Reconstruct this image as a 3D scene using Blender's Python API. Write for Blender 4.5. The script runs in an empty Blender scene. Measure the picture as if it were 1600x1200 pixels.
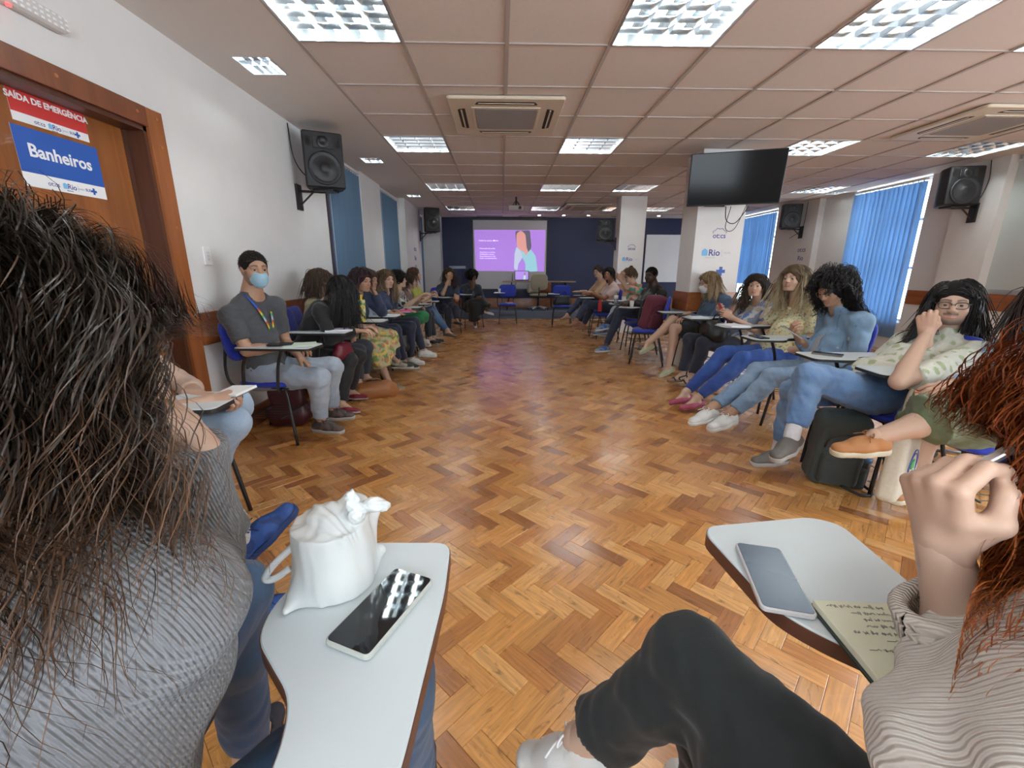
import bpy, bmesh, math, random
import numpy as np
from mathutils import Vector, Matrix
random.seed(7); RNG = np.random.default_rng(11)
SC = bpy.context.scene; COL = SC.collection
PI = math.pi
# ---------------------------------------------------------------- camera, world, lights, exposure
FPX, PITCH, YAW, ROLL = 672.5, .2589, .0244, .0026
CAMP = np.array([0., 0., 1.25]); CEIL = 2.625
XL, XR, YB, YF = -2.045, 6.35, 12.43, -2.4            # left, right, back wall, wall behind the camera
_cp, _sp = math.cos(PITCH), math.sin(PITCH)
_f = np.array([math.sin(YAW)*_cp, math.cos(YAW)*_cp, -_sp]); _r = np.array([math.cos(YAW), -math.sin(YAW), 0.]); _u = np.cross(_r, _f)
_c, _s = math.cos(ROLL), math.sin(ROLL); _r, _u = _r*_c + _u*_s, -_r*_s + _u*_c
cam = bpy.data.cameras.new('camera'); camo = bpy.data.objects.new('camera', cam); COL.objects.link(camo)
cam.sensor_fit = 'HORIZONTAL'; cam.sensor_width = 36; cam.lens = 36*FPX/1600; cam.clip_start = .02; cam.clip_end = 100
camo.matrix_world = Matrix(((_r[0], _u[0], -_f[0], 0), (_r[1], _u[1], -_f[1], 0), (_r[2], _u[2], -_f[2], CAMP[2]), (0, 0, 0, 1)))
SC.camera = camo
def ray(x, y): return _f + _r*(x-800)/FPX - _u*(y-600)/FPX
def aZ(x, y, h): r = ray(x, y); return CAMP + r*(h-CAMP[2])/r[2]
def aY(x, y, d): r = ray(x, y); return CAMP + r*d/r[1]
def aX(x, y, d): r = ray(x, y); return CAMP + r*d/r[0]
def proj(P): v = np.asarray(P)-CAMP; Z = v@_f; return 800+FPX*(v@_r)/Z, 600-FPX*(v@_u)/Z, Z
w = bpy.data.worlds.new('sky'); SC.world = w; w.use_nodes = True
w.node_tree.nodes['Background'].inputs[0].default_value = (.82, .92, 1, 1)
w.node_tree.nodes['Background'].inputs[1].default_value = 4.5
TUBE_STRENGTH = 22
SC.view_settings.view_transform = 'Standard'; SC.view_settings.look = 'None'
SC.view_settings.gamma = 1; SC.view_settings.use_curve_mapping = False; SC.view_settings.exposure = 1.12
SC.cycles.max_bounces = 8; SC.cycles.diffuse_bounces = 4; SC.cycles.glossy_bounces = 4; SC.cycles.sample_clamp_indirect = 6
SC.cycles.caustics_reflective = False; SC.cycles.caustics_refractive = False

# ---------------------------------------------------------------- materials
MATS = {}
def mat(name, col=(.8, .8, .8), rough=.6, metal=0, spec=.5, vcol=False, bump=None, var=0, emit=None, trans=0, alpha=1, coat=0, sheen=0, bscale=60, bdist=.002, kind='noise', grain=None, subs=0, ani=None):
    if name in MATS: return MATS[name]
    m = bpy.data.materials.new(name); m.use_nodes = True; nt = m.node_tree; N = nt.nodes; Lk = nt.links
    b = N['Principled BSDF']; I = b.inputs
    I['Base Color'].default_value = (*col, 1); I['Roughness'].default_value = rough; I['Metallic'].default_value = metal
    I['Specular IOR Level'].default_value = spec; I['Coat Weight'].default_value = coat; I['Sheen Weight'].default_value = sheen
    I['Transmission Weight'].default_value = trans; I['Alpha'].default_value = alpha
    if subs: I['Subsurface Weight'].default_value = subs; I['Subsurface Radius'].default_value = (.02, .008, .004); I['Subsurface Scale'].default_value = .5
    if emit: I['Emission Color'].default_value = (*emit[0], 1); I['Emission Strength'].default_value = emit[1]
    src = None
    if vcol:
        a = N.new('ShaderNodeAttribute'); a.attribute_name = 'Col'; src = a.outputs['Color']
    tc = N.new('ShaderNodeTexCoord')
    if var:
        n = N.new('ShaderNodeTexNoise'); n.inputs['Scale'].default_value = bscale*.12; n.inputs['Detail'].default_value = 4
        Lk.new(tc.outputs['Object'], n.inputs['Vector'])
        mr = N.new('ShaderNodeMapRange'); mr.inputs['From Min'].default_value = .3; mr.inputs['From Max'].default_value = .7
        mr.inputs['To Min'].default_value = 1-var; mr.inputs['To Max'].default_value = 1+var; Lk.new(n.outputs['Fac'], mr.inputs['Value'])
        mx = N.new('ShaderNodeVectorMath'); mx.operation = 'SCALE'; Lk.new(mr.outputs['Result'], mx.inputs['Scale'])
        if src: Lk.new(src, mx.inputs[0])
        else: mx.inputs[0].default_value = col
        src = mx.outputs[0]
    if src: Lk.new(src, I['Base Color'])
    if bump:
        if kind == 'noise':
            t = N.new('ShaderNodeTexNoise'); t.inputs['Scale'].default_value = bscale; t.inputs['Detail'].default_value = 3; out = t.outputs['Fac']; vec = t.inputs['Vector']
            Lk.new(tc.outputs['Object'], vec)
        elif kind == 'wave':
            t = N.new('ShaderNodeTexWave'); t.inputs['Scale'].default_value = bscale; t.inputs['Distortion'].default_value = .3; t.inputs['Detail'].default_value = 1; t.inputs['Detail Scale'].default_value = .6; out = t.outputs['Fac']
            mp = N.new('ShaderNodeMapping'); mp.inputs['Rotation'].default_value = grain or (0, 0, 0); Lk.new(tc.outputs['Object'], mp.inputs['Vector']); Lk.new(mp.outputs['Vector'], t.inputs['Vector'])
        elif kind == 'knit':
            outs = []
            for rot, sc_, dist in (((grain or (0, 0, 0)), bscale, .35), (((grain or (0, 0, 0))[0], (grain or (0, 0, 0))[1]+.3, (grain or (0, 0, 0))[2]+PI/2), bscale*1.5, .5)):
                t = N.new('ShaderNodeTexWave'); t.inputs['Scale'].default_value = sc_; t.inputs['Distortion'].default_value = dist; t.inputs['Detail'].default_value = 1; t.inputs['Detail Scale'].default_value = 3
                mp = N.new('ShaderNodeMapping'); mp.inputs['Rotation'].default_value = rot; Lk.new(tc.outputs['Object'], mp.inputs['Vector']); Lk.new(mp.outputs['Vector'], t.inputs['Vector']); outs.append(t.outputs['Fac'])
            mm = N.new('ShaderNodeMath'); mm.operation = 'MULTIPLY_ADD'; Lk.new(outs[1], mm.inputs[0]); mm.inputs[1].default_value = .5; Lk.new(outs[0], mm.inputs[2]); out = mm.outputs[0]
            # stitches shape the bump only; the yarn colour does not follow them
        bp = N.new('ShaderNodeBump'); bp.inputs['Strength'].default_value = bump; bp.inputs['Distance'].default_value = bdist
        Lk.new(out, bp.inputs['Height']); Lk.new(bp.outputs['Normal'], I['Normal'])
    MATS[name] = m; return m
def wood(name, c1, c2, rough=.25, scale=1.5, axis=2, coat=.3, spec=.5):
    if name in MATS: return MATS[name]
    m = bpy.data.materials.new(name); m.use_nodes = True; nt = m.node_tree; N = nt.nodes; Lk = nt.links; b = N['Principled BSDF']
    tc = N.new('ShaderNodeTexCoord'); mp = N.new('ShaderNodeMapping'); s = [scale*12]*3; s[axis] = scale
    mp.inputs['Scale'].default_value = s; Lk.new(tc.outputs['Object'], mp.inputs['Vector'])
    n = N.new('ShaderNodeTexNoise'); n.inputs['Scale'].default_value = 1.0; n.inputs['Detail'].default_value = 6; n.inputs['Distortion'].default_value = .8; Lk.new(mp.outputs['Vector'], n.inputs['Vector'])
    cr = N.new('ShaderNodeValToRGB'); cr.color_ramp.elements[0].position = .3; cr.color_ramp.elements[0].color = (*c2, 1); cr.color_ramp.elements[1].position = .65; cr.color_ramp.elements[1].color = (*c1, 1)
    Lk.new(n.outputs['Fac'], cr.inputs['Fac']); Lk.new(cr.outputs['Color'], b.inputs['Base Color'])
    b.inputs['Roughness'].default_value = rough; b.inputs['Coat Weight'].default_value = coat; b.inputs['Specular IOR Level'].default_value = spec
    MATS[name] = m; return m
def parquet():
    m = bpy.data.materials.new('parquet'); m.use_nodes = True; nt = m.node_tree; N = nt.nodes; Lk = nt.links; b = N['Principled BSDF']
    uv = N.new('ShaderNodeAttribute'); uv.attribute_name = 'grain'            # x along the block, y across, z a number per block
    mp = N.new('ShaderNodeMapping'); mp.inputs['Scale'].default_value = (7, 95, 1); Lk.new(uv.outputs['Vector'], mp.inputs['Vector'])
    n = N.new('ShaderNodeTexNoise'); n.inputs['Scale'].default_value = 1; n.inputs['Detail'].default_value = 6; n.inputs['Distortion'].default_value = .6; Lk.new(mp.outputs['Vector'], n.inputs['Vector'])
    mp2 = N.new('ShaderNodeMapping'); mp2.inputs['Scale'].default_value = (9, 34, 1); mp2.inputs['Location'].default_value = (4, 9, 3.3); Lk.new(uv.outputs['Vector'], mp2.inputs['Vector'])
    n2 = N.new('ShaderNodeTexNoise'); n2.inputs['Scale'].default_value = 1; n2.inputs['Detail'].default_value = 4; n2.inputs['Distortion'].default_value = 1.6; Lk.new(mp2.outputs['Vector'], n2.inputs['Vector'])
    at = N.new('ShaderNodeAttribute'); at.attribute_name = 'Col'
    r1 = N.new('ShaderNodeMapRange'); r1.inputs['From Min'].default_value = .32; r1.inputs['From Max'].default_value = .68; r1.inputs['To Min'].default_value = .72; r1.inputs['To Max'].default_value = 1.14; Lk.new(n.outputs['Fac'], r1.inputs['Value'])
    r2 = N.new('ShaderNodeMapRange'); r2.inputs['From Min'].default_value = .60; r2.inputs['From Max'].default_value = .72; r2.inputs['To Min'].default_value = 1; r2.inputs['To Max'].default_value = .42; Lk.new(n2.outputs['Fac'], r2.inputs['Value'])
    mu = N.new('ShaderNodeMath'); mu.operation = 'MULTIPLY'; Lk.new(r1.outputs['Result'], mu.inputs[0]); Lk.new(r2.outputs['Result'], mu.inputs[1])
    sc = N.new('ShaderNodeVectorMath'); sc.operation = 'SCALE'; Lk.new(at.outputs['Color'], sc.inputs[0]); Lk.new(mu.outputs[0], sc.inputs['Scale']); Lk.new(sc.outputs[0], b.inputs['Base Color'])
    tc = N.new('ShaderNodeNewGeometry'); n3 = N.new('ShaderNodeTexNoise'); n3.inputs['Scale'].default_value = 2.2; n3.inputs['Detail'].default_value = 5; Lk.new(tc.outputs['Position'], n3.inputs['Vector'])
    r3 = N.new('ShaderNodeMapRange'); r3.inputs['From Min'].default_value = .3; r3.inputs['From Max'].default_value = .7; r3.inputs['To Min'].default_value = .2; r3.inputs['To Max'].default_value = .36; Lk.new(n3.outputs['Fac'], r3.inputs['Value']); Lk.new(r3.outputs['Result'], b.inputs['Roughness'])
    n4 = N.new('ShaderNodeTexNoise'); n4.inputs['Scale'].default_value = 9; n4.inputs['Detail'].default_value = 2; Lk.new(tc.outputs['Position'], n4.inputs['Vector'])
    bp = N.new('ShaderNodeBump'); bp.inputs['Strength'].default_value = .25; bp.inputs['Distance'].default_value = .002; Lk.new(n4.outputs['Fac'], bp.inputs['Height']); Lk.new(bp.outputs['Normal'], b.inputs['Normal'])
    b.inputs['Specular IOR Level'].default_value = .55; b.inputs['Coat Weight'].default_value = .25; b.inputs['Coat Roughness'].default_value = .18
    MATS['parquet'] = m; return m

# ---------------------------------------------------------------- mesh helpers
def np_mesh(name, V, F, smooth=True, cols=None, grain=None):
    """V (n,3), F (m,k) int array with k corners each, or a list of arrays of different k"""
    me = bpy.data.meshes.new(name); V = np.asarray(V, np.float32)
    Fs = F if isinstance(F, list) else [F]; Fs = [np.asarray(f, np.int32) for f in Fs if len(f)]
    nl = sum(f.size for f in Fs); npoly = sum(len(f) for f in Fs)
    me.vertices.add(len(V)); me.vertices.foreach_set('co', V.ravel())
    me.loops.add(nl); me.loops.foreach_set('vertex_index', np.concatenate([f.ravel() for f in Fs]))
    me.polygons.add(npoly); st = []; o = 0
    for f in Fs: st.append(o+np.arange(len(f))*f.shape[1]); o += f.size
    me.polygons.foreach_set('loop_start', np.concatenate(st).astype(np.int32))
    me.polygons.foreach_set('use_smooth', np.full(npoly, bool(smooth)))
    me.update(calc_edges=True)
    if cols is not None:
        a = me.color_attributes.new('Col', 'FLOAT_COLOR', 'POINT'); c = np.ones((len(V), 4), np.float32); c[:, :3] = cols; a.data.foreach_set('color', c.ravel())
    if grain is not None:
        a = me.attributes.new('grain', 'FLOAT_VECTOR', 'POINT'); a.data.foreach_set('vector', np.asarray(grain, np.float32).ravel())
    return me
ORG = {}
def link(name, me, m, parent=None, org=None, rotz=0):
    o = bpy.data.objects.new(name, me); COL.objects.link(o)
    if m is not None and me is not None and not me.materials: me.materials.append(m)
    if parent is not None: o.parent = parent
    if org is not None: o.location = org
    if rotz: o.rotation_euler.z = rotz
    return o
def tag(o, label=None, cat=None, group=None, kind=None):
    if label: o['label'] = label
    if cat: o['category'] = cat
    if group: o['group'] = group
    if kind: o['kind'] = kind
    return o
def thing(name, label, cat, loc=(0, 0, 0), rotz=0, group=None):
    o = bpy.data.objects.new(name, None); COL.objects.link(o); o.location = loc; o.rotation_euler.z = rotz; o.empty_display_size = .1
    return tag(o, label, cat, group)
class MB:
    """collects boxes, tubes, prisms; build() links them as one mesh object"""
    def __init__(s): s.V = []; s.F = {}; s.n = 0
    def add(s, V, F):
        V = np.asarray(V, float)
        for f in F: s.F.setdefault(len(f), []).append([i+s.n for i in f])
        s.V.append(V); s.n += len(V); return s
    def box(s, x0, x1, y0, y1, z0, z1, b=0):
        if b <= 0:
            V = [(x, y, z) for z in (z0, z1) for y in (y0, y1) for x in (x0, x1)]
            return s.add(V, [(0, 2, 3, 1), (4, 5, 7, 6), (0, 1, 5, 4), (2, 6, 7, 3), (0, 4, 6, 2), (1, 3, 7, 5)])
        bm = bmesh.new(); bmesh.ops.create_cube(bm, size=1)
        for v in bm.verts: v.co = Vector((x0+(v.co.x+.5)*(x1-x0), y0+(v.co.y+.5)*(y1-y0), z0+(v.co.z+.5)*(z1-z0)))
        bmesh.ops.bevel(bm, geom=bm.edges[:], offset=b, segments=2, affect='EDGES', profile=.6)
        return s.bm(bm)
    def bm(s, bm, M=None):
        bm.verts.index_update(); V = [(M @ v.co if M else v.co)[:] for v in bm.verts]; F = [[v.index for v in f.verts] for f in bm.faces]; bm.free(); return s.add(V, F)
    def tube(s, P, r, n=8, cap=True):
        V, F = tube(P, r, n, cap); return s.add(V, F)
    def prism(s, pts, z0, z1, b=0):
        """pts: outline in xy"""
        n = len(pts); cx, cy = np.mean(pts, 0)
        if b <= 0:
            V = [(x, y, z) for z in (z0, z1) for x, y in pts]
            return s.add(V, [tuple(range(n))[::-1], tuple(range(n, 2*n))]+[(i, (i+1) % n, n+(i+1) % n, n+i) for i in range(n)])
        P = np.asarray(pts, float); ins = inset(P, b)
        R = [np.c_[ins, np.full(n, z0)], np.c_[P, np.full(n, z0+b)], np.c_[P, np.full(n, z1-b)], np.c_[ins, np.full(n, z1)]]
        F = [tuple(range(n))[::-1], tuple(range(3*n, 4*n))]
        for k in range(3): F += [(k*n+i, k*n+(i+1) % n, (k+1)*n+(i+1) % n, (k+1)*n+i) for i in range(n)]
        return s.add(np.concatenate(R), F)
    def xf(s, M):
        M = np.asarray(M); s.V = [v@M[:3, :3].T+M[:3, 3] for v in s.V]; return s
    def mesh(s, name, smooth=False, **k): return np_mesh(name, np.concatenate(s.V), [np.array(f) for f in s.F.values()], smooth, **k)
    def build(s, name, m, parent=None, org=None, rotz=0, smooth=False, label=None):
        o = link(name, s.mesh(name, smooth), m, parent, org, rotz)
        if label: o['label'] = label
        return o
def inset(P, b):
    n = len(P); out = []
    A = sum(P[i][0]*P[(i+1) % n][1]-P[(i+1) % n][0]*P[i][1] for i in range(n)); sg = 1 if A > 0 else -1
    for i in range(n):
        d1 = P[i]-P[i-1]; d2 = P[(i+1) % n]-P[i]; d1 = d1/(np.linalg.norm(d1)+1e-9); d2 = d2/(np.linalg.norm(d2)+1e-9)
        n1 = np.array([-d1[1], d1[0]])*sg; n2 = np.array([-d2[1], d2[0]])*sg; nn = n1+n2; nn /= (np.linalg.norm(nn)+1e-9); out.append(P[i]+nn*b/max(.4, nn@n1))
    return np.array(out)
def roundpoly(pts, r, seg=4):
    """round the corners of an outline"""
    P = np.asarray(pts, float); n = len(P); out = []
    rr = r if hasattr(r, '__len__') else [r]*n
    for i in range(n):
        a, b, c = P[i-1], P[i], P[(i+1) % n]; d1 = a-b; d2 = c-b; l1 = np.linalg.norm(d1); l2 = np.linalg.norm(d2); d1 /= l1; d2 /= l2; q = min(rr[i], l1*.48, l2*.48)
        if q < 1e-4: out.append(b); continue
        for t in np.linspace(0, 1, seg+1): out.append((1-t)**2*(b+d1*q)+2*t*(1-t)*b+t*t*(b+d2*q))
    return np.array(out)
def tube(P, r, n=8, cap=True):
    P = np.asarray(P, float); m = len(P); r = np.broadcast_to(np.asarray(r, float), (m,)); T = np.gradient(P, axis=0); T /= np.linalg.norm(T, axis=1)[:, None]+1e-12
    ref = np.array([0, 0, 1.]) if abs(T[0][2]) < .9 else np.array([1., 0, 0]); V = []; a0 = np.cross(T[0], ref); a0 /= np.linalg.norm(a0)
    th = np.arange(n)*2*PI/n; nrm = a0
    for i in range(m):
        nrm = nrm-T[i]*(nrm@T[i]); nrm /= np.linalg.norm(nrm)+1e-12; bi = np.cross(T[i], nrm)
        V.append(P[i]+r[i]*(np.cos(th)[:, None]*nrm+np.sin(th)[:, None]*bi))
    V = np.concatenate(V); F = [(i*n+j, i*n+(j+1) % n, (i+1)*n+(j+1) % n, (i+1)*n+j) for i in range(m-1) for j in range(n)]
    if cap: F += [tuple(range(n))[::-1], tuple((m-1)*n+np.arange(n))]
    return V, F
def curve(pts, k=6):
    """Catmull-Rom through points"""
    P = np.asarray(pts, float); P = np.vstack([2*P[0]-P[1], P, 2*P[-1]-P[-2]]); out = []
    for i in range(1, len(P)-2):
        for t in np.linspace(0, 1, k, endpoint=False):
            out.append(.5*((2*P[i])+(-P[i-1]+P[i+1])*t+(2*P[i-1]-5*P[i]+4*P[i+1]-P[i+2])*t*t+(-P[i-1]+3*P[i]-3*P[i+1]+P[i+2])*t**3))
    out.append(P[-2]); return np.array(out)
def text(name, s, size, M, m, parent=None, ext=.0006, bold=.0, align='CENTER', space=1.0):
    c = bpy.data.curves.new(name, 'FONT'); c.body = s; c.size = size; c.extrude = ext; c.offset = bold; c.align_x = align; c.align_y = 'CENTER'; c.space_character = space; c.resolution_u = 3
    t = bpy.data.objects.new(name, c); COL.objects.link(t); dg = bpy.context.evaluated_depsgraph_get(); me = bpy.data.meshes.new_from_object(t.evaluated_get(dg)); bpy.data.objects.remove(t)
    n = len(me.vertices); co = np.empty(n*3); me.vertices.foreach_get('co', co); co = co.reshape(-1, 3); M = np.asarray(M); co = co@M[:3, :3].T+M[:3, 3]; me.vertices.foreach_set('co', co.ravel()); me.materials.clear(); me.update()
    return link(name, me, m, parent)
def frame(o, x, y, z=None):
    """matrix with origin o, columns x, y, z"""
    x = np.asarray(x, float); x = x/np.linalg.norm(x); y = np.asarray(y, float); y = y-x*(x@y); y /= np.linalg.norm(y); M = np.eye(4); M[:3, 0] = x; M[:3, 1] = y; M[:3, 2] = np.cross(x, y); M[:3, 3] = o; return M
def struct(name, mb, m, label=None, smooth=False):
    o = mb.build(name, m, smooth=smooth); o['kind'] = 'structure'
    if label: o['label'] = label
    return o

# ---------------------------------------------------------------- room
M_wall = mat('wall_paint', (.74, .73, .72), .75, var=.02, bump=.1, bscale=40)
M_ceil = mat('ceiling_tile', (.72, .645, .605), .85, bump=.12, bscale=300, var=.02)
M_gyp = mat('gypsum', (.74, .69, .65), .8)
M_grid = mat('ceiling_grid', (.47, .41, .38), .55)
M_navy = mat('navy_wall', (.007, .013, .065), .5)
M_rail = wood('rail_wood', (.36, .115, .03), (.24, .07, .018), .35, 1.2, 1)
M_doorw = wood('door_wood', (.33, .115, .030), (.20, .065, .016), .3, 1.0, 2)
M_frame = wood('frame_wood', (.22, .07, .028), (.15, .045, .018), .4, 1.0, 2)
M_frame2 = wood('frame_wood_side', (.36, .12, .035), (.24, .075, .02), .4, 1.0, 2)
M_black = mat('black_metal', (.012, .012, .013), .35)
M_white = mat('white_plastic', (.8, .8, .8), .4)
M_alu = mat('aluminium', (.7, .72, .74), .3, metal=.9)
M_glass = mat('window_glass', (.85, .93, 1), .03, alpha=.10, spec=.5)

T = .651; GX0 = .04; GY0 = 3.17
sub = MB().box(XL-.1, XR+.1, YF, YB+.1, -.06, -.012); struct('floor', sub, mat('subfloor', (.05, .022, .01), .6)); floor = bpy.data.objects['floor']
# herringbone blocks
BW, BL = .0681, .2043; rt2 = math.sqrt(2); bx0, by0 = -.0145, 1.1655
blocks = []
for j in range(-7, 40):
    for k in range(-110, 190):
        for ty in (0, 1):
            u0, v0 = (k*BW, -k*BW) if ty == 0 else (BL+k*BW, -k*BW)
            lu, lv = (BL, BW) if ty == 0 else (BW, BL)
            u0 += j*BL; v0 += j*BL; uc, vc = u0+lu/2, v0+lv/2
            x, y = (uc-vc)/rt2+bx0, (uc+vc)/rt2+by0
            if XL-.08 < x < XR+.05 and -1.0 < y < 11.62: blocks.append((x, y, ty))
blocks = np.array(blocks)
px, py, pz = np.array([proj((b[0], b[1], 0)) for b in blocks]).T
vis = (pz > .1) & (px > 330) & (px < 1420) & (py > 480) & (py < 1230) & ~((px < 640) & (py > 860)) & ~((px > 960) & (py > 1010)) & ~((px > 1130) & (py > 840))
order = np.where(vis)[0][np.argsort(pz[vis])][:300]; isobj = np.zeros(len(blocks), bool); isobj[order] = True
def block_geo(cx, cy, ty, col, seed, dz=0.):
    g = .0005; c = .0012; hl, hw = BL/2-g, BW/2-g; a = PI/4 if ty == 0 else 3*PI/4
    L = np.array([(-hl, -hw, -.015), (hl, -hw, -.015), (hl, hw, -.015), (-hl, hw, -.015), (-hl, -hw, -c*.6), (hl, -hw, -c*.6), (hl, hw, -c*.6), (-hl, hw, -c*.6), (-hl+c, -hw+c, 0), (hl-c, -hw+c, 0), (hl-c, hw-c, 0), (-hl+c, hw-c, 0)])
    L[:, 2] += dz; V = np.c_[cx+L[:, 0]*math.cos(a)-L[:, 1]*math.sin(a), cy+L[:, 0]*math.sin(a)+L[:, 1]*math.cos(a), L[:, 2]]
    F = [(8, 9, 10, 11)]+[(4*r+i, 4*r+(i+1) % 4, 4*r+4+(i+1) % 4, 4*r+4+i) for r in (0, 1) for i in range(4)]
    G = np.c_[L[:, 0]+seed*3.1, L[:, 1]+seed*1.7, np.full(12, seed*7.3)]
    return V, np.array(F), np.tile(col, (12, 1)), G
def block_col(r):
    t = r.random(); base = np.array([.60, .275, .08])
    if t < .12: base = np.array([.36, .14, .042])
    elif t < .32: base = np.array([.70, .36, .125])
    elif t < .5: base = np.array([.50, .205, .058])
    return base*(.88+.24*r.random())
M_parq = parquet()
Vs, Fs, Cs, Gs = [], [], [], []; n = 0
for i, (x, y, ty) in enumerate(blocks):
    if isobj[i]: continue
    V, F, C_, G = block_geo(x, y, ty, block_col(RNG), RNG.random()*10, (RNG.random()-.5)*.0005); Vs.append(V); Fs.append(F+n); Cs.append(C_); Gs.append(G); n += len(V)
o = link('parquet_field', np_mesh('parquet_field', np.concatenate(Vs), np.concatenate(Fs), False, np.concatenate(Cs), np.concatenate(Gs)), M_parq, floor); o['kind'] = 'stuff'
bmesh_var = {}
for ty in (0, 1):
    for v in range(28):
        V, F, C_, G = block_geo(0, 0, ty, block_col(RNG), RNG.random()*10); me = np_mesh('parquet_block', V, F, False, C_, G); me.materials.append(M_parq); bmesh_var[ty, v] = me
for i in order:
    x, y, ty = blocks[i]; link('parquet_block', bmesh_var[int(ty), int(RNG.integers(28))], None, floor, (x, y, (RNG.random()-.5)*.0005))

# ceiling: slab above, T-bar grid, tiles, plain gypsum margins
TX0, TX1 = -2, 9; TY0, TY1 = -3, 13         # cells
x0, x1, y1 = GX0+TX0*T, GX0+TX1*T, GY0+TY1*T
cl = MB().box(XL-.1, XR+.1, YF, YB+.1, CEIL+.16, CEIL+.2)
struct('ceiling', cl, M_gyp); ceiling = bpy.data.objects['ceiling']
SOFF = [(-1.68, .8, 'out of view by the door'), (-1.68, 3.52, 'nearest, above the wooden door'), (-1.68, 6.2, 'over the first left-hand blind'), (-1.68, 8.95, 'over the second left-hand blind'), (6.12, 8.35, 'above the large right-hand blind')]
mg = MB().box(x0, x1, y1, YB+.1, CEIL, CEIL+.03)
for xa, xb in ((XL-.1, x0), (x1, XR+.3)):
    y = YF
    for hx, hy, _ in SOFF:
        if xa < hx < xb: mg.box(xa, xb, y, hy-.145, CEIL, CEIL+.03).box(xa, hx-.13, hy-.145, hy+.145, CEIL, CEIL+.03).box(hx+.13, xb, hy-.145, hy+.145, CEIL, CEIL+.03); y = hy+.145
    mg.box(xa, xb, y, YB+.1, CEIL, CEIL+.03)
mg.build('ceiling_margin', M_gyp, ceiling)
LIGHTS = [(c, r) for r, cs in ((-1, (-2, 1, 3, 5)), (3, (-2, 1, 5, 8)), (7, (-2, 1, 3, 8)), (11, (-2, 1, 3, 5)), (-5, (-2, 1, 3, 5))) for c in cs]  # last row is out of view, filled out to brighten the foreground
ACS = [(.045, 4.47), (4.62, 4.52), (1.88, 10.28)]
g = MB(); hb = .0125
for c in range(TX0, TX1+1):
    X = GX0+c*T; g.box(X-hb, X+hb, YF, y1, CEIL-.002, CEIL+.03)
r = -9
while GY0+r*T < y1+.01:
    if GY0+r*T > YF: g.box(x0, x1, GY0+r*T-hb*.7, GY0+r*T+hb*.7, CEIL-.0015, CEIL+.03)
    r += 1
g.build('ceiling_grid', M_grid, ceiling)
tile_me = MB().box(-T/2+.012, T/2-.012, -T/2+.009, T/2-.009, .003, .018, .003).mesh('ceiling_tile'); tile_me.materials.append(M_ceil)
far = MB()
for r in range(-9, TY1):
    for c in range(TX0, TX1):
        if (c, r) in LIGHTS: continue
        X, Y_ = GX0+(c+.5)*T, GY0+(r+.5)*T
        if any(abs(X-a) < .3 and abs(Y_-b) < .3 for a, b in ACS): continue
        if Y_ < YF+.2: continue
        if r >= TY0: link('ceiling_tile', tile_me, None, ceiling, (X, Y_, CEIL+.003))
        else: far.box(X-T/2+.012, X+T/2-.012, Y_-T/2+.012, Y_+T/2-.012, CEIL+.006, CEIL+.02)
o = far.build('ceiling_tiles_behind', M_ceil, ceiling); o['kind'] = 'stuff'; o.name = 'ceiling_tile_field'

# light fixtures
M_tube = mat('lamp_tube', (1, 1, 1), .5, emit=((.93, 1, .98), TUBE_STRENGTH))
M_mirror = mat('mirror_louver', (.82, .88, .92), .13, metal=1)
M_refl = mat('lamp_reflector', (.75, .8, .83), .22, metal=1)
def fixture(x0, x1, y0, y1, z, n, ntube, depth=.075):
    """n x m louver cells"""
    hs = MB(); e = .012; X0, X1, Y0, Y1 = x0+e, x1-e, y0+e, y1-e
    hs.box(X0, X1, Y0, Y1, z+depth, z+depth+.01).box(X0-.004, X0, Y0, Y1, z, z+depth).box(X1, X1+.004, Y0, Y1, z, z+depth).box(X0, X1, Y0-.004, Y0, z, z+depth).box(X0, X1, Y1, Y1+.004, z, z+depth)
    fr = MB(); f = .014
    fr.box(x0, x1, y0, y0+f, z-.003, z+.004).box(x0, x1, y1-f, y1, z-.003, z+.004).box(x0, x0+f, y0+f, y1-f, z-.003, z+.004).box(x1-f, x1, y0+f, y1-f, z-.003, z+.004)
    lv = []; nx, ny = n; h = .034
    for i in range(1, nx):
        X = X0+(X1-X0)*i/nx; lv.append(MB().add([(X, Y0, z+.001), (X, Y1, z+.001), (X+.010, Y1, z+h), (X+.010, Y0, z+h), (X-.010, Y1, z+h), (X-.010, Y0, z+h)], [(0, 1, 2, 3), (1, 0, 5, 4)]))
    for j in range(1, ny):
        Y_ = Y0+(Y1-Y0)*j/ny; lv.append(MB().add([(X0, Y_, z+.002), (X1, Y_, z+.002), (X1, Y_+.007, z+h), (X0, Y_+.007, z+h), (X1, Y_-.007, z+h), (X0, Y_-.007, z+h)], [(0, 3, 2, 1), (1, 4, 5, 0)]))
    tb = []
    for i in range(ntube):
        X = X0+(X1-X0)*(i+.5)/ntube; tb.append([(X, Y0+.01, z+.052), (X, Y1-.01, z+.052)])
    return hs, fr, lv, tb
protos = {}
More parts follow.
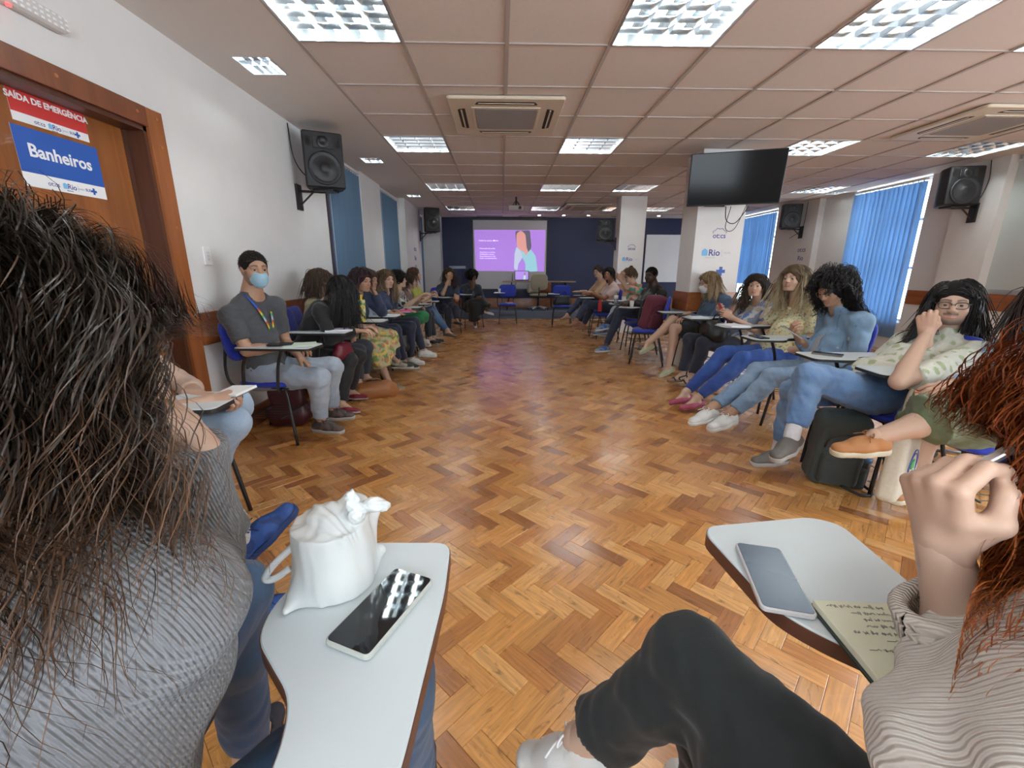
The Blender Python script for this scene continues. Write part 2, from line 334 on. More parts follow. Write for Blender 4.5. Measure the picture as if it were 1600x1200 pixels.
def light_thing(x0, x1, y0, y1, label, group=None, n=(4, 5), nt=4, tr=.009, name='ceiling_light'):
    key = (round(x1-x0, 3), round(y1-y0, 3), n)
    if key not in protos:
        hw, hd = (x1-x0)/2, (y1-y0)/2; hs, fr, lv, tb = fixture(-hw, hw, -hd, hd, 0, n, nt)
        tm = MB().tube([np.array(tb[0][0])*[0, 1, 1], np.array(tb[0][1])*[0, 1, 1]], tr, 8).mesh('lamp_tube', True); tm.materials.append(M_tube)
        a = [hs.mesh('reflector'), fr.mesh('frame')]+[l.mesh('louver_blade') for l in lv]
        a[0].materials.append(M_refl); a[1].materials.append(M_alu); [q.materials.append(M_mirror) for q in a[2:]]; protos[key] = (a, tm, [t[0][0] for t in tb])
    a, tm, xs = protos[key]; t = thing(name, label, 'ceiling light', ((x0+x1)/2, (y0+y1)/2, CEIL), 0, group)
    for nm, me in zip(['reflector', 'frame']+['louver_blade']*20, a): link(nm, me, None, t)
    for x in xs: link('lamp_tube', tm, None, t, (x, 0, 0))
    return t
COLN = {-2: 'leftmost column', 1: 'column right of the slide screen', 3: 'column left of the television', 5: 'column above the television', 8: 'rightmost column'}
ROWN = {-1: 'nearest', 3: 'second', 7: 'third', 11: 'farthest', -5: 'unseen rear'}
for c, r in LIGHTS:
    light_thing(GX0+c*T, GX0+(c+1)*T, GY0+r*T, GY0+(r+1)*T, f'square louvre light, {ROWN[r]} row, {COLN[c]}'[:200], 'square louvre lights set in the tile ceiling')
for x, y, d in SOFF:
    light_thing(x-.13, x+.13, y-.145, y+.145, f'small louvre downlight in the plain ceiling margin, {d}', 'small lights in the plain ceiling margins', (4, 2), 2, .007)

# cassette air conditioners
M_ac = mat('ac_plastic', (.66, .58, .46), .45); M_acg = mat('ac_grille', (.45, .40, .36), .6, bump=.8, bscale=260, kind='wave'); M_slot = mat('ac_slot', (.03, .022, .018), .7)
for (x, y), lb in zip(ACS, ('over the aisle in front of the slide screen', 'at the right edge by the wall speaker', 'far back near the stage')):
    t = thing('air_conditioner', f'square ceiling cassette air conditioner {lb}', 'air conditioner', (x, y, CEIL), 0, None)
    h = .49; s0 = .035; pn = MB(); pn.prism(roundpoly([(-h, -h), (h, -h), (h, h), (-h, h)], .03), -.028, -.001, .008); pn.build('panel', M_ac, t)
    gr = MB().prism(roundpoly([(-.27, -.27), (.27, -.27), (.27, .27), (-.27, .27)], .03), -.036, -.026, .004); gr.build('grille', M_acg, t)
    fr = MB()
    for a, b, c_, d in ((-.3, .3, -.3, -.275), (-.3, .3, .275, .3), (-.3, -.275, -.275, .275), (.275, .3, -.275, .275)): fr.box(a, b, c_, d, -.034, -.02, .004)
    fr.build('grille_frame', M_ac, t)
    for k in range(4):
        a = k*PI/2; R_ = Matrix.Rotation(a, 4, 'Z')
        sl = MB().prism(roundpoly([(-.27, .355), (.27, .355), (.24, .42), (-.24, .42)], .02), -.0295, -.02).xf(R_).build('air_slot', M_slot, t)
        vn = MB().box(-.235, .235, .382, .396, -.033, -.026).xf(R_).build('vane', M_ac, t)

# walls
wl = MB(); HT = CEIL+.16
wins_L = [(5.5, 6.85), (7.9, 9.2), (11.0, 12.0)]
segs = []; y = YF
for a, b in wins_L: segs.append((y, a)); y = b
segs.append((y, YB))
DY0, DY1, DZ = 1.72, 2.84, 2.06
segs = [(YF, DY0), (DY1, 5.5)]+segs[1:]
for a, b in segs: wl.box(XL-.18, XL, a, b, -.02, HT)
wl.box(XL-.18, XL, DY0, DY1, DZ, HT)
for a, b in wins_L: wl.box(XL-.18, XL, a, b, -.02, .5).box(XL-.2, XL-.18, a, b, .5, HT)
struct('wall_left', wl, M_wall)
openings_R = [(-1.9, 2.6), (6.75, 8.15), (10.35, 11.95)]  # first one is out of view, added as a daylight inlet beside the camera
wr = MB(); y = YF
for a, b in openings_R: wr.box(XR, XR+.2, y, a, -.02, HT); wr.box(XR, XR+.2, a, b, -.02, .45); y = b
wr.box(XR, XR+.2, y, YB, -.02, HT); wr.box(XR-.12, XR, 8.9, 10.2, -.02, CEIL)
wr.box(XR-.14, XR, 5.62, 6.2, -.02, CEIL)
struct('wall_right', wr, M_wall)
struct('wall_back', MB().box(XL-.2, XR+.2, YB, YB+.1, -.02, HT), M_navy, 'dark navy blue back wall')
struct('wall_front', MB().box(XL-.2, XR+.2, YF-.1, YF, -.02, .9).box(XL-.2, XR+.2, YF-.1, YF, 2.45, HT).box(XL-.2, -1.2, YF-.1, YF, .9, 2.45).box(2.2, XR+.2, YF-.1, YF, .9, 2.45), M_wall)  # opening in this unseen wall is added to let in daylight for the ceiling
# column stubs at left of the back wall
struct('trim_1', MB().box(XL, XL+.43, YB-.42, YB-.002, 0, CEIL), M_wall, 'white pier at the left end of the navy wall')
struct('trim_2', MB().box(XL, XL+.12, 9.25, 10.9, 0, CEIL), M_wall, 'white wall pier carrying the far left speaker')
# windows on the right: opening with frame and glass
for i, (a, b) in enumerate(openings_R[1:]):
    fw = MB(); X = XR+.1
    for p, q in ((a, a+.05), (b-.05, b), ((a+b)/2-.02, (a+b)/2+.02)): fw.box(X-.02, X+.02, p, q, .45, CEIL)
    for p, q in ((.45, .5), (1.28, 1.32), (2.0, 2.04), (CEIL-.05, CEIL)): fw.box(X-.019, X+.019, a, b, p, q)
    wf = struct(f'window_{i+1}', fw, M_alu); MB().box(X-.003, X+.003, a+.05, b-.05, .5, CEIL-.05).build('pane', M_glass, wf)
struct('window_3', MB().box(XL-.16, XL+.012, 5.455, 5.525, .45, CEIL), mat('window_frame_dark', (.03, .025, .03), .4), 'dark window frame beside the first left-hand blind')
# vertical blinds
def blind_mat(name, col, tr):
    m = bpy.data.materials.new(name); m.use_nodes = True; N = m.node_tree.nodes; L_ = m.node_tree.links; b = N['Principled BSDF']; b.inputs['Base Color'].default_value = (*col, 1); b.inputs['Roughness'].default_value = .8
    t = N.new('ShaderNodeBsdfTranslucent'); t.inputs['Color'].default_value = (*[min(1, c*1.15) for c in col], 1); x = N.new('ShaderNodeMixShader'); x.inputs[0].default_value = tr
    L_.new(b.outputs[0], x.inputs[1]); L_.new(t.outputs[0], x.inputs[2]); L_.new(x.outputs[0], N['Material Output'].inputs['Surface']); return m
M_bl = blind_mat('blind_left', (.12, .21, .32), .1); M_br = blind_mat('blind_right', (.27, .41, .58), .5)
def blind(X, a, b, z0, z1, m, label, flip=1, n=None, ang=.35):
    t = thing('vertical_blind', label, 'blind', (X, (a+b)/2, z0), 0, None); Wd = .105; n = n or int((b-a)/.084)
    MB().box(-.025, .025, -(b-a)/2, (b-a)/2, z1-z0-.035, z1-z0, .004).build('head_rail', M_white, t)
    pts = [(math.sin(s*1.25)*0-.006*(1-(s)**2), s*Wd/2) for s in np.linspace(-1, 1, 6)]
    V = np.array([(p[0], p[1], z) for z in (.0, z1-z0-.05) for p in pts]); F = [(i, i+1, 7+i, 6+i) for i in range(5)]
    me = np_mesh('slat', np.concatenate([V, V+[.0012, 0, 0]]), np.array(F+[[12+i for i in f[::-1]] for f in F]), True); me.materials.append(m)
    clip = MB().box(-.004, .004, -.008, .008, z1-z0-.055, z1-z0-.03).mesh('slat_clip'); clip.materials.append(M_white)
    for i in range(n):
        yy = -(b-a)/2+.05+(b-a-.1)*i/(n-1); o = link('slat', me, None, t, (0, yy, 0), -flip*(ang+(.12 if X < 0 else .5)*(random.random()-.5)))
        link('slat_clip', clip, None, o)
    ch = MB().tube([(.03*flip, -(b-a)/2+.03, .3), (.03*flip, -(b-a)/2+.03, z1-z0-.04)], .002, 5).build('cord', M_white, t)
    return t
blind(XL-.03, 5.58, 6.83, .45, CEIL-.02, M_bl, 'blue vertical blind on the left wall behind the first wall speaker', 1, ang=.25)
blind(XL-.03, 7.92, 9.18, .45, CEIL-.02, M_bl, 'second blue vertical blind along the left wall', 1, ang=.25)
blind(XL-.03, 11.02, 11.98, .45, CEIL-.02, M_bl, 'farthest blue vertical blind on the left wall by the stage', 1, ang=.25)
blind(XR-.04, 6.78, 8.12, .2, CEIL-.03, M_br, 'wide backlit blue vertical blind behind the curly-haired woman', -1, ang=.36)
blind(XR-.04, 10.38, 11.9, .92, CEIL-.03, M_br, 'backlit blue vertical blind right of the television column', -1, ang=.36)
# rails and baseboards
def rail(name, segs, z0, z1, th, m, label):
    mb = MB()
    for (xa, ya, xb, yb) in segs: mb.box(min(xa, xb), max(xa, xb), min(ya, yb), max(ya, yb), z0, z1, .004)
    return struct(name, mb, m, label)
r_ = rail('trim_3', [(XL, DY1+.12, XL+.025, 5.45), (XL, 6.9, XL+.025, 7.85)], .745, .965, .02, M_rail, 'brown wooden chair rail along the left wall')
pl = MB()
for yy in np.arange(3.1, 5.4, .55):
    for zz in (.79, .92): pl.tube([(XL+.024, yy, zz), (XL+.029, yy, zz)], .007, 8)
pl.build('rail_plug', M_frame2, r_)
rail('trim_4', [(XR-.03, 5.0, XR, 5.6), (XR-.165, 5.6, XR-.14, 6.22), (XR-.03, 6.22, XR, 6.7), (XR-.03, 3.2, XR, 5.0), (XR-.145, 8.88, XR-.12, 10.22), (XR-.03, 8.2, XR, 8.9)], .755, .965, .02, M_rail, 'brown wooden chair rail along the right wall')
rail('baseboard_left', [(XL, DY1+.12, XL+.02, 5.45), (XL, 6.9, XL+.02, 11.4)], 0, .16, .02, M_frame, None)
rail('baseboard_right', [(XR-.02, 3, XR, 5.6)], 0, .12, .02, M_frame, None)
rail('baseboard_back', [(XL+.44, YB-.03, 5.2, YB-.002)], .2, .48, .02, M_rail, 'brown wooden skirting under the navy wall')

# door
d = MB(); dx = XL-.10
d.box(dx-.04, dx, DY0+.045, DY1-.045, .01, DZ-.045)
door = struct('door_1', d, M_doorw, 'varnished wooden door with emergency exit and toilets signs')
jm = MB().box(XL-.18, XL+.004, DY1-.045, DY1, 0, DZ).box(XL-.18, XL+.004, DY0, DY0+.045, 0, DZ).box(XL-.18, XL+.004, DY0, DY1, DZ-.045, DZ).box(XL-.12, XL-.095, DY1-.075, DY1-.045, 0, DZ-.045)
jm.build('door_jamb', wood('jamb_wood', (.09, .028, .012), (.06, .02, .01), .5), door)
fr = MB().box(XL, XL+.022, DY1-.02, DY1+.1, 0, DZ+.085, .003); fr.build('door_frame', M_frame2, door)
MB().box(XL, XL+.022, DY0-.1, DY0+.02, 0, DZ+.085, .003).build('door_frame', M_frame2, door)
MB().box(XL, XL+.0215, DY0+.02, DY1-.02, DZ-.02, DZ+.085, .003).build('door_frame', M_frame, door)
pl = MB()
for zz in (.3, .9, 1.5, 1.95, 2.1): pl.tube([(XL+.02, DY1+.05, zz), (XL+.026, DY1+.05, zz)], .009, 8)
for yy in (1.9, 2.3, 2.75): pl.tube([(XL+.02, yy, DZ+.04), (XL+.026, yy, DZ+.04)], .009, 8)
pl.build('plug', mat('wood_plug', (.42, .16, .06), .4), door)
hd = MB().box(dx, dx+.008, DY0+.1, DY0+.14, .95, 1.15, .003).tube(curve([(dx, DY0+.12, 1.06), (dx+.05, DY0+.12, 1.06), (dx+.055, DY0+.15, 1.06), (dx+.055, DY0+.24, 1.06)]), .009, 8); hd.build('door_handle', M_alu, door, smooth=True)
# paper signs on the door
M_paper = mat('paper', (.82, .83, .84), .7); M_red = mat('sign_red', (.60, .045, .04), .5); M_blue = mat('sign_blue', (.025, .10, .42), .5); M_ink = mat('sign_ink', (.05, .07, .3), .6); M_sky = mat('sign_light_blue', (.2, .5, .8), .6); M_wt = mat('sign_white', (.85, .85, .85), .6); M_grey = mat('sign_grey', (.45, .5, .55), .6)
def cross(mb, cx, cy, r, t, z0, z1): mb.box(cx-r, cx+r, cy-t, cy+t, z0, z1).box(cx-t, cx+t, cy-r, cy-t, z0, z1).box(cx-t, cx+t, cy+t, cy+r, z0, z1)
def logos(M, s, par, otics=True):
    """strip of printed logos, M: local frame, s: scale; x from -1 to 1"""
    f = lambda x, y: M@np.array([[1, 0, 0, x*s], [0, 1, 0, y*s], [0, 0, 1, .0008], [0, 0, 0, 1]])
    if otics: text('lettering', 'ot:cs', .17*s, f(-.42, -.01), M_ink, par, .0003)
    MB().prism(roundpoly([(-.16*s, -.07*s), (-.04*s, -.07*s), (-.04*s, .06*s), (-.1*s, .09*s), (-.16*s, .06*s)], .02*s), .0003, .0012).xf(M).build('emblem', M_sky, par)
    text('lettering', 'Rio', .2*s, f(.1, 0), M_ink, par, .0003, .002*s)
    text('lettering', 'PREFEITURA', .035*s, f(.02, -.11), M_ink, par, .0003)
    MB().box(.28*s, .285*s, -.08*s, .08*s, .0003, .001).xf(M).build('emblem', M_grey, par)
    text('lettering', 'SAÚDE', .06*s, f(.38, -.01), M_grey, par, .0003)
    text('lettering', 'SUS', .11*s, f(.6, 0), M_ink, par, .0003, .001*s)
    c_ = MB(); cross(c_, .78*s, 0, .09*s, .03*s, .0003, .0012); c_.xf(M).build('emblem', M_blue, par)
sx = dx+.0015
def door_sign(corners, m, words_, size, label, strip, bold, ty):
    A = [aX(x, y, sx) for x, y in corners]   # tl, tr, br, bl on the plane of the door
    yl = (A[0][1]+A[3][1])/2; yr = (A[1][1]+A[2][1])/2; zt = (A[0][2]+A[1][2])/2; zb = (A[2][2]+A[3][2])/2
    t = thing('paper_sign', label, 'sign', (sx, (yl+yr)/2, zb)); W_, H_ = abs(yr-yl), zt-zb
    Ml = frame((0, 0, H_/2), (0, 1, 0), (0, 0, 1)); Ml[:3, 2] = (1, 0, 0)
    MB().box(-W_/2, W_/2, -H_/2, H_/2, -.001, 0).xf(Ml).build('sheet', M_paper, t)
    MB().box(-W_/2, W_/2, -H_/2+strip*H_, H_/2, 0, .0005).xf(Ml).build('printed_field', m, t)
    f = Ml@np.array([[1, 0, 0, 0], [0, 1, 0, ty*H_], [0, 0, 1, .001], [0, 0, 0, 1]]); text('lettering', words_, size, f, M_wt, t, .0004, bold)
    logos(Ml@np.array([[1, 0, 0, .0], [0, 1, 0, -H_/2+strip*H_*.48], [0, 0, 1, 0], [0, 0, 0, 1]]), W_*.42, t); return t
door_sign([(5, 126), (128, 165), (139, 220), (20, 189)], M_red, 'SAÍDA DE EMERGÊNCIA', .0365, 'red emergency exit paper sign taped high on the wooden door', .24, .0012, .14)
door_sign([(14, 193), (150, 230), (167, 311), (41, 291)], M_blue, 'Banheiros', .078, 'blue toilets paper sign taped on the wooden door', .24, .0018, .12)
# emergency light above the door
t = thing('emergency_light', 'white emergency lamp with rows of small bulbs above the door frame', 'emergency light', (XL, 2.14, 2.33))
MB().prism(roundpoly([(-.26, -.035), (.26, -.035), (.26, .035), (-.26, .035)], .034), 0, .05, .01).xf(frame((0, 0, 0), (0, 1, 0), (0, 0, 1))@np.diag([1, 1, 1, 1])).build('housing', mat('lamp_grey', (.62, .6, .58), .4), t, smooth=False)
dm = MB()
for i in range(18):
    for j in (-1, 0, 1): dm.box(.05, .054, -.24+i*.028, -.226+i*.028, j*.02-.005, j*.02+.005, .002)
dm.build('bulbs', mat('bulb_glass', (.9, .9, .92), .1), t)['kind'] = 'stuff'; MB().box(.03, .045, -.004, .008, -.045, -.036, .002).build('indicator', mat('indicator_red', (.8, .02, .02), .3, emit=((1, .05, .05), 2)), t)
# light switch
t = thing('light_switch', 'white rectangular wall switch plate beside the door frame', 'switch', tuple(aX(323, 400, XL)))
MB().prism(roundpoly([(-.04, -.062), (.04, -.062), (.04, .062), (-.04, .062)], .008), 0, .009, .003).xf(frame((0, 0, 0), (0, 1, 0), (0, 0, 1))).build('plate', M_white, t)
for s in (-.022, .0, .022): MB().box(.009, .0125, -.014, .014, s-.008, s+.008, .001).build('rocker', mat('rocker', (.66, .67, .68), .4), t)
# ---------------------------------------------------------------- columns, stage, screen
def column(n, x0, x1, y0, y1, label):
    c = struct(f'trim_{n}', MB().box(x0, x1, y0, y1, 0, CEIL, .006), M_wall, label)
    MB().box(x0-.02, x1+.02, y0-.02, y1+.02, .745, .985, .004).build('rail_band', M_rail, c); return c
c1 = column(5, 2.37, 2.96, 5.5, 5.95, 'white square column carrying the television')
c2 = column(6, 2.3, 2.8, 8.8, 9.15, 'white square column near the stage')
def col_logos(x, y, w, col, m=None):
    def f(dx, dz): M = frame((x+dx*w, y-.001, dz), (1, 0, 0), (0, 0, 1)); M[:3, 2] = (0, -1, 0); return M
    s = w
    text('lettering', 'ot:cs', .15*s, f(0, 1.66), M_ink, col, .0005, .001)
    arc = [(x+.14*s*math.cos(a)*(1+.12*math.sin(5*a)), y-.002, 1.66+.055*s+.1*s*math.sin(a)*(1+.15*math.sin(7*a))) for a in np.linspace(0, PI, 15)]; MB().tube(arc, .0028, 5).build('emblem', M_ink, col)
    Mf = f(-.02, 1.46); em = MB(); em.prism(roundpoly([(-.33*s, -.06*s), (-.2*s, -.06*s), (-.2*s, .05*s), (-.265*s, .1*s), (-.33*s, .05*s)], .02*s), 0, .002).xf(Mf); em.build('emblem', M_sky, col)
    text('lettering', 'Rio', .19*s, f(-.07, 1.46), M_ink, col, .0005, .0015); text('lettering', 'PREFEITURA', .042*s, f(-.15, 1.46-.1*s), M_grey, col, .0004)
    MB().box(x+.1*s, x+.104*s, y-.002, y, 1.46-.08*s, 1.46+.08*s).build('emblem', M_grey, col); text('lettering', 'SAÚDE', .05*s, f(.22, 1.46), M_grey, col, .0004)
    text('lettering', 'SUS', .12*s, f(-.12, 1.21), M_ink, col, .0005, .0015); cm = MB(); cross(cm, .12*s, .02, .1*s, .035*s, 0, .002); cm.xf(f(0, 1.22)); cm.build('emblem', M_blue, col)
col_logos(2.67, 5.5, .56, c1); col_logos(2.56, 8.8, .5, c2)
pier = bpy.data.objects['wall_right']
t = thing('wall_decal', 'small printed logos high on the white right-hand wall pier', 'sign', (6.23, 9.2, 1.5))
for wd, dz, m in (('ot:cs', .17, M_ink), ('Rio', 0, M_ink)):
    M = frame((-.002, 0, dz), (0, -1, 0), (0, 0, 1)); text('lettering', wd, .13, M, m, t, .0005, .001)
t = thing('wall_decal', 'small printed logos on the white left-hand wall pier', 'sign', (XL+.12, 10.1, 1.5))
for wd, dz in (('ot:cs', .2), ('Rio', 0), ('SUS', -.2)):
    M = frame((.002, 0, dz), (0, 1, 0), (0, 0, 1)); text('lettering', wd, .14, M, M_ink, t, .0005, .001)
M_carp = mat('stage_carpet', (.13, .16, .22), .9, bump=.4, bscale=500, var=.06)
MB().box(XL+.43, 5.2, 11.48, YB-.001, -.01, .2, .006).build('stage', M_carp); tag(bpy.data.objects['stage'], 'low stage with grey-blue carpet under the navy wall', 'stage')
# white panel right of column, on the navy wall
MB().box(4.0, 5.3, YB-.03, YB-.001, .93, 2.2, .004).build('wall_panel', M_white); tag(bpy.data.objects['wall_panel'], 'white board on the navy wall seen between the two columns', 'board')
# projection screen
M_scr = mat('screen_cloth', (.62, .62, .64), .8); M_slide = mat('slide_purple', (.42, .24, .72), .9, emit=((.46, .25, .80), .3)); YS = 12.34
t = thing('projection_screen', 'pull-down projection screen showing a purple slide on the navy wall', 'projection screen', (.235, YS, .72))
MB().box(-1.04, 1.05, -.05, .05, 1.83, 1.885, .01).build('housing', M_black, t)
MB().box(-1.015, 1.015, -.002, .002, .02, 1.83).build('screen_cloth', M_scr, t)
ed = MB().box(-1.03, -1.0, -.004, .003, .0, 1.83).box(1.0, 1.03, -.004, .003, .0, 1.83).box(-1.03, 1.03, -.012, .012, -.015, .02); ed.build('border', M_black, t)
def S(px, pz): p = aY(px, pz, YS); return (p[0]-.235, p[2]-.72)
def slide_poly(name, pts, col, k, e=.32, r=.05):
    mb = MB().prism(roundpoly([S(x/5+640, y/5+300) for x, y in pts], r), 0, .0008); M = frame((0, -.003-.0009*k, 0), (1, 0, 0), (0, 0, 1)); M[:3, 2] = (0, -1, 0); mb.xf(M)
    mb.build(name, mat('slide_'+name+str(k), col, .9, emit=(col, e)), t)
slide_poly('slide', [(503, 295), (1063, 297), (1050, 622), (517, 616)], (.46, .25, .78), 0, r=.004)
# a plain generic seated figure drawn on the slide
slide_poly('hair_shape', [(825, 305), (940, 300), (952, 430), (930, 480), (905, 470), (870, 330), (835, 325), (832, 400)], (.20, .18, .24), 1, .2)
slide_poly('face_shape', [(835, 325), (870, 300), (905, 330), (915, 440), (930, 470), (905, 500), (895, 462), (860, 465), (838, 420)], (.80, .38, .34), 2)
slide_poly('robe_shape', [(835, 425), (870, 460), (900, 470), (905, 500), (945, 445), (985, 500), (1000, 620), (905, 622), (880, 520), (850, 560), (842, 618), (815, 600), (820, 480)], (.36, .68, .78), 3, .3)
slide_poly('robe_light_shape', [(838, 432), (868, 465), (885, 500), (850, 560), (838, 612), (815, 600), (822, 480)], (.60, .66, .86), 4, .3)
slide_poly('sleeve_gap_shape', [(880, 510), (905, 560), (905, 620), (846, 620), (858, 560)], (.46, .25, .78), 5)
M_stxt = mat('slide_text', (.9, .85, 1), .8, emit=((.85, .75, 1), .4))
def stext(s, px, pz, size): x, z = S(px/5+640, pz/5+300); M = frame((x, -.0085, z), (1, 0, 0), (0, 0, 1)); M[:3, 2] = (0, -1, 0); text('lettering', s, size, M, M_stxt, t, .0003, .0004, 'LEFT')
stext('Violência contra a Mulher', 540, 380, .052); stext('Testemunho de mulher', 545, 441, .046)
for i, s in enumerate(('Atendimento às vítimas,', 'Acolhimento e escuta,', 'Encaminhamento à rede,', 'Saúde e acompanhamento.')): stext(s, 548, 470+i*16, .044)
# transparent lectern
M_acr = mat('acrylic', (.85, .9, 1), .05, trans=.9, alpha=.35)
t = thing('lectern', 'transparent acrylic lectern standing on the stage by the navy wall', 'lectern', (-1.17, 12.05, .2))
MB().box(-.22, .22, -.15, .15, 0, .02, .004).build('base', M_acr, t); MB().box(-.09, .09, -.008, .008, .02, 1.08).build('panel', M_acr, t)
MB().box(-.22, .22, -.17, .17, 1.08, 1.095, .003).box(-.22, .22, -.175, -.168, 1.095, 1.15).build('desk', mat('acrylic_edge', (.7, .8, .95), .1, trans=.5, alpha=.75), t)
MB().box(-.2, .2, -.12, .12, 1.02, 1.028).build('shelf', M_acr, t)
# table
M_tab = wood('table_top', (.40, .27, .17), (.3, .2, .12), .35, 1, 0)
t = thing('folding_table', 'narrow wooden-topped table on the stage carrying the laptop', 'table', (1.0, 11.95, .2))
MB().box(-.98, .98, -.25, .25, .735, .765, .005).build('table_top', M_tab, t)
for sx_ in (-1, 1):
    for sy_ in (-1, 1): MB().tube([(sx_*.72, sy_*.1, .735), (sx_*.86, sy_*.2, 0)], .014, 8).build('leg', M_black, t, smooth=True)
    MB().tube([(sx_*.8, -.16, .3), (sx_*.8, .16, .3)], .009, 6).tube([(sx_*.6, 0, .73), (sx_*.8, 0, .3)], .009, 6).build('brace', M_black, t, smooth=True)
t = thing('laptop', 'open laptop on the stage table mirroring the purple slide', 'laptop', (.55, 11.9, .966))
MB().box(-.18, .18, -.12, .12, 0, .016, .004).build('keyboard_base', M_black, t)
Ml = frame((0, .11, .016), (1, 0, 0), (0, -.0, 1)); Ml[:3, 2] = (0, -1, 0); MB().box(-.19, .19, 0, .25, -.008, 0, .003).xf(Ml).build('lid', M_black, t)
MB().box(-.176, .176, .016, .237, .0003, .001).xf(Ml).build('display', mat('display_on', (.25, .14, .5), .3, emit=((.42, .25, .75), .4)), t)
for nm, pp, cc in (('picture', [(.04, .02), (.11, .02), (.11, .12), (.07, .15), (.05, .11)], (.5, .7, .8)), ('picture', [(.055, .13), (.1, .13), (.1, .2), (.06, .2)], (.3, .15, .25))):
    MB().prism(roundpoly(pp, .01), .001, .0016).xf(Ml).build(nm, mat('disp'+str(cc[0]), cc, .4, emit=(cc, .35)), t)
MB().tube([(-.06, .0, 0), (-.06, .0, .012), (-.06, -.001, .2)], [.03, .012, .004], 8).xf(Matrix.Translation((-.2, -.02, 0))).build('small_stand', M_black, t)
# projector under the ceiling
t = thing('projector', 'white projector hanging from the tile ceiling on a dark bracket', 'projector', (.29, 9.0, 2.36))
MB().box(-.15, .15, -.13, .13, 0, .1, .02).build('body', mat('projector_white', (.55, .52, .52), .5), t)
MB().tube([(0, 0, .1), (0, 0, .262)], .018, 10).box(-.08, .08, -.06, .06, .1, .11).tube([(-.07, .05, .11), (0, 0, .2)], .008, 6).tube([(.07, .05, .11), (0, 0, .2)], .008, 6).tube([(.07, -.05, .11), (0, 0, .2)], .008, 6).build('mount', M_black, t)
MB().tube([(.07, -.125, .05), (.07, -.145, .05)], .03, 14).build('lens', mat('lens', (.05, .05, .08), .1), t)
# small round downlights and slot diffusers
for i, px_ in enumerate((846, 887, 928, 1047)):
    p = aZ(px_, 331, CEIL); t = thing('downlight', f'tiny round spotlight near the stage, {["first", "second", "third", "fourth"][i]} from the left', 'downlight', (p[0], 11.85, CEIL), 0, 'round spotlights before the stage')
    th = np.arange(12)*PI/6; MB().prism([(math.cos(a)*.05, math.sin(a)*.05) for a in th], -.006, 0).build('trim_ring', M_white, t); MB().prism([(math.cos(a)*.034, math.sin(a)*.034) for a in th], -.009, -.006).build('bulb', mat('spot_bulb', (1, 1, 1), .4, emit=((1, .95, .9), 30)), t)
for i, (a, b) in enumerate(((-.65, .03), (.45, 1.1), (2.9, 3.6))): tag(MB().box(a, b, 12.02, 12.06, CEIL-.008, CEIL-.001).build('slot_diffuser', M_slot), f'dark linear air slot in the ceiling over the stage, {["left", "middle", "right"][i]} one', 'air vent', 'linear air slots over the stage')
# television
t = thing('television', 'large black wall television tilted from the column front', 'television', (2.56, 5.08, 2.19))
pl_, pr_ = aY(1077, 282, 5.22), aY(1226, 276, 4.97); W_ = np.linalg.norm(pr_-pl_); xa = (pr_-pl_)/W_; xa[2] = .012; up_ = np.array([-.0, -.17, 1.]); ctr = (pl_+pr_)/2-np.array([2.56, 5.08, 2.19])
Mt = frame(ctr, xa, up_); Hh = W_*.5625*.5
MB().box(-W_/2, W_/2, -Hh, Hh, -.05, -.0, .008).xf(Mt).build('case', M_black, t); MB().box(-W_/2+.008, W_/2-.008, -Hh+.012, Hh-.008, -.001, .0015).xf(Mt).build('screen', mat('tv_screen', (.005, .005, .006), .12, spec=.18), t)
MB().box(-.2, .2, -.15, .15, -.09, -.05).xf(Mt).build('back_cover', M_black, t)
br = MB().box(-.12, .12, .39, .42, -.2, .1).tube([(0, .4, .05), ctr+[0, .1, 0]], .025, 8).tube([(.03, .4, -.1), ctr+[0, .1, -.03]], .02, 8); br.build('wall_bracket', M_black, t)
cb = MB().tube(curve([ctr+(-.06, .03, -.28), ctr+(.0, .1, -.42), ctr+(.14, .16, -.44), ctr+(.24, .1, -.27)]), .005, 6).tube(curve([ctr+(-.0, .03, -.28), ctr+(.03, .16, -.5), ctr+(.16, .2, -.5), ctr+(.28, .2, -.2)]), .004, 6); cb.build('cable', M_black, t, smooth=True)
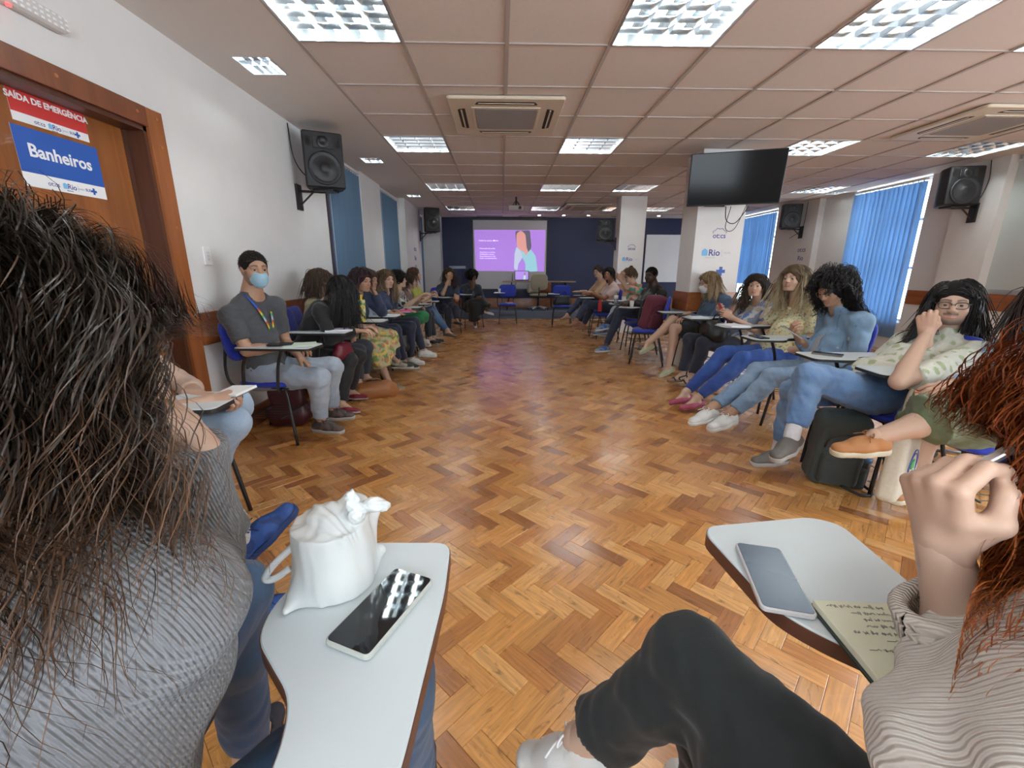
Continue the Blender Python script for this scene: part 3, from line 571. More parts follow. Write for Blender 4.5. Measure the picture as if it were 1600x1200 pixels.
# speakers
M_spk = mat('speaker_black', (.008, .008, .009), .5, bump=.3, bscale=300); M_cone = mat('speaker_cone', (.015, .015, .017), .45)
def speaker(pos, yaw, label, w=.36, h=.52, d=.3, wall=None, pitch=.0, cable=None):
    """pos: bottom centre of cabinet; local -y is the front"""
    t = thing('wall_speaker', label, 'speaker', tuple(pos)); R_ = Matrix.Rotation(yaw, 4, 'Z') @ Matrix.Rotation(pitch, 4, 'X')
    body = MB().prism(roundpoly([(-w/2, -d/2), (w/2, -d/2), (w/2*.92, d*.1), (w/2*.62, d/2), (-w/2*.62, d/2), (-w/2*.92, d*.1)], .03), 0, h, .012).xf(R_); body.build('cabinet', M_spk, t)
    def disc(cx, cz, prof, m, nm, n=20):
        V = []; F = []; th = np.arange(n)*2*PI/n
        for r, dy in prof: V += [(cx+r*math.cos(a), -d/2-dy, cz+r*math.sin(a)) for a in th]
        for k in range(len(prof)-1): F += [(k*n+i, k*n+(i+1) % n, (k+1)*n+(i+1) % n, (k+1)*n+i) for i in range(n)]
        F.append(tuple((len(prof)-1)*n+np.arange(n))); MB().add(V, F).xf(R_).build(nm, m, t, smooth=True)
    disc(0, h*.35, [(w*.41, 0), (w*.41, .012), (w*.37, .014), (w*.33, .004), (w*.3, .006), (w*.16, -.03+.034), (w*.12, .016), (w*.05, .022)], M_cone, 'woofer')
    hn = MB().box(-w*.24, w*.24, -d/2-.012, -d/2, h*.70, h*.92, .005).xf(R_); hn.build('horn_plate', M_cone, t)
    disc(0, h*.81, [(w*.15, .014), (w*.13, .02), (w*.05, .013), (w*.02, .012)], M_black, 'tweeter', 14)
    for sx_ in (-1, 1): MB().prism(roundpoly([(sx_*w*.30, h*.72), (sx_*w*.43, h*.74), (sx_*w*.43, h*.90), (sx_*w*.30, h*.92)], .01), 0, .004).xf(R_@Matrix(frame((0, -d/2, 0), (1, 0, 0), (0, 0, 1))@np.diag([1, 1, -1, 1]))).build('port', M_slot, t)
    MB().box(-.035, .035, -d/2-.003, -d/2, h*.1, h*.125).xf(R_).build('badge', mat('badge', (.5, .5, .52), .3), t)
    if wall is not None:
        wv = np.array(wall)-np.array(pos); br = MB(); a = np.array([0, 0, -.02]); br.tube([a, (wv[0], wv[1], -.02)], .013, 6).tube([a+(wv*[.45, .45, 0]), (wv[0], wv[1], -.16)], .009, 6)
        n_ = np.array([-.0, 0, 0]); br.box(wv[0]-.012, wv[0]+.012, wv[1]-.05, wv[1]+.05, -.2, .04).box(-.1, .1, -.08, .08, -.02, -.001); br.build('bracket', M_black, t)
    if cable is not None: MB().tube(curve([np.array(c)-np.array(pos) for c in cable]), .005, 6).build('cable', M_black, t, smooth=True)
    return t
speaker((-1.78, 4.78, 2.03), .42, 'black loudspeaker on the left wall above the first blind', wall=(XL+.012, 4.72, 2), w=.37, h=.5, cable=[(XL+.01, 4.65, 2.6), (XL+.03, 4.66, 2.3), (XL+.1, 4.75, 2.15), (-1.86, 4.9, 2.15)])
speaker((-1.63, 10.7, 2.1), .35, 'black loudspeaker far down the left wall beside the stage', wall=(XL+.132, 10.8, 2.1), w=.36, h=.52, cable=[(XL+.14, 10.7, 2.6), (XL+.14, 10.7, 2.1)])
speaker((5.93, 5.93, 2.07), -.2, 'black loudspeaker on the right wall beside the whiteboard', wall=(XR-.152, 5.9, 2.1), w=.40, h=.46, pitch=-.05, cable=[(6.16, 5.8, 2.6), (6.19, 5.8, 2.35), (6.14, 5.85, 2.1), (6.02, 6.0, 2.15)])
speaker((5.96, 9.35, 2.1), -.25, 'black loudspeaker behind the television on the right wall', wall=(XR-.132, 9.3, 2.1), w=.36, h=.46, cable=[(6.2, 9.2, 2.6), (6.2, 9.25, 2.1), (6.0, 9.3, 1.9)])
speaker((2.12, 9.3, 1.84), -.1, 'black loudspeaker hanging left of the column by the stage', w=.34, h=.4, wall=(2.3, 9.05, 1.84))
# whiteboard at the right edge
t = thing('whiteboard', 'large grey-white board in an aluminium frame at the right edge', 'whiteboard', (XR, 4.7, 1.02))
MB().box(-.03, -.001, -1.0, 1.0, 0, 1.52, .002).build('panel', mat('board_grey', (.50, .55, .54), .25), t)
e = MB(); 
for a, b, c_, d_ in ((-1.03, -1, -.03, 1.55), (1.0, 1.03, -.03, 1.55), (-1.0, 1.0, -.03, 0), (-1.0, 1.0, 1.52, 1.55)): e.box(-.045, -.001, a, b, c_, d_, .004)
e.build('frame', M_alu, t)
tag(MB().box(XR-.09, XR-.002, 3.4, 5.55, 2.56, 2.615, .01).build('screen_case', M_white), 'white roller case fixed above the whiteboard', 'screen case')
tag(MB().box(XR-.1, XR-.005, 4.75, 5.1, .66, .74, .005).build('wall_box', M_rail), 'small brown box mounted under the right-hand rail', 'box')

# ---------------------------------------------------------------- chairs
M_blueF = mat('blue_upholstery', (.012, .035, .42), .65, bump=.3, bscale=700, sheen=.2); M_tray = mat('tray_laminate', (.60, .66, .68), .32, var=.015); M_trayb = mat('tray_edge', (.018, .016, .016), .5); M_traybr = mat('tray_edge_brown', (.12, .045, .025), .4)
TRAY = roundpoly([(.10, .43), (.33, .42), (.325, .29), (.315, -.10), (.20, -.10), (.185, .06), (.165, .13), (.07, .20), (.065, .27)], [.04, .035, .3, .05, .05, .2, .1, .06, .2], 5)
def pad(w, d, th, puff, n=10):
    """upholstered rounded cushion in the xy plane"""
    rows = []; O = roundpoly([(-w/2, -d/2), (w/2, -d/2), (w/2, d/2), (-w/2, d/2)], min(w, d)*.32, 5); N_ = len(O)
    V = []
    for k, (s, z) in enumerate(((.86, -th/2), (.97, -th/2+.006), (1, -th*.1), (1.0, th*.15), (.97, th*.38), (.88, th*.52), (.6, th*.52+puff*.7), (.25, th*.52+puff))): V += [(x*s, y*s, z) for x, y in O]
    F = [tuple(range(N_))[::-1], tuple(7*N_+np.arange(N_))]
    for k in range(7): F += [(k*N_+i, k*N_+(i+1) % N_, (k+1)*N_+(i+1) % N_, (k+1)*N_+i) for i in range(N_)]
    return MB().add(V, F)
def make_chair(tray=True):
    t = thing('tablet_chair', '', 'chair')
    pad(.42, .41, .045, .012).xf(Matrix.Translation((0, 0, .452))).build('seat', M_blueF, t, smooth=True)
    Mb = frame((0, -.225, .76), (-1, 0, 0), (0, -.2, 1)); pad(.41, .30, .04, .012).xf(Mb).build('backrest', M_blueF, t, smooth=True)
    r = .011
    for sx_ in (-1, 1):
        MB().tube(curve([(sx_*.16, .13, .425), (sx_*.185, .16, .37), (sx_*.215, .205, .0)], 4), r, 7).build('leg', M_black, t, smooth=True)
        MB().tube(curve([(sx_*.16, -.11, .425), (sx_*.185, -.14, .37), (sx_*.215, -.235, .0)], 4), r, 7).build('leg', M_black, t, smooth=True)
    fr = MB()
    for sx_ in (-1, 1): fr.tube([(sx_*.16, .17, .425), (sx_*.16, -.17, .425)], r, 7).tube(curve([(sx_*.12, -.1, .42), (sx_*.13, -.25, .43), (sx_*.14, -.285, .55), (sx_*.14, -.25, .78)], 5), r*.9, 7)
    for y in (-.12, .14): fr.tube([(-.18, y, .42), (.18, y, .42)], r*.8, 6)
    fr.tube([(-.195, .1, .2), (.195, .1, .2)], .006, 5).tube([(-.195, -.15, .2), (.195, -.15, .2)], .006, 5); fr.build('frame', M_black, t, smooth=True)
    bk = MB()
    for i in range(7): bk.tube([(-.18+.06*i, -.15, .2), (-.18+.06*i, .1, .2)], .0025, 4)
    bk.build('book_basket', M_black, t)
    if tray:
        MB().prism(TRAY, .727, .741, .003).build('tablet', M_tray, t); MB().prism(inset(TRAY, -.002), .722, .7375).build('tablet_edge', M_trayb, t)
        sp = MB().tube(curve([(.165, .12, .425), (.235, .13, .43), (.25, .16, .6), (.255, .2, .715)], 5), r, 7).tube(curve([(.165, -.1, .425), (.24, -.1, .43), (.255, -.08, .6), (.255, -.03, .715)], 5), r, 7).box(.19, .28, -.06, .3, .714, .722); sp.build('tablet_support', M_black, t, smooth=False)
    return t
CH = {True: make_chair(True), False: make_chair(False)}; CHU = {True: 0, False: 0}; PRIST = {k: list(v.children) for k, v in CH.items()}
def dup(root, loc, rotz, label=None, group=None, kids=None):
    r = root.copy(); COL.objects.link(r); r.location = loc; r.rotation_euler = (0, 0, rotz)
    if label: r['label'] = label
    if group: r['group'] = group
    for ch in (kids or list(root.children)):
        c = ch.copy(); COL.objects.link(c); c.parent = r
        for g in ch.children: d = g.copy(); COL.objects.link(d); d.parent = c
    return r
def chair(x, y, face, label, tray=True):
    """face: heading in degrees, 0 = looking at +y, 90 = looking at -x"""
    if not CHU[tray]: CHU[tray] = 1; c = CH[tray]; c.location = (x, y, 0); c.rotation_euler.z = math.radians(face); c['label'] = label
    else: c = dup(CH[tray], (x, y, 0), math.radians(face), label, None, PRIST[tray])
    c['group'] = 'blue tablet-arm chairs in the circle'; return c
CHAIRS = [(.15, 10.45, 180, 'empty blue tablet-arm chair with red book before the stage table'), (1.38, 9.95, 175, 'empty blue tablet-arm chair holding the black handbag'), (2.02, 5.9, 70, 'blue tablet-arm chair carrying the maroon backpack')]
for a in CHAIRS: chair(*a)
# the two nearest chairs have brown-edged tablets of their own outline
def near_chair(x, y, face, label, outline):
    c = chair(x, y, face, label, False); M = np.array((Matrix.Translation((x, y, 0)) @ Matrix.Rotation(math.radians(face), 4, 'Z')).inverted())
    O = np.array([(M@np.array([a, b, 0, 1]))[:2] for a, b in outline]); O = roundpoly(O[:, :2], [.03]*len(O), 5)
    MB().prism(O, .722, .74, .002).build('tablet', M_tray, c); MB().prism(inset(O, -.0015), .712, .7365).build('tablet_edge', M_traybr, c)
    cx, cy = O[:, 0].mean(), O[:, 1].mean(); xm = .25
    sp = MB().tube(curve([(.165, .12, .425), (.235, .13, .43), (.25, .12, .6), (.25, .15, .705)], 5), .011, 8).tube(curve([(.165, -.1, .425), (.24, -.1, .43), (.255, -.1, .6), (.255, -.06, .705)], 5), .011, 8).box(.21, .29, -.1, .22, .70, .712); sp.build('tablet_support', M_black, c)
    return c
near_chair(-.46, .28, 0, 'nearest left tablet-arm chair, under the grey knitted sweater', [(-.325, .735), (-.10, .73), (-.095, .60), (-.108, .34), (-.14, .14), (-.24, .14), (-.245, .36), (-.262, .42), (-.352, .51), (-.362, .57)])
near_chair(.47, .26, 6, 'nearest right tablet-arm chair, holding the open notebook', [(.408, .745), (.425, .775), (.66, .805), (.705, .775), (.69, .60), (.70, .45), (.72, .16), (.62, .15), (.60, .32), (.55, .42), (.46, .50), (.425, .55)])
# ---------------------------------------------------------------- implicit surfaces: smooth unions of cones and ellipsoids, meshed by surface nets
def HS(s): return sum(ord(c)*(i+3) for i, c in enumerate(s))
def nrm(v): v = np.asarray(v, float); return v/(np.linalg.norm(v)+1e-12)
A3 = lambda *v: np.array(v, float)
class SDF:
    def __init__(s): s.P = []
    def cone(s, a, b, ra, rb=None, k=.02, flat=None, clip=None, op='u'):
        """flat=(axis, factor>1): squashed along axis.  clip=[(point, normal)]: keep what lies behind each plane"""
        a = A3(*a); b = A3(*b); rb = ra if rb is None else rb; R = max(ra, rb)+k+.01
        s.P.append(('c', (a, b, ra, rb, flat), k, clip, op, np.minimum(a, b)-R, np.maximum(a, b)+R)); return s
    def chain(s, pts, rs, k=.015, **kw):
        for i in range(len(pts)-1): s.cone(pts[i], pts[i+1], rs[i], rs[i+1], k, **kw)
        return s
    def ell(s, c, r, M=None, k=.02, clip=None, op='u'):
        c = A3(*c); r = A3(*r); M = np.eye(3) if M is None else np.asarray(M)[:3, :3]; e = np.sqrt(((M*r)**2).sum(1))+k+.01
        s.P.append(('e', (c, r, M), k, clip, op, c-e, c+e)); return s
    def cube(s, c, h, M=None, r=.01, k=.01, clip=None, op='u'):
        c = A3(*c); h = A3(*h); M = np.eye(3) if M is None else np.asarray(M)[:3, :3]; e = np.abs(M)@h+r+k+.01
        s.P.append(('b', (c, h, M, r), k, clip, op, c-e, c+e)); return s
    def mesh(s, h, lo=None, hi=None, clips=None):
        us = [p for p in s.P if p[4] == 'u']; L = np.min([p[5] for p in us], 0); H = np.max([p[6] for p in us], 0)
        if lo is not None: L = np.maximum(L, lo); H = np.minimum(H, hi)
        n = np.maximum(np.ceil((H-L)/h).astype(int)+2, 4); G = np.full(n, .08, np.float32); ax = [L[i]+h*np.arange(n[i]) for i in range(3)]
        for ty, q, k, clip, op, pl, ph in s.P:
            i0 = np.clip(np.floor((pl-L)/h).astype(int), 0, n); i1 = np.clip(np.ceil((ph-L)/h).astype(int)+1, 0, n)
            if (i1-i0).min() <= 0: continue
            sl = tuple(slice(a, b) for a, b in zip(i0, i1)); X = ax[0][sl[0]][:, None, None]; Y_ = ax[1][sl[1]][None, :, None]; Z = ax[2][sl[2]][None, None, :]
            if ty == 'c':
                a, b, ra, rb, flat = q; d = b-a; dd = d@d+1e-12; t = np.clip(((X-a[0])*d[0]+(Y_-a[1])*d[1]+(Z-a[2])*d[2])/dd, 0, 1)
                vx, vy, vz = X-a[0]-t*d[0], Y_-a[1]-t*d[1], Z-a[2]-t*d[2]; l2 = vx*vx+vy*vy+vz*vz
                if flat is not None: w = flat[0]; c = vx*w[0]+vy*w[1]+vz*w[2]; l2 = l2+(flat[1]**2-1)*c*c
                D = np.sqrt(l2)-(ra+t*(rb-ra))
                if flat is not None: D = D/flat[1]**.5
            else:
                c, r, M = q[:3]; x, y, z = X-c[0], Y_-c[1], Z-c[2]
                u = [x*M[0, i]+y*M[1, i]+z*M[2, i] for i in range(3)]
                if ty == 'e': D = np.sqrt((u[0]/r[0])**2+(u[1]/r[1])**2+(u[2]/r[2])**2); D = (D-1)*min(r)*(.6+.4*min(r)/max(r)) if max(r)/min(r) < 3 else (D-1)*min(r)
                else:
                    u = [np.abs(u[i])-r[i] for i in range(3)]; D = np.sqrt(sum(np.maximum(v, 0)**2 for v in u))+np.minimum(np.maximum(np.maximum(u[0], u[1]), u[2]), 0)-q[3]
            if clip:
                for p, nn in clip: D = np.maximum(D, (X-p[0])*nn[0]+(Y_-p[1])*nn[1]+(Z-p[2])*nn[2])
            g = G[sl]
            if op == 'u': hh = np.maximum(k-np.abs(g-D), 0)/k if k > 0 else 0; G[sl] = np.minimum(g, D)-hh*hh*k*.25
            else: D = -D; hh = np.maximum(k-np.abs(g-D), 0)/k; G[sl] = np.maximum(g, D)+hh*hh*k*.25
        if clips:
            for p, nn in clips: G = np.maximum(G, (ax[0][:, None, None]-p[0])*nn[0]+(ax[1][None, :, None]-p[1])*nn[1]+(ax[2][None, None, :]-p[2])*nn[2])
        return nets(G, L, h)
def nets(G, L, h):
    G = G.copy(); 
    for a in range(3):
        sl = [slice(None)]*3
        for e in (0, -1): sl[a] = e; G[tuple(sl)] = np.maximum(G[tuple(sl)], 1e-3)
    S = G < 0; c = S[:-1, :-1, :-1].astype(np.int8); tot = np.zeros(c.shape, np.int8)
    for i in (0, 1):
        for j in (0, 1):
            for k in (0, 1): tot += S[i:S.shape[0]-1+i, j:S.shape[1]-1+j, k:S.shape[2]-1+k]
    idx = np.argwhere((tot > 0) & (tot < 8)); n = len(idx)
    if n == 0: return np.zeros((0, 3)), np.zeros((0, 4), int)
    vid = np.full(c.shape, -1, np.int32); vid[tuple(idx.T)] = np.arange(n); acc = np.zeros((n, 3)); cnt = np.zeros(n)
    for a in range(3):
        o = [x for x in range(3) if x != a]
        for u in (0, 1):
            for v in (0, 1):
                p = idx.copy(); p[:, o[0]] += u; p[:, o[1]] += v; q = p.copy(); q[:, a] += 1; f0 = G[tuple(p.T)]; f1 = G[tuple(q.T)]; m = (f0 < 0) != (f1 < 0)
                t = np.where(m, f0/np.where(m, f0-f1, 1), 0); P = p.astype(float); P[:, a] += t; acc[m] += P[m]; cnt[m] += 1
    V = L+h*acc/cnt[:, None]; F = []
    for a in range(3):
        o = [(a+1) % 3, (a+2) % 3]; sl0 = [slice(None)]*3; sl1 = [slice(None)]*3; sl0[a] = slice(0, -1); sl1[a] = slice(1, None)
        s0 = S[tuple(sl0)]; s1 = S[tuple(sl1)]; m = s0 != s1
        b = [slice(None)]*3
        for x in o: b[x] = slice(1, -1)
        mm = np.zeros_like(m); mm[tuple(b)] = m[tuple(b)]; e = np.argwhere(mm)
        if not len(e): continue
        def at(du, dv): q = e.copy(); q[:, o[0]] -= du; q[:, o[1]] -= dv; return vid[tuple(q.T)]
        Q = np.stack([at(1, 1), at(0, 1), at(0, 0), at(1, 0)], 1); fl = ~s0[tuple(e.T)]; Q[fl] = Q[fl][:, ::-1]; F.append(Q)
    return V, np.concatenate(F)
def vnoise(P, f, seed=0):
    """smooth pseudo-noise, about -1..1"""
    r = np.random.default_rng(seed); out = np.zeros(len(P))
    for i in range(5): d = r.normal(size=3); d /= np.linalg.norm(d); out += np.sin((P@d)*f*(.7+.25*i)+r.random()*6.3+1.5*np.sin((P@r.normal(size=3))*f*.31))
    return out/2.6
def vnormals(V, F):
    n = np.zeros_like(V); a = V[F[:, 2]]-V[F[:, 0]]; b = V[F[:, 3]]-V[F[:, 1]]; c = np.cross(a, b)
    for i in range(4): np.add.at(n, F[:, i], c)
    return n/(np.linalg.norm(n, axis=1)[:, None]+1e-12)
def wrinkle(V, F, amp, f, seed, w=None):
    N_ = vnormals(V, F); n = vnoise(V, f, seed); n = np.sign(n)*np.abs(n)**.8; d = amp*n
    if w is not None: d = d*w
    return V+N_*d[:, None]
def join(parts):
    Vs, Fs, n = [], [], 0
    for V, F in parts: Vs.append(V); Fs.append(F+n); n += len(V)
    return np.concatenate(Vs), np.concatenate(Fs)

# ---------------------------------------------------------------- canonical head: x right, y forward, z up, about 23 cm tall
def head_sdf(fem=True, ears=True):
    s = SDF(); w = .95 if fem else 1.0
    s.ell((0, -.018, .030), (.073, .094, .084), k=.02).ell((0, .022, -.022), (.060*w, .068, .082), k=.03)
    s.ell((0, .030, -.072), (.043*w, .047, .036), k=.03).ell((0, .066, -.098), (.020*w, .018, .016), k=.022)
    for q in (-1, 1):
        s.ell((q*.038, .050, -.030), (.024, .026, .026), k=.02); s.cone((q*.042, .066, .024), (q*.014, .082, .022), .010, .010, k=.012)
        s.cone((q*.050*w, .0, -.05), (q*.030*w, .045, -.090), .016, .016, k=.02)
        s.ell((q*.031, .090, .002), (.016, .014, .012), k=.012, op='s')
        s.ell((q*.031, .072, .001), (.0155, .0148, .0142), k=.003); s.ell((q*.031, .089, .0005), (.0118, .012, .0040), k=.002, op='s')
        if ears: s.ell((q*.077, -.008, -.008), (.010, .018, .031), np.array([[1, 0, q*.25], [0, 1, 0], [-q*.25, 0, 1]]), k=.006); s.ell((q*.087, -.002, -.004), (.007, .009, .016), k=.005, op='s')
    s.cone((0, .082, .012), (0, .102, -.024), .0075, .0115, k=.010)
    for q in (-1, 1): s.ell((q*.012, .094, -.028), (.008, .010, .007), k=.006); s.ell((q*.007, .102, -.037), (.0035, .005, .003), k=.002, op='s')
    s.cone((-.019, .077, -.0565), (0, .090, -.053), .0050, .0062, k=.006).cone((.019, .077, -.0565), (0, .090, -.053), .0050, .0062, k=.006)
    s.cone((-.015, .079, -.067), (.015, .079, -.067), .0058, k=.006).ell((0, .086, -.067), (.012, .006, .006), k=.006); s.cone((-.020, .088, -.0605), (.020, .088, -.0605), .0012, k=.003, op='s')
    s.cone((0, -.015, -.03), (0, -.035, -.16), .052 if fem else .060, .050 if fem else .060, k=.03)
    return s
HEADC = {}
def head_mesh(fem, h):
    key = (fem, h)
    if key not in HEADC: V, F = head_sdf(fem).mesh(h, (-.2, -.2, -.105), (.2, .2, .2)); HEADC[key] = (V, F)
    return HEADC[key]
def bump_(x, c, w): return np.exp(-((x-c)/w)**2)
def head_colors(V, skin, lip=None, brow=(.03, .02, .015), beard=None, fem=True, makeup=.35):
    x, y, z = V.T; C_ = np.tile(np.array(skin), (len(V), 1)); ax = np.abs(x)
    def mix(m, col): nonlocal C_; m = np.clip(m, 0, 1)[:, None]; C_ = C_*(1-m)+np.array(col)*m
    mix(.30*bump_(ax, .040, .018)*bump_(z, -.034, .02)*(y > .03), np.array(skin)*[1.1, .72, .68]); mix(.25*bump_(ax, 0, .014)*bump_(z, -.026, .014)*(y > .085), np.array(skin)*[1.08, .75, .7])
    if beard is not None:
        m = np.maximum(bump_(z, -.098, .034)*(y > -.01), bump_(z, -.0455, .0075)*(ax < .030)*(y > .06)); m = np.maximum(m, ((ax > .050) & (z < -.01) & (z > -.09) & (y > -.005) & (y < .045))*.8)
        m = m*(1-.9*bump_(z, -.062, .010)*(ax < .022)); mix(m*beard[3], beard[:3])
    m = (ax < .024)*(y > .066)*((bump_(z, -.0540+.10*ax, .0042) > .45) | (bump_(z, -.0670, .0048) > .42)); lipc = lip or tuple(np.array(skin)*[.85, .5, .5]); mix(m*.85, lipc)
    t = np.clip((ax-.012)/.036, 0, 1); bz = .0245+.006*np.sin(t*PI*.8)-.003*t; m = (ax > .011)*(ax < .050)*(y > .04)*bump_(z, bz, (.0036 if fem else .0050)*(1.15-.5*t)); mix(m*.92, brow)
    m = (y > .04)*bump_(ax, .031, .017)*bump_(z, .0065, .0030); mix(m*makeup*1.6, (.02, .012, .01))
    m = (y > .05)*bump_(ax, .031, .018)*bump_(z, .004, .012); mix(m*.22, np.array(skin)*.5)
    return C_
EYEC = {}
def eye_mesh(col):
    if col in EYEC: return EYEC[col]
    n1, n2 = 16, 12; V = []
    for i in range(n2+1):
        ph = PI*i/n2
        for j in range(n1): V.append((math.sin(ph)*math.cos(2*PI*j/n1)*.0125, math.cos(ph)*.0125, math.sin(ph)*math.sin(2*PI*j/n1)*.0125))
    V = np.array(V); F = np.array([(i*n1+j, i*n1+(j+1) % n1, (i+1)*n1+(j+1) % n1, (i+1)*n1+j) for i in range(n2) for j in range(n1)]); r = np.hypot(V[:, 0], V[:, 2]); C_ = np.tile([.46, .44, .42], (len(V), 1)); f = V[:, 1] > 0
    C_[f & (r < .0066)] = col; C_[f & (r < .0034)] = (.005, .005, .005); me = np_mesh('eye', V, F, True, C_); me.materials.append(mat('eye', rough=.08, vcol=True)); EYEC[col] = me; return me

# ---------------------------------------------------------------- canonical right hand: wrist at the origin, fingers along +y, back of the hand +z, thumb on -x
HANDC = {}
POSE = {  # curl per joint (deg) for the four fingers (index..little), spread, thumb direction
 'relax': dict(c=[(18, 25, 15), (24, 32, 20), (28, 36, 22), (32, 38, 22)], th=[(-.045, .045, -.012), (-.058, .078, -.022), (-.050, .103, -.034)]),
 'flat': dict(c=[(4, 6, 4), (5, 8, 4), (6, 8, 5), (8, 10, 6)], th=[(-.048, .040, -.006), (-.068, .068, -.010), (-.076, .096, -.012)]),
 'fist': dict(c=[(70, 90, 50), (76, 95, 50), (80, 95, 50), (84, 95, 50)], th=[(-.040, .045, -.022), (-.036, .076, -.038), (-.012, .088, -.046)]),
 'hold': dict(c=[(40, 48, 25), (48, 55, 28), (54, 58, 30), (60, 60, 30)], th=[(-.050, .042, -.018), (-.058, .075, -.032), (-.046, .100, -.042)]),
 'chin': dict(c=[(30, 80, 40), (52, 92, 45), (58, 95, 45), (64, 95, 45)], th=[(-.052, .040, -.010), (-.070, .068, -.014), (-.066, .098, -.020)]),
 'grip': dict(c=[(66, 52, 26), (74, 40, 22), (80, 34, 20), (86, 36, 20)], th=[(-.044, .044, -.028), (-.040, .074, -.050), (-.022, .092, -.066)]),
 'pinch': dict(c=[(46, 52, 30), (54, 58, 34), (62, 62, 36), (66, 66, 36)], th=[(-.046, .046, -.024), (-.046, .078, -.046), (-.030, .098, -.060)])}
def hand_mesh(side, pose, h=.0035, nails=False):
    key = (side, pose, h)
    if key not in HANDC:
        p = POSE[pose]; s = SDF(); kn = [(-.031, .092, .0), (-.010, .097, .003), (.011, .093, .001), (.030, .084, -.003)]; L_ = [(.043, .026, .020), (.048, .030, .021), (.044, .028, .020), (.034, .021, .018)]; R_ = [.0098, .0100, .0094, .0084]; tips = []
        for i, k_ in enumerate(kn): s.cone((-.016+.0105*i, .0, -.002), k_, .0165 if i < 3 else .0150, .0125 if i < 3 else .011, k=.010, flat=((0, 0, 1), 1.15))
        s.cone((0, -.05, 0), (0, .012, 0), .0278, .0255, k=.012, flat=((0, 0, 1), 1.06))
        for i, k_ in enumerate(kn):
            P = [A3(*k_)]; a = 0; sp = (-.10, -.02, .06, .16)[i]
            for l, c in zip(L_[i], p['c'][i]): a += math.radians(c); P.append(P[-1]+l*A3(math.sin(sp)*math.cos(a), math.cos(sp)*math.cos(a), -math.sin(a)))
            r = R_[i]; s.chain(P, [r*1.08, r, r*.92, r*.78], k=.0035); tips.append((P[3], P[2], a))
        T_ = [A3(-.018, .012, -.006)]+[A3(*q) for q in p['th']]; s.chain(T_, [.017, .0135, .0115, .0088], k=.006); s.cone((-.03, .05, -.004), T_[1], .011, .012, k=.010)
        tips.append((T_[3], T_[2], 0)); V, F = s.mesh(h); HANDC[key] = (V, F, tips)
    V, F, tips = HANDC[key]
    if side == 'L': V = V*[-1, 1, 1]; F = F[:, ::-1]; tips = [(a*[-1, 1, 1], b*[-1, 1, 1], c) for a, b, c in tips]
    return V, F, tips

# ---------------------------------------------------------------- shoes: ankle joint at the origin (9 cm above the sole), toe along +y, x right
SHOEC = {}
def shoe_geo(kind, h):
    key = (kind, h)
    if key in SHOEC: return SHOEC[key]
    up, so = SDF(), SDF(); z0 = -.085
    if kind in ('sneaker', 'runner', 'oxford'):
        up.cone((0, -.045, z0+.045), (0, .06, z0+.045), .040, .042, k=.03, flat=((0, 0, 1), 1.05)).cone((0, .06, z0+.040), (.004, .150, z0+.034), .044, .036, k=.03, flat=((0, 0, 1), 1.35)).cone((0, -.03, z0+.05), (0, -.01, z0+.088), .036, .036, k=.02)
        up.cone((0, .0, z0+.075), (0, .09, z0+.05), .028, .026, k=.02)
        clip = [((0, 0, z0+.095), (0, 0, 1)), ((0, 0, z0+.012), (0, 0, -1))]
        so.cone((0, -.045, z0+.018), (0, .05, z0+.018), .042, .043, k=.02).cone((0, .05, z0+.018), (.004, .150, z0+.018), .046, .040, k=.03); sc = [((0, 0, z0+.028), (0, 0, 1)), ((0, 0, z0), (0, 0, -1))]
    elif kind == 'flat':
        up.cone((0, -.045, z0+.028), (0, .06, z0+.028), .034, .037, k=.03).cone((0, .06, z0+.026), (0, .145, z0+.022), .039, .026, k=.03, flat=((0, 0, 1), 1.3)); up.ell((0, .03, z0+.075), (.030, .085, .045), k=.004, op='s'); clip = [((0, 0, z0+.010), (0, 0, -1))]
        so.cone((0, -.045, z0+.010), (0, .06, z0+.010), .036, .039, k=.02).cone((0, .06, z0+.010), (0, .145, z0+.010), .041, .028, k=.03); sc = [((0, 0, z0+.014), (0, 0, 1)), ((0, 0, z0), (0, 0, -1))]
    elif kind == 'sandal':
        for y0, y1, zz in ((.095, .125, .05), (.045, .065, .062), (-.05, -.03, .07)):
            up.cone((-.045, (y0+y1)/2, z0+.02), (0, (y0+y1)/2, z0+zz), .010, .010, k=.01, flat=((0, 0, 1), 1.6)).cone((0, (y0+y1)/2, z0+zz), (.045, (y0+y1)/2, z0+.02), .010, .010, k=.01, flat=((0, 0, 1), 1.6))
        up.cone((-.03, -.055, z0+.05), (.03, -.055, z0+.05), .010, k=.01); up.cone((-.03, -.04, z0+.07), (-.03, .05, z0+.05), .008, k=.01).cone((.03, -.04, z0+.07), (.03, .05, z0+.05), .008, k=.01); clip = None
        so.cone((0, -.045, z0+.02), (0, .06, z0+.02), .040, .042, k=.02).cone((0, .06, z0+.02), (0, .150, z0+.016), .046, .036, k=.03); sc = [((0, 0, z0+.024), (0, 0, 1)), ((0, 0, z0-.006), (0, 0, -1))]
    SHOEC[key] = (up.mesh(h, clips=clip), so.mesh(h*.8, clips=sc)); return SHOEC[key]

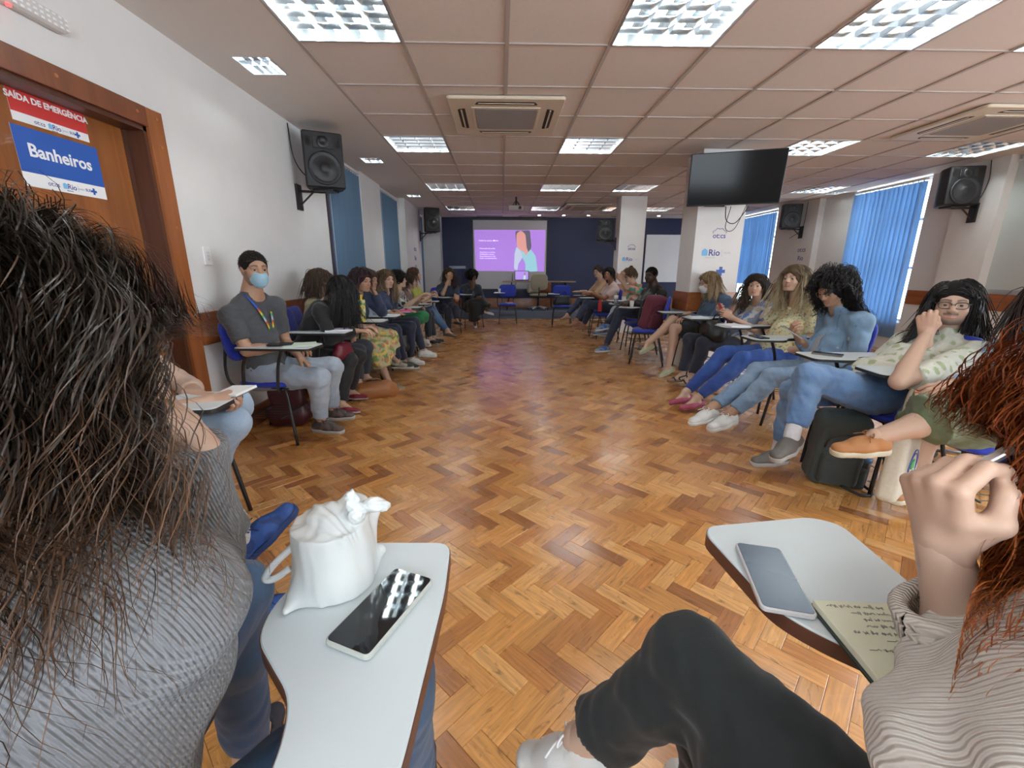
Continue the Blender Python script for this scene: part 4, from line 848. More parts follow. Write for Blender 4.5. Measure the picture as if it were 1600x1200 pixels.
# ---------------------------------------------------------------- hair
def head_ell(h=0): return A3(0, -.02, .032), A3(.078+h, .100+h, .090+h)
def hair_cap(M, h, thick, extra=None, cut=True, seed=1, amp=.0, f=60, face=1.0, nape=-.06, clips=None):
    s = SDF(); c, r = head_ell(thick); R_ = M[:3, :3]; s.ell(M[:3, :3]@c+M[:3, 3], r, R_, k=.03); tr = lambda p: R_@A3(*p)+M[:3, 3]
    if extra: extra(s, tr, R_)
    if cut: s.ell(tr((0, .115, -.040)), A3(.066, .092, .098)*face, R_, k=.012, op='s')
    cl = [(tr((0, 0, nape)), -R_[:, 2])] if nape is not None else None
    V, F = s.mesh(h, clips=(cl or [])+(clips or []))
    if amp: V = wrinkle(V, F, amp, f, seed)
    return V, F
def strands(M, n, length, nseg, rad, caps=(), layer=(.006, .03), grav=.9, curl=0., curl_f=60, seed=0, part=0., spread=.0, mask=None, back=.25, wave=0, jitter=.12, lenvar=.25, face=True, clump=0, fy=.04, fz=.062):
    """hair strands grown from the scalp, slid over the head ellipsoid and over body capsules: arrays (n, nseg, 3)"""
    r = np.random.default_rng(seed); D = r.normal(size=(n*6, 3)); D /= np.linalg.norm(D, axis=1)[:, None]; x, y, z = D.T
    ok = (z > -.45) & ~((y > .42) & (z < .27)) & ~((y > .12) & (z < .10)); 
    if mask is not None: ok &= mask(D)
    D = D[ok][:n]; n = len(D)
    if clump:
        K = D[r.integers(0, n, clump)]; j = np.argmax(D@K.T, 1); DD = D*.45+K[j]*.55; DD /= np.linalg.norm(DD, axis=1)[:, None]
    c, e = head_ell(0); R_ = M[:3, :3]; P = c+D*e; up = R_.T@A3(0, 0, 1); side = np.sign(P[:, 0]-part+1e-5)
    v = np.c_[side*.8, -back*np.ones(n), np.full(n, .05)]; v = v-D*(v*D).sum(1)[:, None]; v = v/(np.linalg.norm(v, axis=1)[:, None]+1e-9)+D*.12-up*.25; v /= np.linalg.norm(v, axis=1)[:, None]; L_ = length*(1+lenvar*(r.random(n)-.6)); ds = L_/nseg; lay = layer[0]+(layer[1]-layer[0])*r.random(n)
    cp = [(R_.T@(A3(*a)-M[:3, 3]), R_.T@(A3(*b)-M[:3, 3]), q) for a, b, q in caps]; out = [P.copy()]; jt = r.normal(size=(n, 3))*jitter
    if clump: jk = r.normal(size=(clump, 3))*jitter*1.6; jt = jt*.35+jk[j]
    for i in range(nseg-1):
        g = -up*grav; v = v*.5+g*.5*(.6+.4*min(1, i/(nseg*.2)))+jt*(.30+.5*i/nseg)+np.c_[side*spread, np.zeros(n), np.zeros(n)]*(i/nseg); v /= np.linalg.norm(v, axis=1)[:, None]+1e-9; P = P+v*ds[:, None]
        for _ in range(2):
            q = (P-c)/(e+lay[:, None]); l = np.linalg.norm(q, axis=1); m = l < 1; P[m] = c+q[m]/l[m][:, None]*(e+lay[m][:, None])
            for a, b, rr in cp:
                d = b-a; t = np.clip(((P-a)@d)/(d@d), 0, 1); w = P-(a+t[:, None]*d); l = np.linalg.norm(w, axis=1); R2 = rr+lay*.35; m = l < R2; P[m] = P[m]+w[m]/l[m][:, None]*(R2[m]-l[m])[:, None]
        if face:
            m = (P[:, 1] > .045) & (P[:, 2] < fz) & (np.abs(P[:, 0]) < .062); P[m, 0] = side[m]*.064; P[m, 1] = np.minimum(P[m, 1], .075); m = (P[:, 2] < .05) & (P[:, 1] > fy); P[m, 1] = fy
        v = P-out[-1]; v /= np.linalg.norm(v, axis=1)[:, None]+1e-9; out.append(P.copy())
    S = np.stack(out, 1)
    if curl or wave:
        t = np.arange(nseg)[None]*ds[:, None]; ph = r.random(n)[:, None]*6.3
        if clump: ph = (r.random(clump)[j])[:, None]*6.3+ph*.12
        T_ = np.gradient(S, axis=1); T_ /= np.linalg.norm(T_, axis=2)[..., None]+1e-9; a = np.cross(T_, A3(.3, .2, .93)); a /= np.linalg.norm(a, axis=2)[..., None]+1e-9; b = np.cross(T_, a); am = np.clip(np.arange(nseg)/(nseg*.3), 0, 1)[None]*(curl or wave)
        fq = curl_f*(.8+.4*r.random(n))[:, None]; S = S+a*(am*np.cos(fq*t+ph))[..., None]+(b*(am*np.sin(fq*t+ph))[..., None] if curl else 0)
    return S@R_.T+M[:3, 3]
def strand_mesh(S, rad, cols=None, taper=.25, k=3):
    if k == 2: rad = rad*1.3
    n, m, _ = S.shape; T_ = np.gradient(S, axis=1); T_ /= np.linalg.norm(T_, axis=2)[..., None]+1e-9; ref = A3(.21, .33, .92); a = np.cross(T_, ref); a /= np.linalg.norm(a, axis=2)[..., None]+1e-9; b = np.cross(T_, a)
    rr = np.broadcast_to(rad, (n,))[:, None]*np.interp(np.arange(m)/(m-1), [0, .15, .7, 1], [.6, 1, .9, taper])[None]
    V = np.stack([S+a*(rr*math.cos(2*PI*i/k))[..., None]+b*(rr*math.sin(2*PI*i/k))[..., None] for i in range(k)], 2).reshape(-1, 3)
    base = (np.arange(n)*m*k)[:, None, None]+(np.arange(m-1)*k)[None, :, None]+np.arange(k)[None, None]; nx = (np.arange(k)+1) % k-np.arange(k)
    F = np.stack([base, base+nx, base+nx+k, base+k], -1); F = (F[:, :, :1] if k == 2 else F).reshape(-1, 4); C_ = None
    if cols is not None: C_ = np.repeat(cols[:, None, :] if cols.ndim == 2 else cols, m if cols.ndim == 2 else 1, 1); C_ = np.repeat(C_.reshape(n*m, 3), k, 0)
    return V, F, C_
def strand_cols(n, m, base, tip=None, var=.3, seed=0, start=.4):
    r = np.random.default_rng(seed); c = np.array(base)[None, None]*np.ones((n, m, 1)); 
    if tip is not None: t = np.clip((np.arange(m)/(m-1)-start+r.normal(size=(n, 1))*.12)/(1-start), 0, 1)[..., None]; c = c*(1-t)+np.array(tip)*t
    return c*(1-var/2+var*r.random((n, 1, 1)))

# ---------------------------------------------------------------- people
M_skin = mat('skin', rough=.5, vcol=True, subs=.06, bump=.12, bscale=350, bdist=.001)
M_hair = mat('hair', rough=.42, vcol=True, spec=.4); M_cap = mat('hair_mass', rough=.85, vcol=True, spec=.15, bump=.6, bscale=260)

def cloth_mat(name, rough=.85, bump=.35, bscale=500, kind='noise', grain=None, bdist=.002, sheen=.15): return mat('cloth_'+name, rough=rough, vcol=True, bump=bump, bscale=bscale, kind=kind, grain=grain, bdist=bdist, sheen=sheen, var=.06)
M_cotton = cloth_mat('cotton'); M_denim = cloth_mat('denim', .8, .5, 900); M_leather = mat('leather', rough=.42, vcol=True, bump=.3, bscale=200); M_shoe = mat('shoe', rough=.6, vcol=True, bump=.3, bscale=400); M_sole = mat('sole', rough=.7, vcol=True)
def col_mesh(name, V, F, col, org, fn=None):
    C_ = np.tile(np.array(col, float), (len(V), 1)) if fn is None else fn(V); return np_mesh(name, V-org, F, True, C_)
def ik(a, b, l1, l2, hint):
    """middle joint between a and b"""
    d = b-a; L_ = np.linalg.norm(d); d = d/(L_+1e-9); L_ = min(L_, (l1+l2)*.999); x = (l1*l1-l2*l2+L_*L_)/(2*L_); hgt = math.sqrt(max(l1*l1-x*x, 0)); h = np.asarray(hint, float); h = h-d*(h@d); return a+d*x+nrm(h)*hgt
def lim(a, b, L_): d = b-a; l = np.linalg.norm(d); return a+d/l*min(l, L_)
SKINS = dict(fair=(.56, .385, .29), light=(.50, .325, .235), tan=(.41, .24, .155), brown=(.28, .125, .068), dark=(.115, .048, .027), deep=(.06, .027, .018))
def hand_frame(wr, dr, back, side):
    y = nrm(dr); z = np.asarray(back, float); z = nrm(z-y*(z@y)); x = np.cross(y, z); M = np.eye(4); M[:3, 0] = x; M[:3, 1] = y; M[:3, 2] = z; M[:3, 3] = wr; return M
PEOPLE = {}; GS = {}
def person(name, label, J, face, look, skin='light', fem=True, res=.012, hres=.005, sc=1.0, build=1.0, shirt=None, pants=None, shoes=None, hair=None, hands=None, lip=None, brow=(.03, .02, .015), beard=None, mask=None, glasses=None, head_tilt=0., extra=None, nails=None, group=None, bust=True, eyec=(.05, .025, .012), makeup=.35):
    """J: joints in metres: H head centre, N base of neck, P pelvis, optional SR SL ER EL WR WL KR KL AR AL TR TL (toe directions).  face: heading of the body in degrees (0 = +y, 90 = -x).  look: direction of the gaze"""
    J = {k: A3(*v) for k, v in J.items()}; fa = math.radians(face); fw = A3(-math.sin(fa), math.cos(fa), 0); rtv = A3(math.cos(fa), math.sin(fa), 0); H, N_, P = J['H'], J['N'], J['P']
    up = nrm(N_-P); B = build; sk = np.array(SKINS[skin] if isinstance(skin, str) else skin)
    sw = .165 if fem else .19
    tw = J.get('twist', A3(0, 0, 0))[0]; ta = fa+math.radians(tw); rs = A3(math.cos(ta), math.sin(ta), 0); fs = A3(-math.sin(ta), math.cos(ta), 0)
    SR = J.get('SR', N_+rs*sw-A3(0, 0, .055)); SL = J.get('SL', N_-rs*sw-A3(0, 0, .055))
    hw = .085*B; HR = P+rtv*hw; HL = P-rtv*hw
    KR = lim(HR, J['KR'], .47*sc); KL = lim(HL, J['KL'], .47*sc)
    if np.linalg.norm(J['KR']-HR) > .46*sc or np.linalg.norm(J['KL']-HL) > .46*sc:      # slide the pelvis forward rather than stretch the thighs
        ex = max(np.linalg.norm(J['KR']-HR), np.linalg.norm(J['KL']-HL))-.455*sc; dd = nrm((J['KR']+J['KL'])/2-P)*ex; dd[2] = 0; P = P+dd; HR += dd; HL += dd; KR = J['KR']; KL = J['KL']
    AR, AL = J['AR'], J['AL']
    WR = J.get('WR', KR*.6+HR*.4+A3(0, 0, .13)); WL = J.get('WL', KL*.6+HL*.4+A3(0, 0, .13)); WR = lim(SR, WR, .545*sc); WL = lim(SL, WL, .545*sc)
    ER = J.get('ER'); EL = J.get('EL')
    if ER is None: ER = ik(SR, WR, .29*sc, .255*sc, rs*.7-fs*.5-A3(0, 0, .8))
    if EL is None: EL = ik(SL, WL, .29*sc, .255*sc, -rs*.7-fs*.5-A3(0, 0, .8))
    org = A3(P[0], P[1], 0)
    # ---- skin
    s = SDF(); ch = N_-up*.16
    def torso(s, o=0., k=.05, hem=None, belly=1.0, shoulder=True, clip=None):
        w = dict(clip=clip)
        s.cone(P+up*.05-rtv*.055*B, P+up*.05+rtv*.055*B, .118*B+o, k=k, flat=(nrm(fw-up*(fw@up)), 1.12), **w)
        mid = P*.55+N_*.45; s.cone(P+up*.06, mid, .125*B*belly+o, .115*B+o, k=k, flat=(nrm(fw-up*(fw@up)), 1.15), **w)
        c1 = N_-up*.14; s.cone(mid-rs*.03, c1-rs*.055, .105*B+o, .095+o, k=k, flat=(nrm(fs-up*(fs@up)), 1.1), **w).cone(mid+rs*.03, c1+rs*.055, .105*B+o, .095+o, k=k, flat=(nrm(fs-up*(fs@up)), 1.1), **w)
        if shoulder: s.cone(N_-up*.035+(SR-N_)*.45, SR, .062+o, .052+o, k=.04, **w).cone(N_-up*.035+(SL-N_)*.45, SL, .062+o, .052+o, k=.04, **w).cone(N_-up*.06, N_-up*.14, .08+o, .095+o, k=.04, **w)
        s.cone(N_*.62+H*.38-A3(0, 0, .02), N_+(SR-N_)*.42-up*.01, .046+o*.4, .05+o, k=.03, **w).cone(N_*.62+H*.38-A3(0, 0, .02), N_+(SL-N_)*.42-up*.01, .046+o*.4, .05+o, k=.03, **w)
        if fem and bust: s.ell(N_-up*.20+fs*.085-rs*.065, A3(.062, .058, .065)*B**.5+o, k=.035, **w).ell(N_-up*.20+fs*.085+rs*.065, A3(.062, .058, .065)*B**.5+o, k=.035, **w)
    torso(s)
    s.cone(N_-A3(0, 0, .03), H+(N_-H)*.25, .058 if fem else .066, .052 if fem else .060, k=.03)
    ra = (.045 if fem else .050)*B**.7
    def arm(s, S_, E_, W_, o=0., t1=1.0, k=.015, tot=None):
        """sleeve down to fraction t1 (1 = elbow, 2 = wrist)"""
        if t1 >= 1: s.cone(S_, E_, ra+.004+o, ra*.84+o, k=.03)
        else: e = S_+(E_-S_)*t1; s.cone(S_, E_, ra+.004+o*1.2, ra*.84+o*1.5, k=.03, clip=[(e, nrm(E_-S_))])
        if t1 > 1:
            q = t1-1; e = E_+(W_-E_)*q; m = E_+(W_-E_)*.3; cl = [(e, nrm(W_-E_))] if q < .99 else [(W_+nrm(W_-E_)*.0, nrm(W_-E_))]
            if q > .3: s.cone(E_, m, ra*.86+o, ra*.84+o, k=k).cone(m, W_, ra*.84+o, .029+o*1.1, k=k, clip=cl)
            else: s.cone(E_, m, ra*.86+o, ra*.84+o, k=k, clip=cl)
    def limb_skin(s):
        for S_, E_, W_ in ((SR, ER, WR), (SL, EL, WL)): s.cone(S_, E_, ra, ra*.82, k=.03); m = E_+(W_-E_)*.28; s.cone(E_, m, ra*.80, ra*.82, k=.015).cone(m, W_, ra*.82, .0255, k=.012, flat=None)
        for Hh, K, A in ((HR, KR, AR), (HL, KL, AL)): leg(s, Hh, K, A)
    tk = (.082 if fem else .084)*B**.8
    def leg(s, Hh, K, A, o=0., t1=2., flare=0., k=.02):
        s.cone(Hh, Hh+(K-Hh)*.55, tk+.008+o, tk*.86+o, k=.05); s.cone(Hh+(K-Hh)*.55, K, tk*.86+o, .060*B**.5+o, k=.03)
        m = K+(A-K)*.32; bk = nrm(np.cross(np.cross(A-K, K-Hh), A-K)); bk = -bk*.014; e = K+(A-K)*(t1-1); cl = [(e, nrm(A-K))] if t1 < 1.995 else None; q = max(t1-1, 0)
        if t1 > 1.3: s.cone(K, m+bk, .055*B**.5+o, .054*B**.5+o, k=k).cone(m+bk, A, .054*B**.5+o, .034+o+flare, k=k, clip=cl)
        else: s.cone(K, m+bk, .055*B**.5+o, .054*B**.5+o, k=k, clip=cl)
    limb_skin(s)
    V, F = s.mesh(res*1.25); parts = [(V, F)]; cols = [np.tile(sk, (len(V), 1))]
    # head
    look = nrm(look); upv = A3(0, 0, 1); rt_h = nrm(np.cross(look, upv)); ht = A3(math.cos(head_tilt)*rt_h[0], math.cos(head_tilt)*rt_h[1], math.sin(head_tilt)); uph = np.cross(ht, look); MH = np.eye(4); MH[:3, 0] = ht; MH[:3, 1] = look; MH[:3, 2] = uph; hs = .97 if fem else 1.02
    MH[:3, :3] *= 1; MH[:3, 3] = H-uph*.006
    hv, hf = head_mesh(fem, hres); parts.append((hv*hs@MH[:3, :3].T+MH[:3, 3], hf)); cols.append(head_colors(hv, sk, lip, brow, beard, fem, makeup))
    # hands and feet
    hands = hands or {}
    for sd, E_, W_ in (('R', ER, WR), ('L', EL, WL)):
        hp = hands.get(sd, {}); dr = hp.get('dir', nrm(W_-E_)); bk = hp.get('back', (0, 0, 1)); Mh = hand_frame(W_, dr, bk, sd); v, f, tips = hand_mesh(sd, hp.get('pose', 'relax'), max(.0035, hres*.8)); hsz = .93 if fem else 1.0
        Vh = v*hsz@Mh[:3, :3].T+Mh[:3, 3]; parts.append((Vh, f)); hb = np.clip(v[:, 1]/.07, 0, 1)[:, None]; cc = sk*(1-hb)+sk*np.array([1.02, .95, .92])*hb
        if nails is not None:
            for tp, pv, _ in tips: tw_ = (tp*hsz)@Mh[:3, :3].T+Mh[:3, 3]; d_ = nrm((tp-pv)@Mh[:3, :3].T); cc[(np.linalg.norm(Vh-tw_-d_*.003, axis=1) < .0095)] = nails
        cols.append(cc)
    shoes = shoes or dict(kind='sneaker', col=(.05, .05, .06), sole=(.6, .6, .6)); FM = []
    for sd, K, A in (('R', KR, AR), ('L', KL, AL)):
        td = J.get('T'+sd); td = fw if td is None else td; y = nrm(td); sh = nrm(K-A); z = sh-y*(sh@y); z = nrm(z*.5+upv*.5-y*((z*.5+upv*.5)@y)) if td[2] > -.25 else nrm(z); z = nrm(z-y*(z@y)); x = np.cross(y, z); M = np.eye(4); M[:3, 0] = x; M[:3, 1] = y; M[:3, 2] = z; M[:3, 3] = A; FM.append(M)
    fs_ = SDF()
    for M in FM:
        tr = lambda p: M[:3, :3]@A3(*p)+M[:3, 3]; fs_.cone(tr((0, -.002, .01)), tr((0, -.02, -.045)), .030, .028, k=.02).cone(tr((0, -.02, -.05)), tr((0, .085, -.062)), .028, .024, k=.02).cone(tr((0, .085, -.062)), tr((0, .135, -.068)), .026, .015, k=.02, flat=(M[:3, 2], 1.2)).cone(tr((0, .0, .0)), tr((0, .07, -.045)), .026, .022, k=.02)
    v, f = fs_.mesh(max(.006, res*.7)); parts.append((v, f)); cols.append(np.tile(sk, (len(v), 1)))
    V, F = join(parts); me = np_mesh('person', V-org, F, True, np.concatenate(cols)); body = link('person', me, M_skin, None, org); tag(body, label, 'person', group); PEOPLE[name] = body
    for q in (-1, 1):
        e = link('eye', eye_mesh(eyec), None, body); X = MH.copy(); X[:3, :3] = MH[:3, :3]*hs; X[:3, 3] = MH[:3, :3]@A3(q*.031, .0725, .0005)*hs+MH[:3, 3]-org; gz = J.get('gaze')
        if gz is not None: gd = nrm(gz); xx = nrm(np.cross(gd, uph)); X[:3, 0] = xx*hs; X[:3, 1] = gd*hs; X[:3, 2] = np.cross(xx, gd)*hs
        e.matrix_local = Matrix(X)
    def part(nm, V, F, col, m, fn=None, par=body, lab=None):
        o = link(nm, col_mesh(nm, V, F, col, org, fn), m, par)
        if lab: o['label'] = lab
        return o
    G = dict(org=org, body=body, MH=MH, hs=hs, N=N_, P=P, up=up, rs=rs, fs=fs, fw=fw, rt=rtv, SR=SR, SL=SL, ER=ER, EL=EL, WR=WR, WL=WL, HR=HR, HL=HL, KR=KR, KL=KL, AR=AR, AL=AL, part=part, torso=torso, arm=arm, leg=leg, ra=ra, res=res, FM=FM, H=H, tk=tk, B=B, uph=uph, sk=sk)
    # ---- shirt
    if shirt:
        q = shirt; o = q.get('o', .012); s = SDF(); bot = P-up*q.get('hem', .02); dn = -up
        torso(s, o, belly=q.get('belly', 1.0), clip=[(bot, dn)], k=.05); sl = q.get('sleeve', .6)
        for sd, S_, E_, W_ in (('R', SR, ER, WR), ('L', SL, EL, WL)): arm(s, S_, E_, W_, o*q.get('so', .9), q.get('sleeve'+sd, sl))
        nk = q.get('neck', .069); nc = N_+up*.015+fs*.035; s.ell(nc, (nk, nk, nk*.9), k=.008, op='s')
        if q.get('vneck'): s.cone(N_+fs*.09+up*.02, N_-up*q['vneck']+fs*.13, .045, .012, k=.006, op='s')
        V, F = s.mesh(res); V = wrinkle(V, F, q.get('wr', .0035), q.get('wf', 34), HS(name) % 97); V = wrinkle(V, F, q.get('wr', .0035)*.5, q.get('wf', 34)*2.6, 5)
        part(q.get('name', 'shirt'), V, F, q['col'], q.get('mat', M_cotton), q.get('fn') and (lambda V_: q['fn'](V_, G)))
    if shirt and shirt.get('jacket'):
        q = shirt['jacket']; o = q.get('o', .026); s = SDF(); torso(s, o, clip=[(P-up*q.get('hem', .0), -up)], k=.05)
        for sd, S_, E_, W_ in (('R', SR, ER, WR), ('L', SL, EL, WL)): arm(s, S_, E_, W_, o*.62, q.get('sleeve', 1.9))
        s.ell(N_+up*.03+fs*.02, (.078, .078, .075), k=.01, op='s'); s.cone(N_+fs*.12+up*.03, P+fs*.2+up*.0, q.get('open', .045), q.get('open', .045)*1.3, k=.01, op='s')
        V, F = s.mesh(res); V = wrinkle(V, F, q.get('wr', .0045), 30, HS(name) % 89+1); V = wrinkle(V, F, .002, 80, 3)
        part(q.get('name', 'jacket'), V, F, q['col'], q.get('mat', M_denim), q.get('fn') and (lambda V_: q['fn'](V_, G)))
        if q.get('collar', True):
            cs = SDF(); rC = .073; pts = [N_+up*.012+fs*.02+rC*(math.cos(a)*rs+math.sin(a)*fs)+up*(-.02*math.sin(a)) for a in np.linspace(-PI*.5-2.2, -PI*.5+2.2, 14)]; cs.chain(pts, [.014]*14, k=.01); V, F = cs.mesh(res*.8); part('collar', V, F, q['col'], q.get('mat', M_denim))
    # ---- trousers or skirt
    if pants:
        q = pants; o = q.get('o', .012); s = SDF()
        if q.get('kind') == 'skirt':
            e = q.get('len', 1.0); ftv = nrm((KR+KL)/2-P)
            for a, b in ((HR, KR), (HL, KL)): s.cone(a, a+(b-a)*.55, tk+.02+o, tk+.010+o, k=.06); s.cone(a+(b-a)*.55, b, tk+.010+o, .066+o, k=.07, clip=[(a+(b-a)*min(e, 1.0)+nrm(b-a)*.0, nrm(b-a))] if e < 1 else None)
            s.cone((HR+HL)/2, (KR+KL)/2*.96+(HR+HL)/2*.04, tk+o, .055+o, k=.07, clip=[((HR+HL)/2+((KR+KL)/2-(HR+HL)/2)*min(e, 1.0), ftv)] if e < 1 else None); s.cone(P+up*.05-rtv*.05, P+up*.05+rtv*.05, .13*B+o, k=.05, clip=[(P+up*.10, up)])
            if e > 1:
                for K, A in ((KR, AR), (KL, AL)): K2 = K+(A-K)*(e-1); s.cone(K, K2, .066+o, .070+o+q.get('flare', .02), k=.09, clip=[(K2, nrm(A-K))])
                a = (KR+KL)/2; b = (AR+AL)/2; s.cone(a, a+(b-a)*(e-1), .06+o, .09+o, k=.09, clip=[(a+(b-a)*(e-1), nrm(b-a))])
        else:
            t1 = q.get('len', 1.93); s.cone(P+up*.04-rtv*.055*B, P+up*.04+rtv*.055*B, .122*B+o*.6, k=.05, clip=[(P+up*.11, up)])
            for a, b, c in ((HR, KR, AR), (HL, KL, AL)): leg(s, a, b, c, o, t1, q.get('flare', 0.))
        V, F = s.mesh(res); V = wrinkle(V, F, q.get('wr', .004), q.get('wf', 30), HS(name) % 71); V = wrinkle(V, F, q.get('wr', .004)*.45, 85, 9)
        def jf(V_): 
            c = np.array(q['col']); hi = np.array(q.get('fade', c*1.0)); d = np.minimum.reduce([np.linalg.norm(V_-p, axis=1)/.13 for p in ((HR+KR)/2+A3(0, 0, .07), (HL+KL)/2+A3(0, 0, .07), KR, KL, (KR*.7+AR*.3), (KL*.7+AL*.3))]); m = np.exp(-d**2)[:, None]*(.75+.25*vnoise(V_, 70, 3)[:, None]); return c*(1-m)+hi*m
        part(q.get('name', 'trousers'), V, F, q['col'], q.get('mat', M_denim if q.get('denim', True) else M_cotton), (lambda V_: q['fn'](V_, G)) if q.get('fn') else (jf if 'fade' in q else None))
    # ---- shoes
    for i, M in enumerate(FM):
        q = shoes.get('RL'[i], shoes)
        if q.get('skip'): continue
        (uv_, uf_), (sv_, sf_) = shoe_geo(q['kind'], max(.005, res*.55)); z = lambda v: v*.98@M[:3, :3].T+M[:3, 3]
        def fnu(V_, q=q, uv_=uv_):
            C_ = np.tile(np.array(q['col'], float), (len(V_), 1))
            if 'col2' in q: m = (np.abs(vnoise(uv_, 45, 4)) < .35) | (uv_[:, 1] > .13); C_[m] = q['col2']
            return C_
        sh = part('shoe', z(uv_), uf_, q['col'], M_shoe, fnu); part('sole', z(sv_), sf_, q['sole'], M_sole, None, sh)
        if q.get('socks'): k_ = SDF(); k_.cone(M[:3, 3]+M[:3, 2]*.0, M[:3, 3]+nrm((KR if i == 0 else KL)-M[:3, 3])*.07, .040, .040, k=.01); v, f = k_.mesh(.007); part('sock', v, f, q['socks'], M_cotton)
        if q.get('laces'):
            mb = MB()
            for t in range(5): y = .025+.02*t; zz = .010-.0062*t; w = .018; mb.tube([z(A3(-w, y-.006, zz-.002)), z(A3(0, y, zz+.004)), z(A3(w, y+.006, zz-.002))], .0032, 5)
            for a in (-1, 1): mb.tube(curve([z(A3(0, .022, .012)), z(A3(a*.02, .022, .026)), z(A3(a*.032, .034, .012)), z(A3(a*.010, .026, .012))], 4), .0028, 5).tube(curve([z(A3(0, .022, .012)), z(A3(a*.024, .04, .014)), z(A3(a*.05, .06, .0))], 4), .0025, 5)
            mb.V = [v-org for v in mb.V]; mb.build('laces', mat('lace'+str(q['laces'][0]), q['laces'], .7), sh, smooth=True)
    # ---- face things
    tr = lambda p: MH[:3, :3]@(A3(*p)*hs)+MH[:3, 3]
    if mask:
        s = head_sdf(fem, False); s2 = SDF()
        s2.ell((0, .052, -.055), (.058, .062, .060), k=.02); s2.ell((0, .085, -.035), (.028, .034, .034), k=.03); s2.ell((0, .062, -.095), (.030, .035, .022), k=.02)
        V, F = s2.mesh(.006, clips=[((0, .018, 0), (0, -1, .12)), ((0, .07, -.012), (0, .25, 1))]); pl_ = np.sin(V[:, 2]*420)*.0011; V = V+vnormals(V, F)*pl_[:, None]; V = V*hs@MH[:3, :3].T+MH[:3, 3]; o = part('face_mask', V, F, mask, mat('mask_cloth', rough=.8, vcol=True)); mb = MB()
        for a in (-1, 1): mb.tube([tr((a*.056, .035, -.03))-org, tr((a*.074, .01, .012))-org, tr((a*.080, -.016, .012))-org], .0014, 5).tube([tr((a*.052, .03, -.085))-org, tr((a*.074, .0, -.035))-org, tr((a*.080, -.018, -.02))-org], .0014, 5)
        mb.build('ear_loop', M_wt, o)
    if glasses:
        mb = MB(); gc = glasses.get('col', (.02, .02, .02)); r1, r2 = glasses.get('r', (.023, .017)); th = np.linspace(0, 2*PI, 21)
        for a in (-1, 1):
            mb.tube([tr((a*.032+r1*math.cos(t)*abs(math.cos(t))**-.25 if abs(math.cos(t)) > .05 else a*.032, .096-abs(a*.032+r1*math.cos(t))*.12, .0+r2*math.sin(t)*(abs(math.sin(t))+.001)**-.25))-org for t in th], glasses.get('w', .0018), 6, False)
            mb.tube([tr((a*.056, .089, .006))-org, tr((a*.078, .02, .008))-org, tr((a*.081, -.018, .0))-org], glasses.get('w', .0018), 5)
        mb.tube([tr((-.010, .096, .004))-org, tr((0, .099, .006))-org, tr((.010, .096, .004))-org], .0016, 5); gl = mb.build('glasses', mat('spectacle'+str(gc[0]), gc, .3), body, smooth=True)
    # ---- hair
    if hair:
        q = hair; k_ = q['kind']; cap_m = M_cap; base = np.array(q['col']); hr = q.get('res', max(.007, res*.75)); seed = abs(HS(name)) % 1000
        caps = [(N_-A3(0, 0, .02), H, .058), (SL-A3(0, 0, .0), N_-A3(0, 0, .03), .072), (SR-A3(0, 0, .0), N_-A3(0, 0, .03), .072), (N_-up*.1, P+up*.1, .135)]
        capcol = base*.85
        if k_ == 'short': V, F = hair_cap(MH, hr, .006, nape=-.045, face=q.get('face', 1.04), amp=.0015, f=160, seed=seed); hp = part('hair', V, F, capcol, cap_m, lambda v: np.outer(.8+.25*vnoise(v, 300, 2), base)); S = strands(MH, 1500, .016, 4, .0006, seed=seed, layer=(.004, .009), jitter=.5, grav=.4); v, f, c = strand_mesh(S, .0007, strand_cols(len(S), 4, base, None, .6, 3), k=3); link('hair_strands', np_mesh('hair_strands', v-org, f, True, c), M_hair, hp)
        else:
            ext = q.get('ext'); V, F = hair_cap(MH, hr, q.get('thick', .010), ext, nape=q.get('nape', -.07), amp=q.get('amp', .003), f=q.get('f', 70), seed=seed, face=q.get('face', 1.0)); hp = part('hair', V, F, capcol, cap_m)
            kw = dict(length=.3, nseg=12, rad=.0022, n=420, layer=(.008, .03)); kw.update(q.get('s', {})); n_ = kw.pop('n'); rad = kw.pop('rad'); S = strands(MH, n_, kw.pop('length'), kw.pop('nseg'), rad, caps=caps, seed=seed, **kw)
            if q.get('sc'): S = q['sc'](S, G)
            Cc = strand_cols(len(S), S.shape[1], base, q.get('tip'), q.get('var', .5), 3, q.get('start', .4)); v, f, c = strand_mesh(S, rad, Cc, k=q.get('k', 3)); me = np_mesh('hair_strands', v-org, f, True, c); link('hair_strands', me, M_hair, hp)
    if extra: extra(G)
    GS[name] = G; G['face'] = face; return G

def seat(name, label, tray=True, dx=0., dy=0.):
    """set a chair under a finished person: backrest behind the back"""
    G = GS[name]; P, fw, up = G['P'], G['fw'], G['up']; Q = P+up*.36; c = P+fw*.07; need = ((c-Q)@fw)+.14-.225
    if need > 0: c = c-fw*min(need, .30)
    return chair(c[0]+dx, c[1]+dy, G['face'], label, tray)
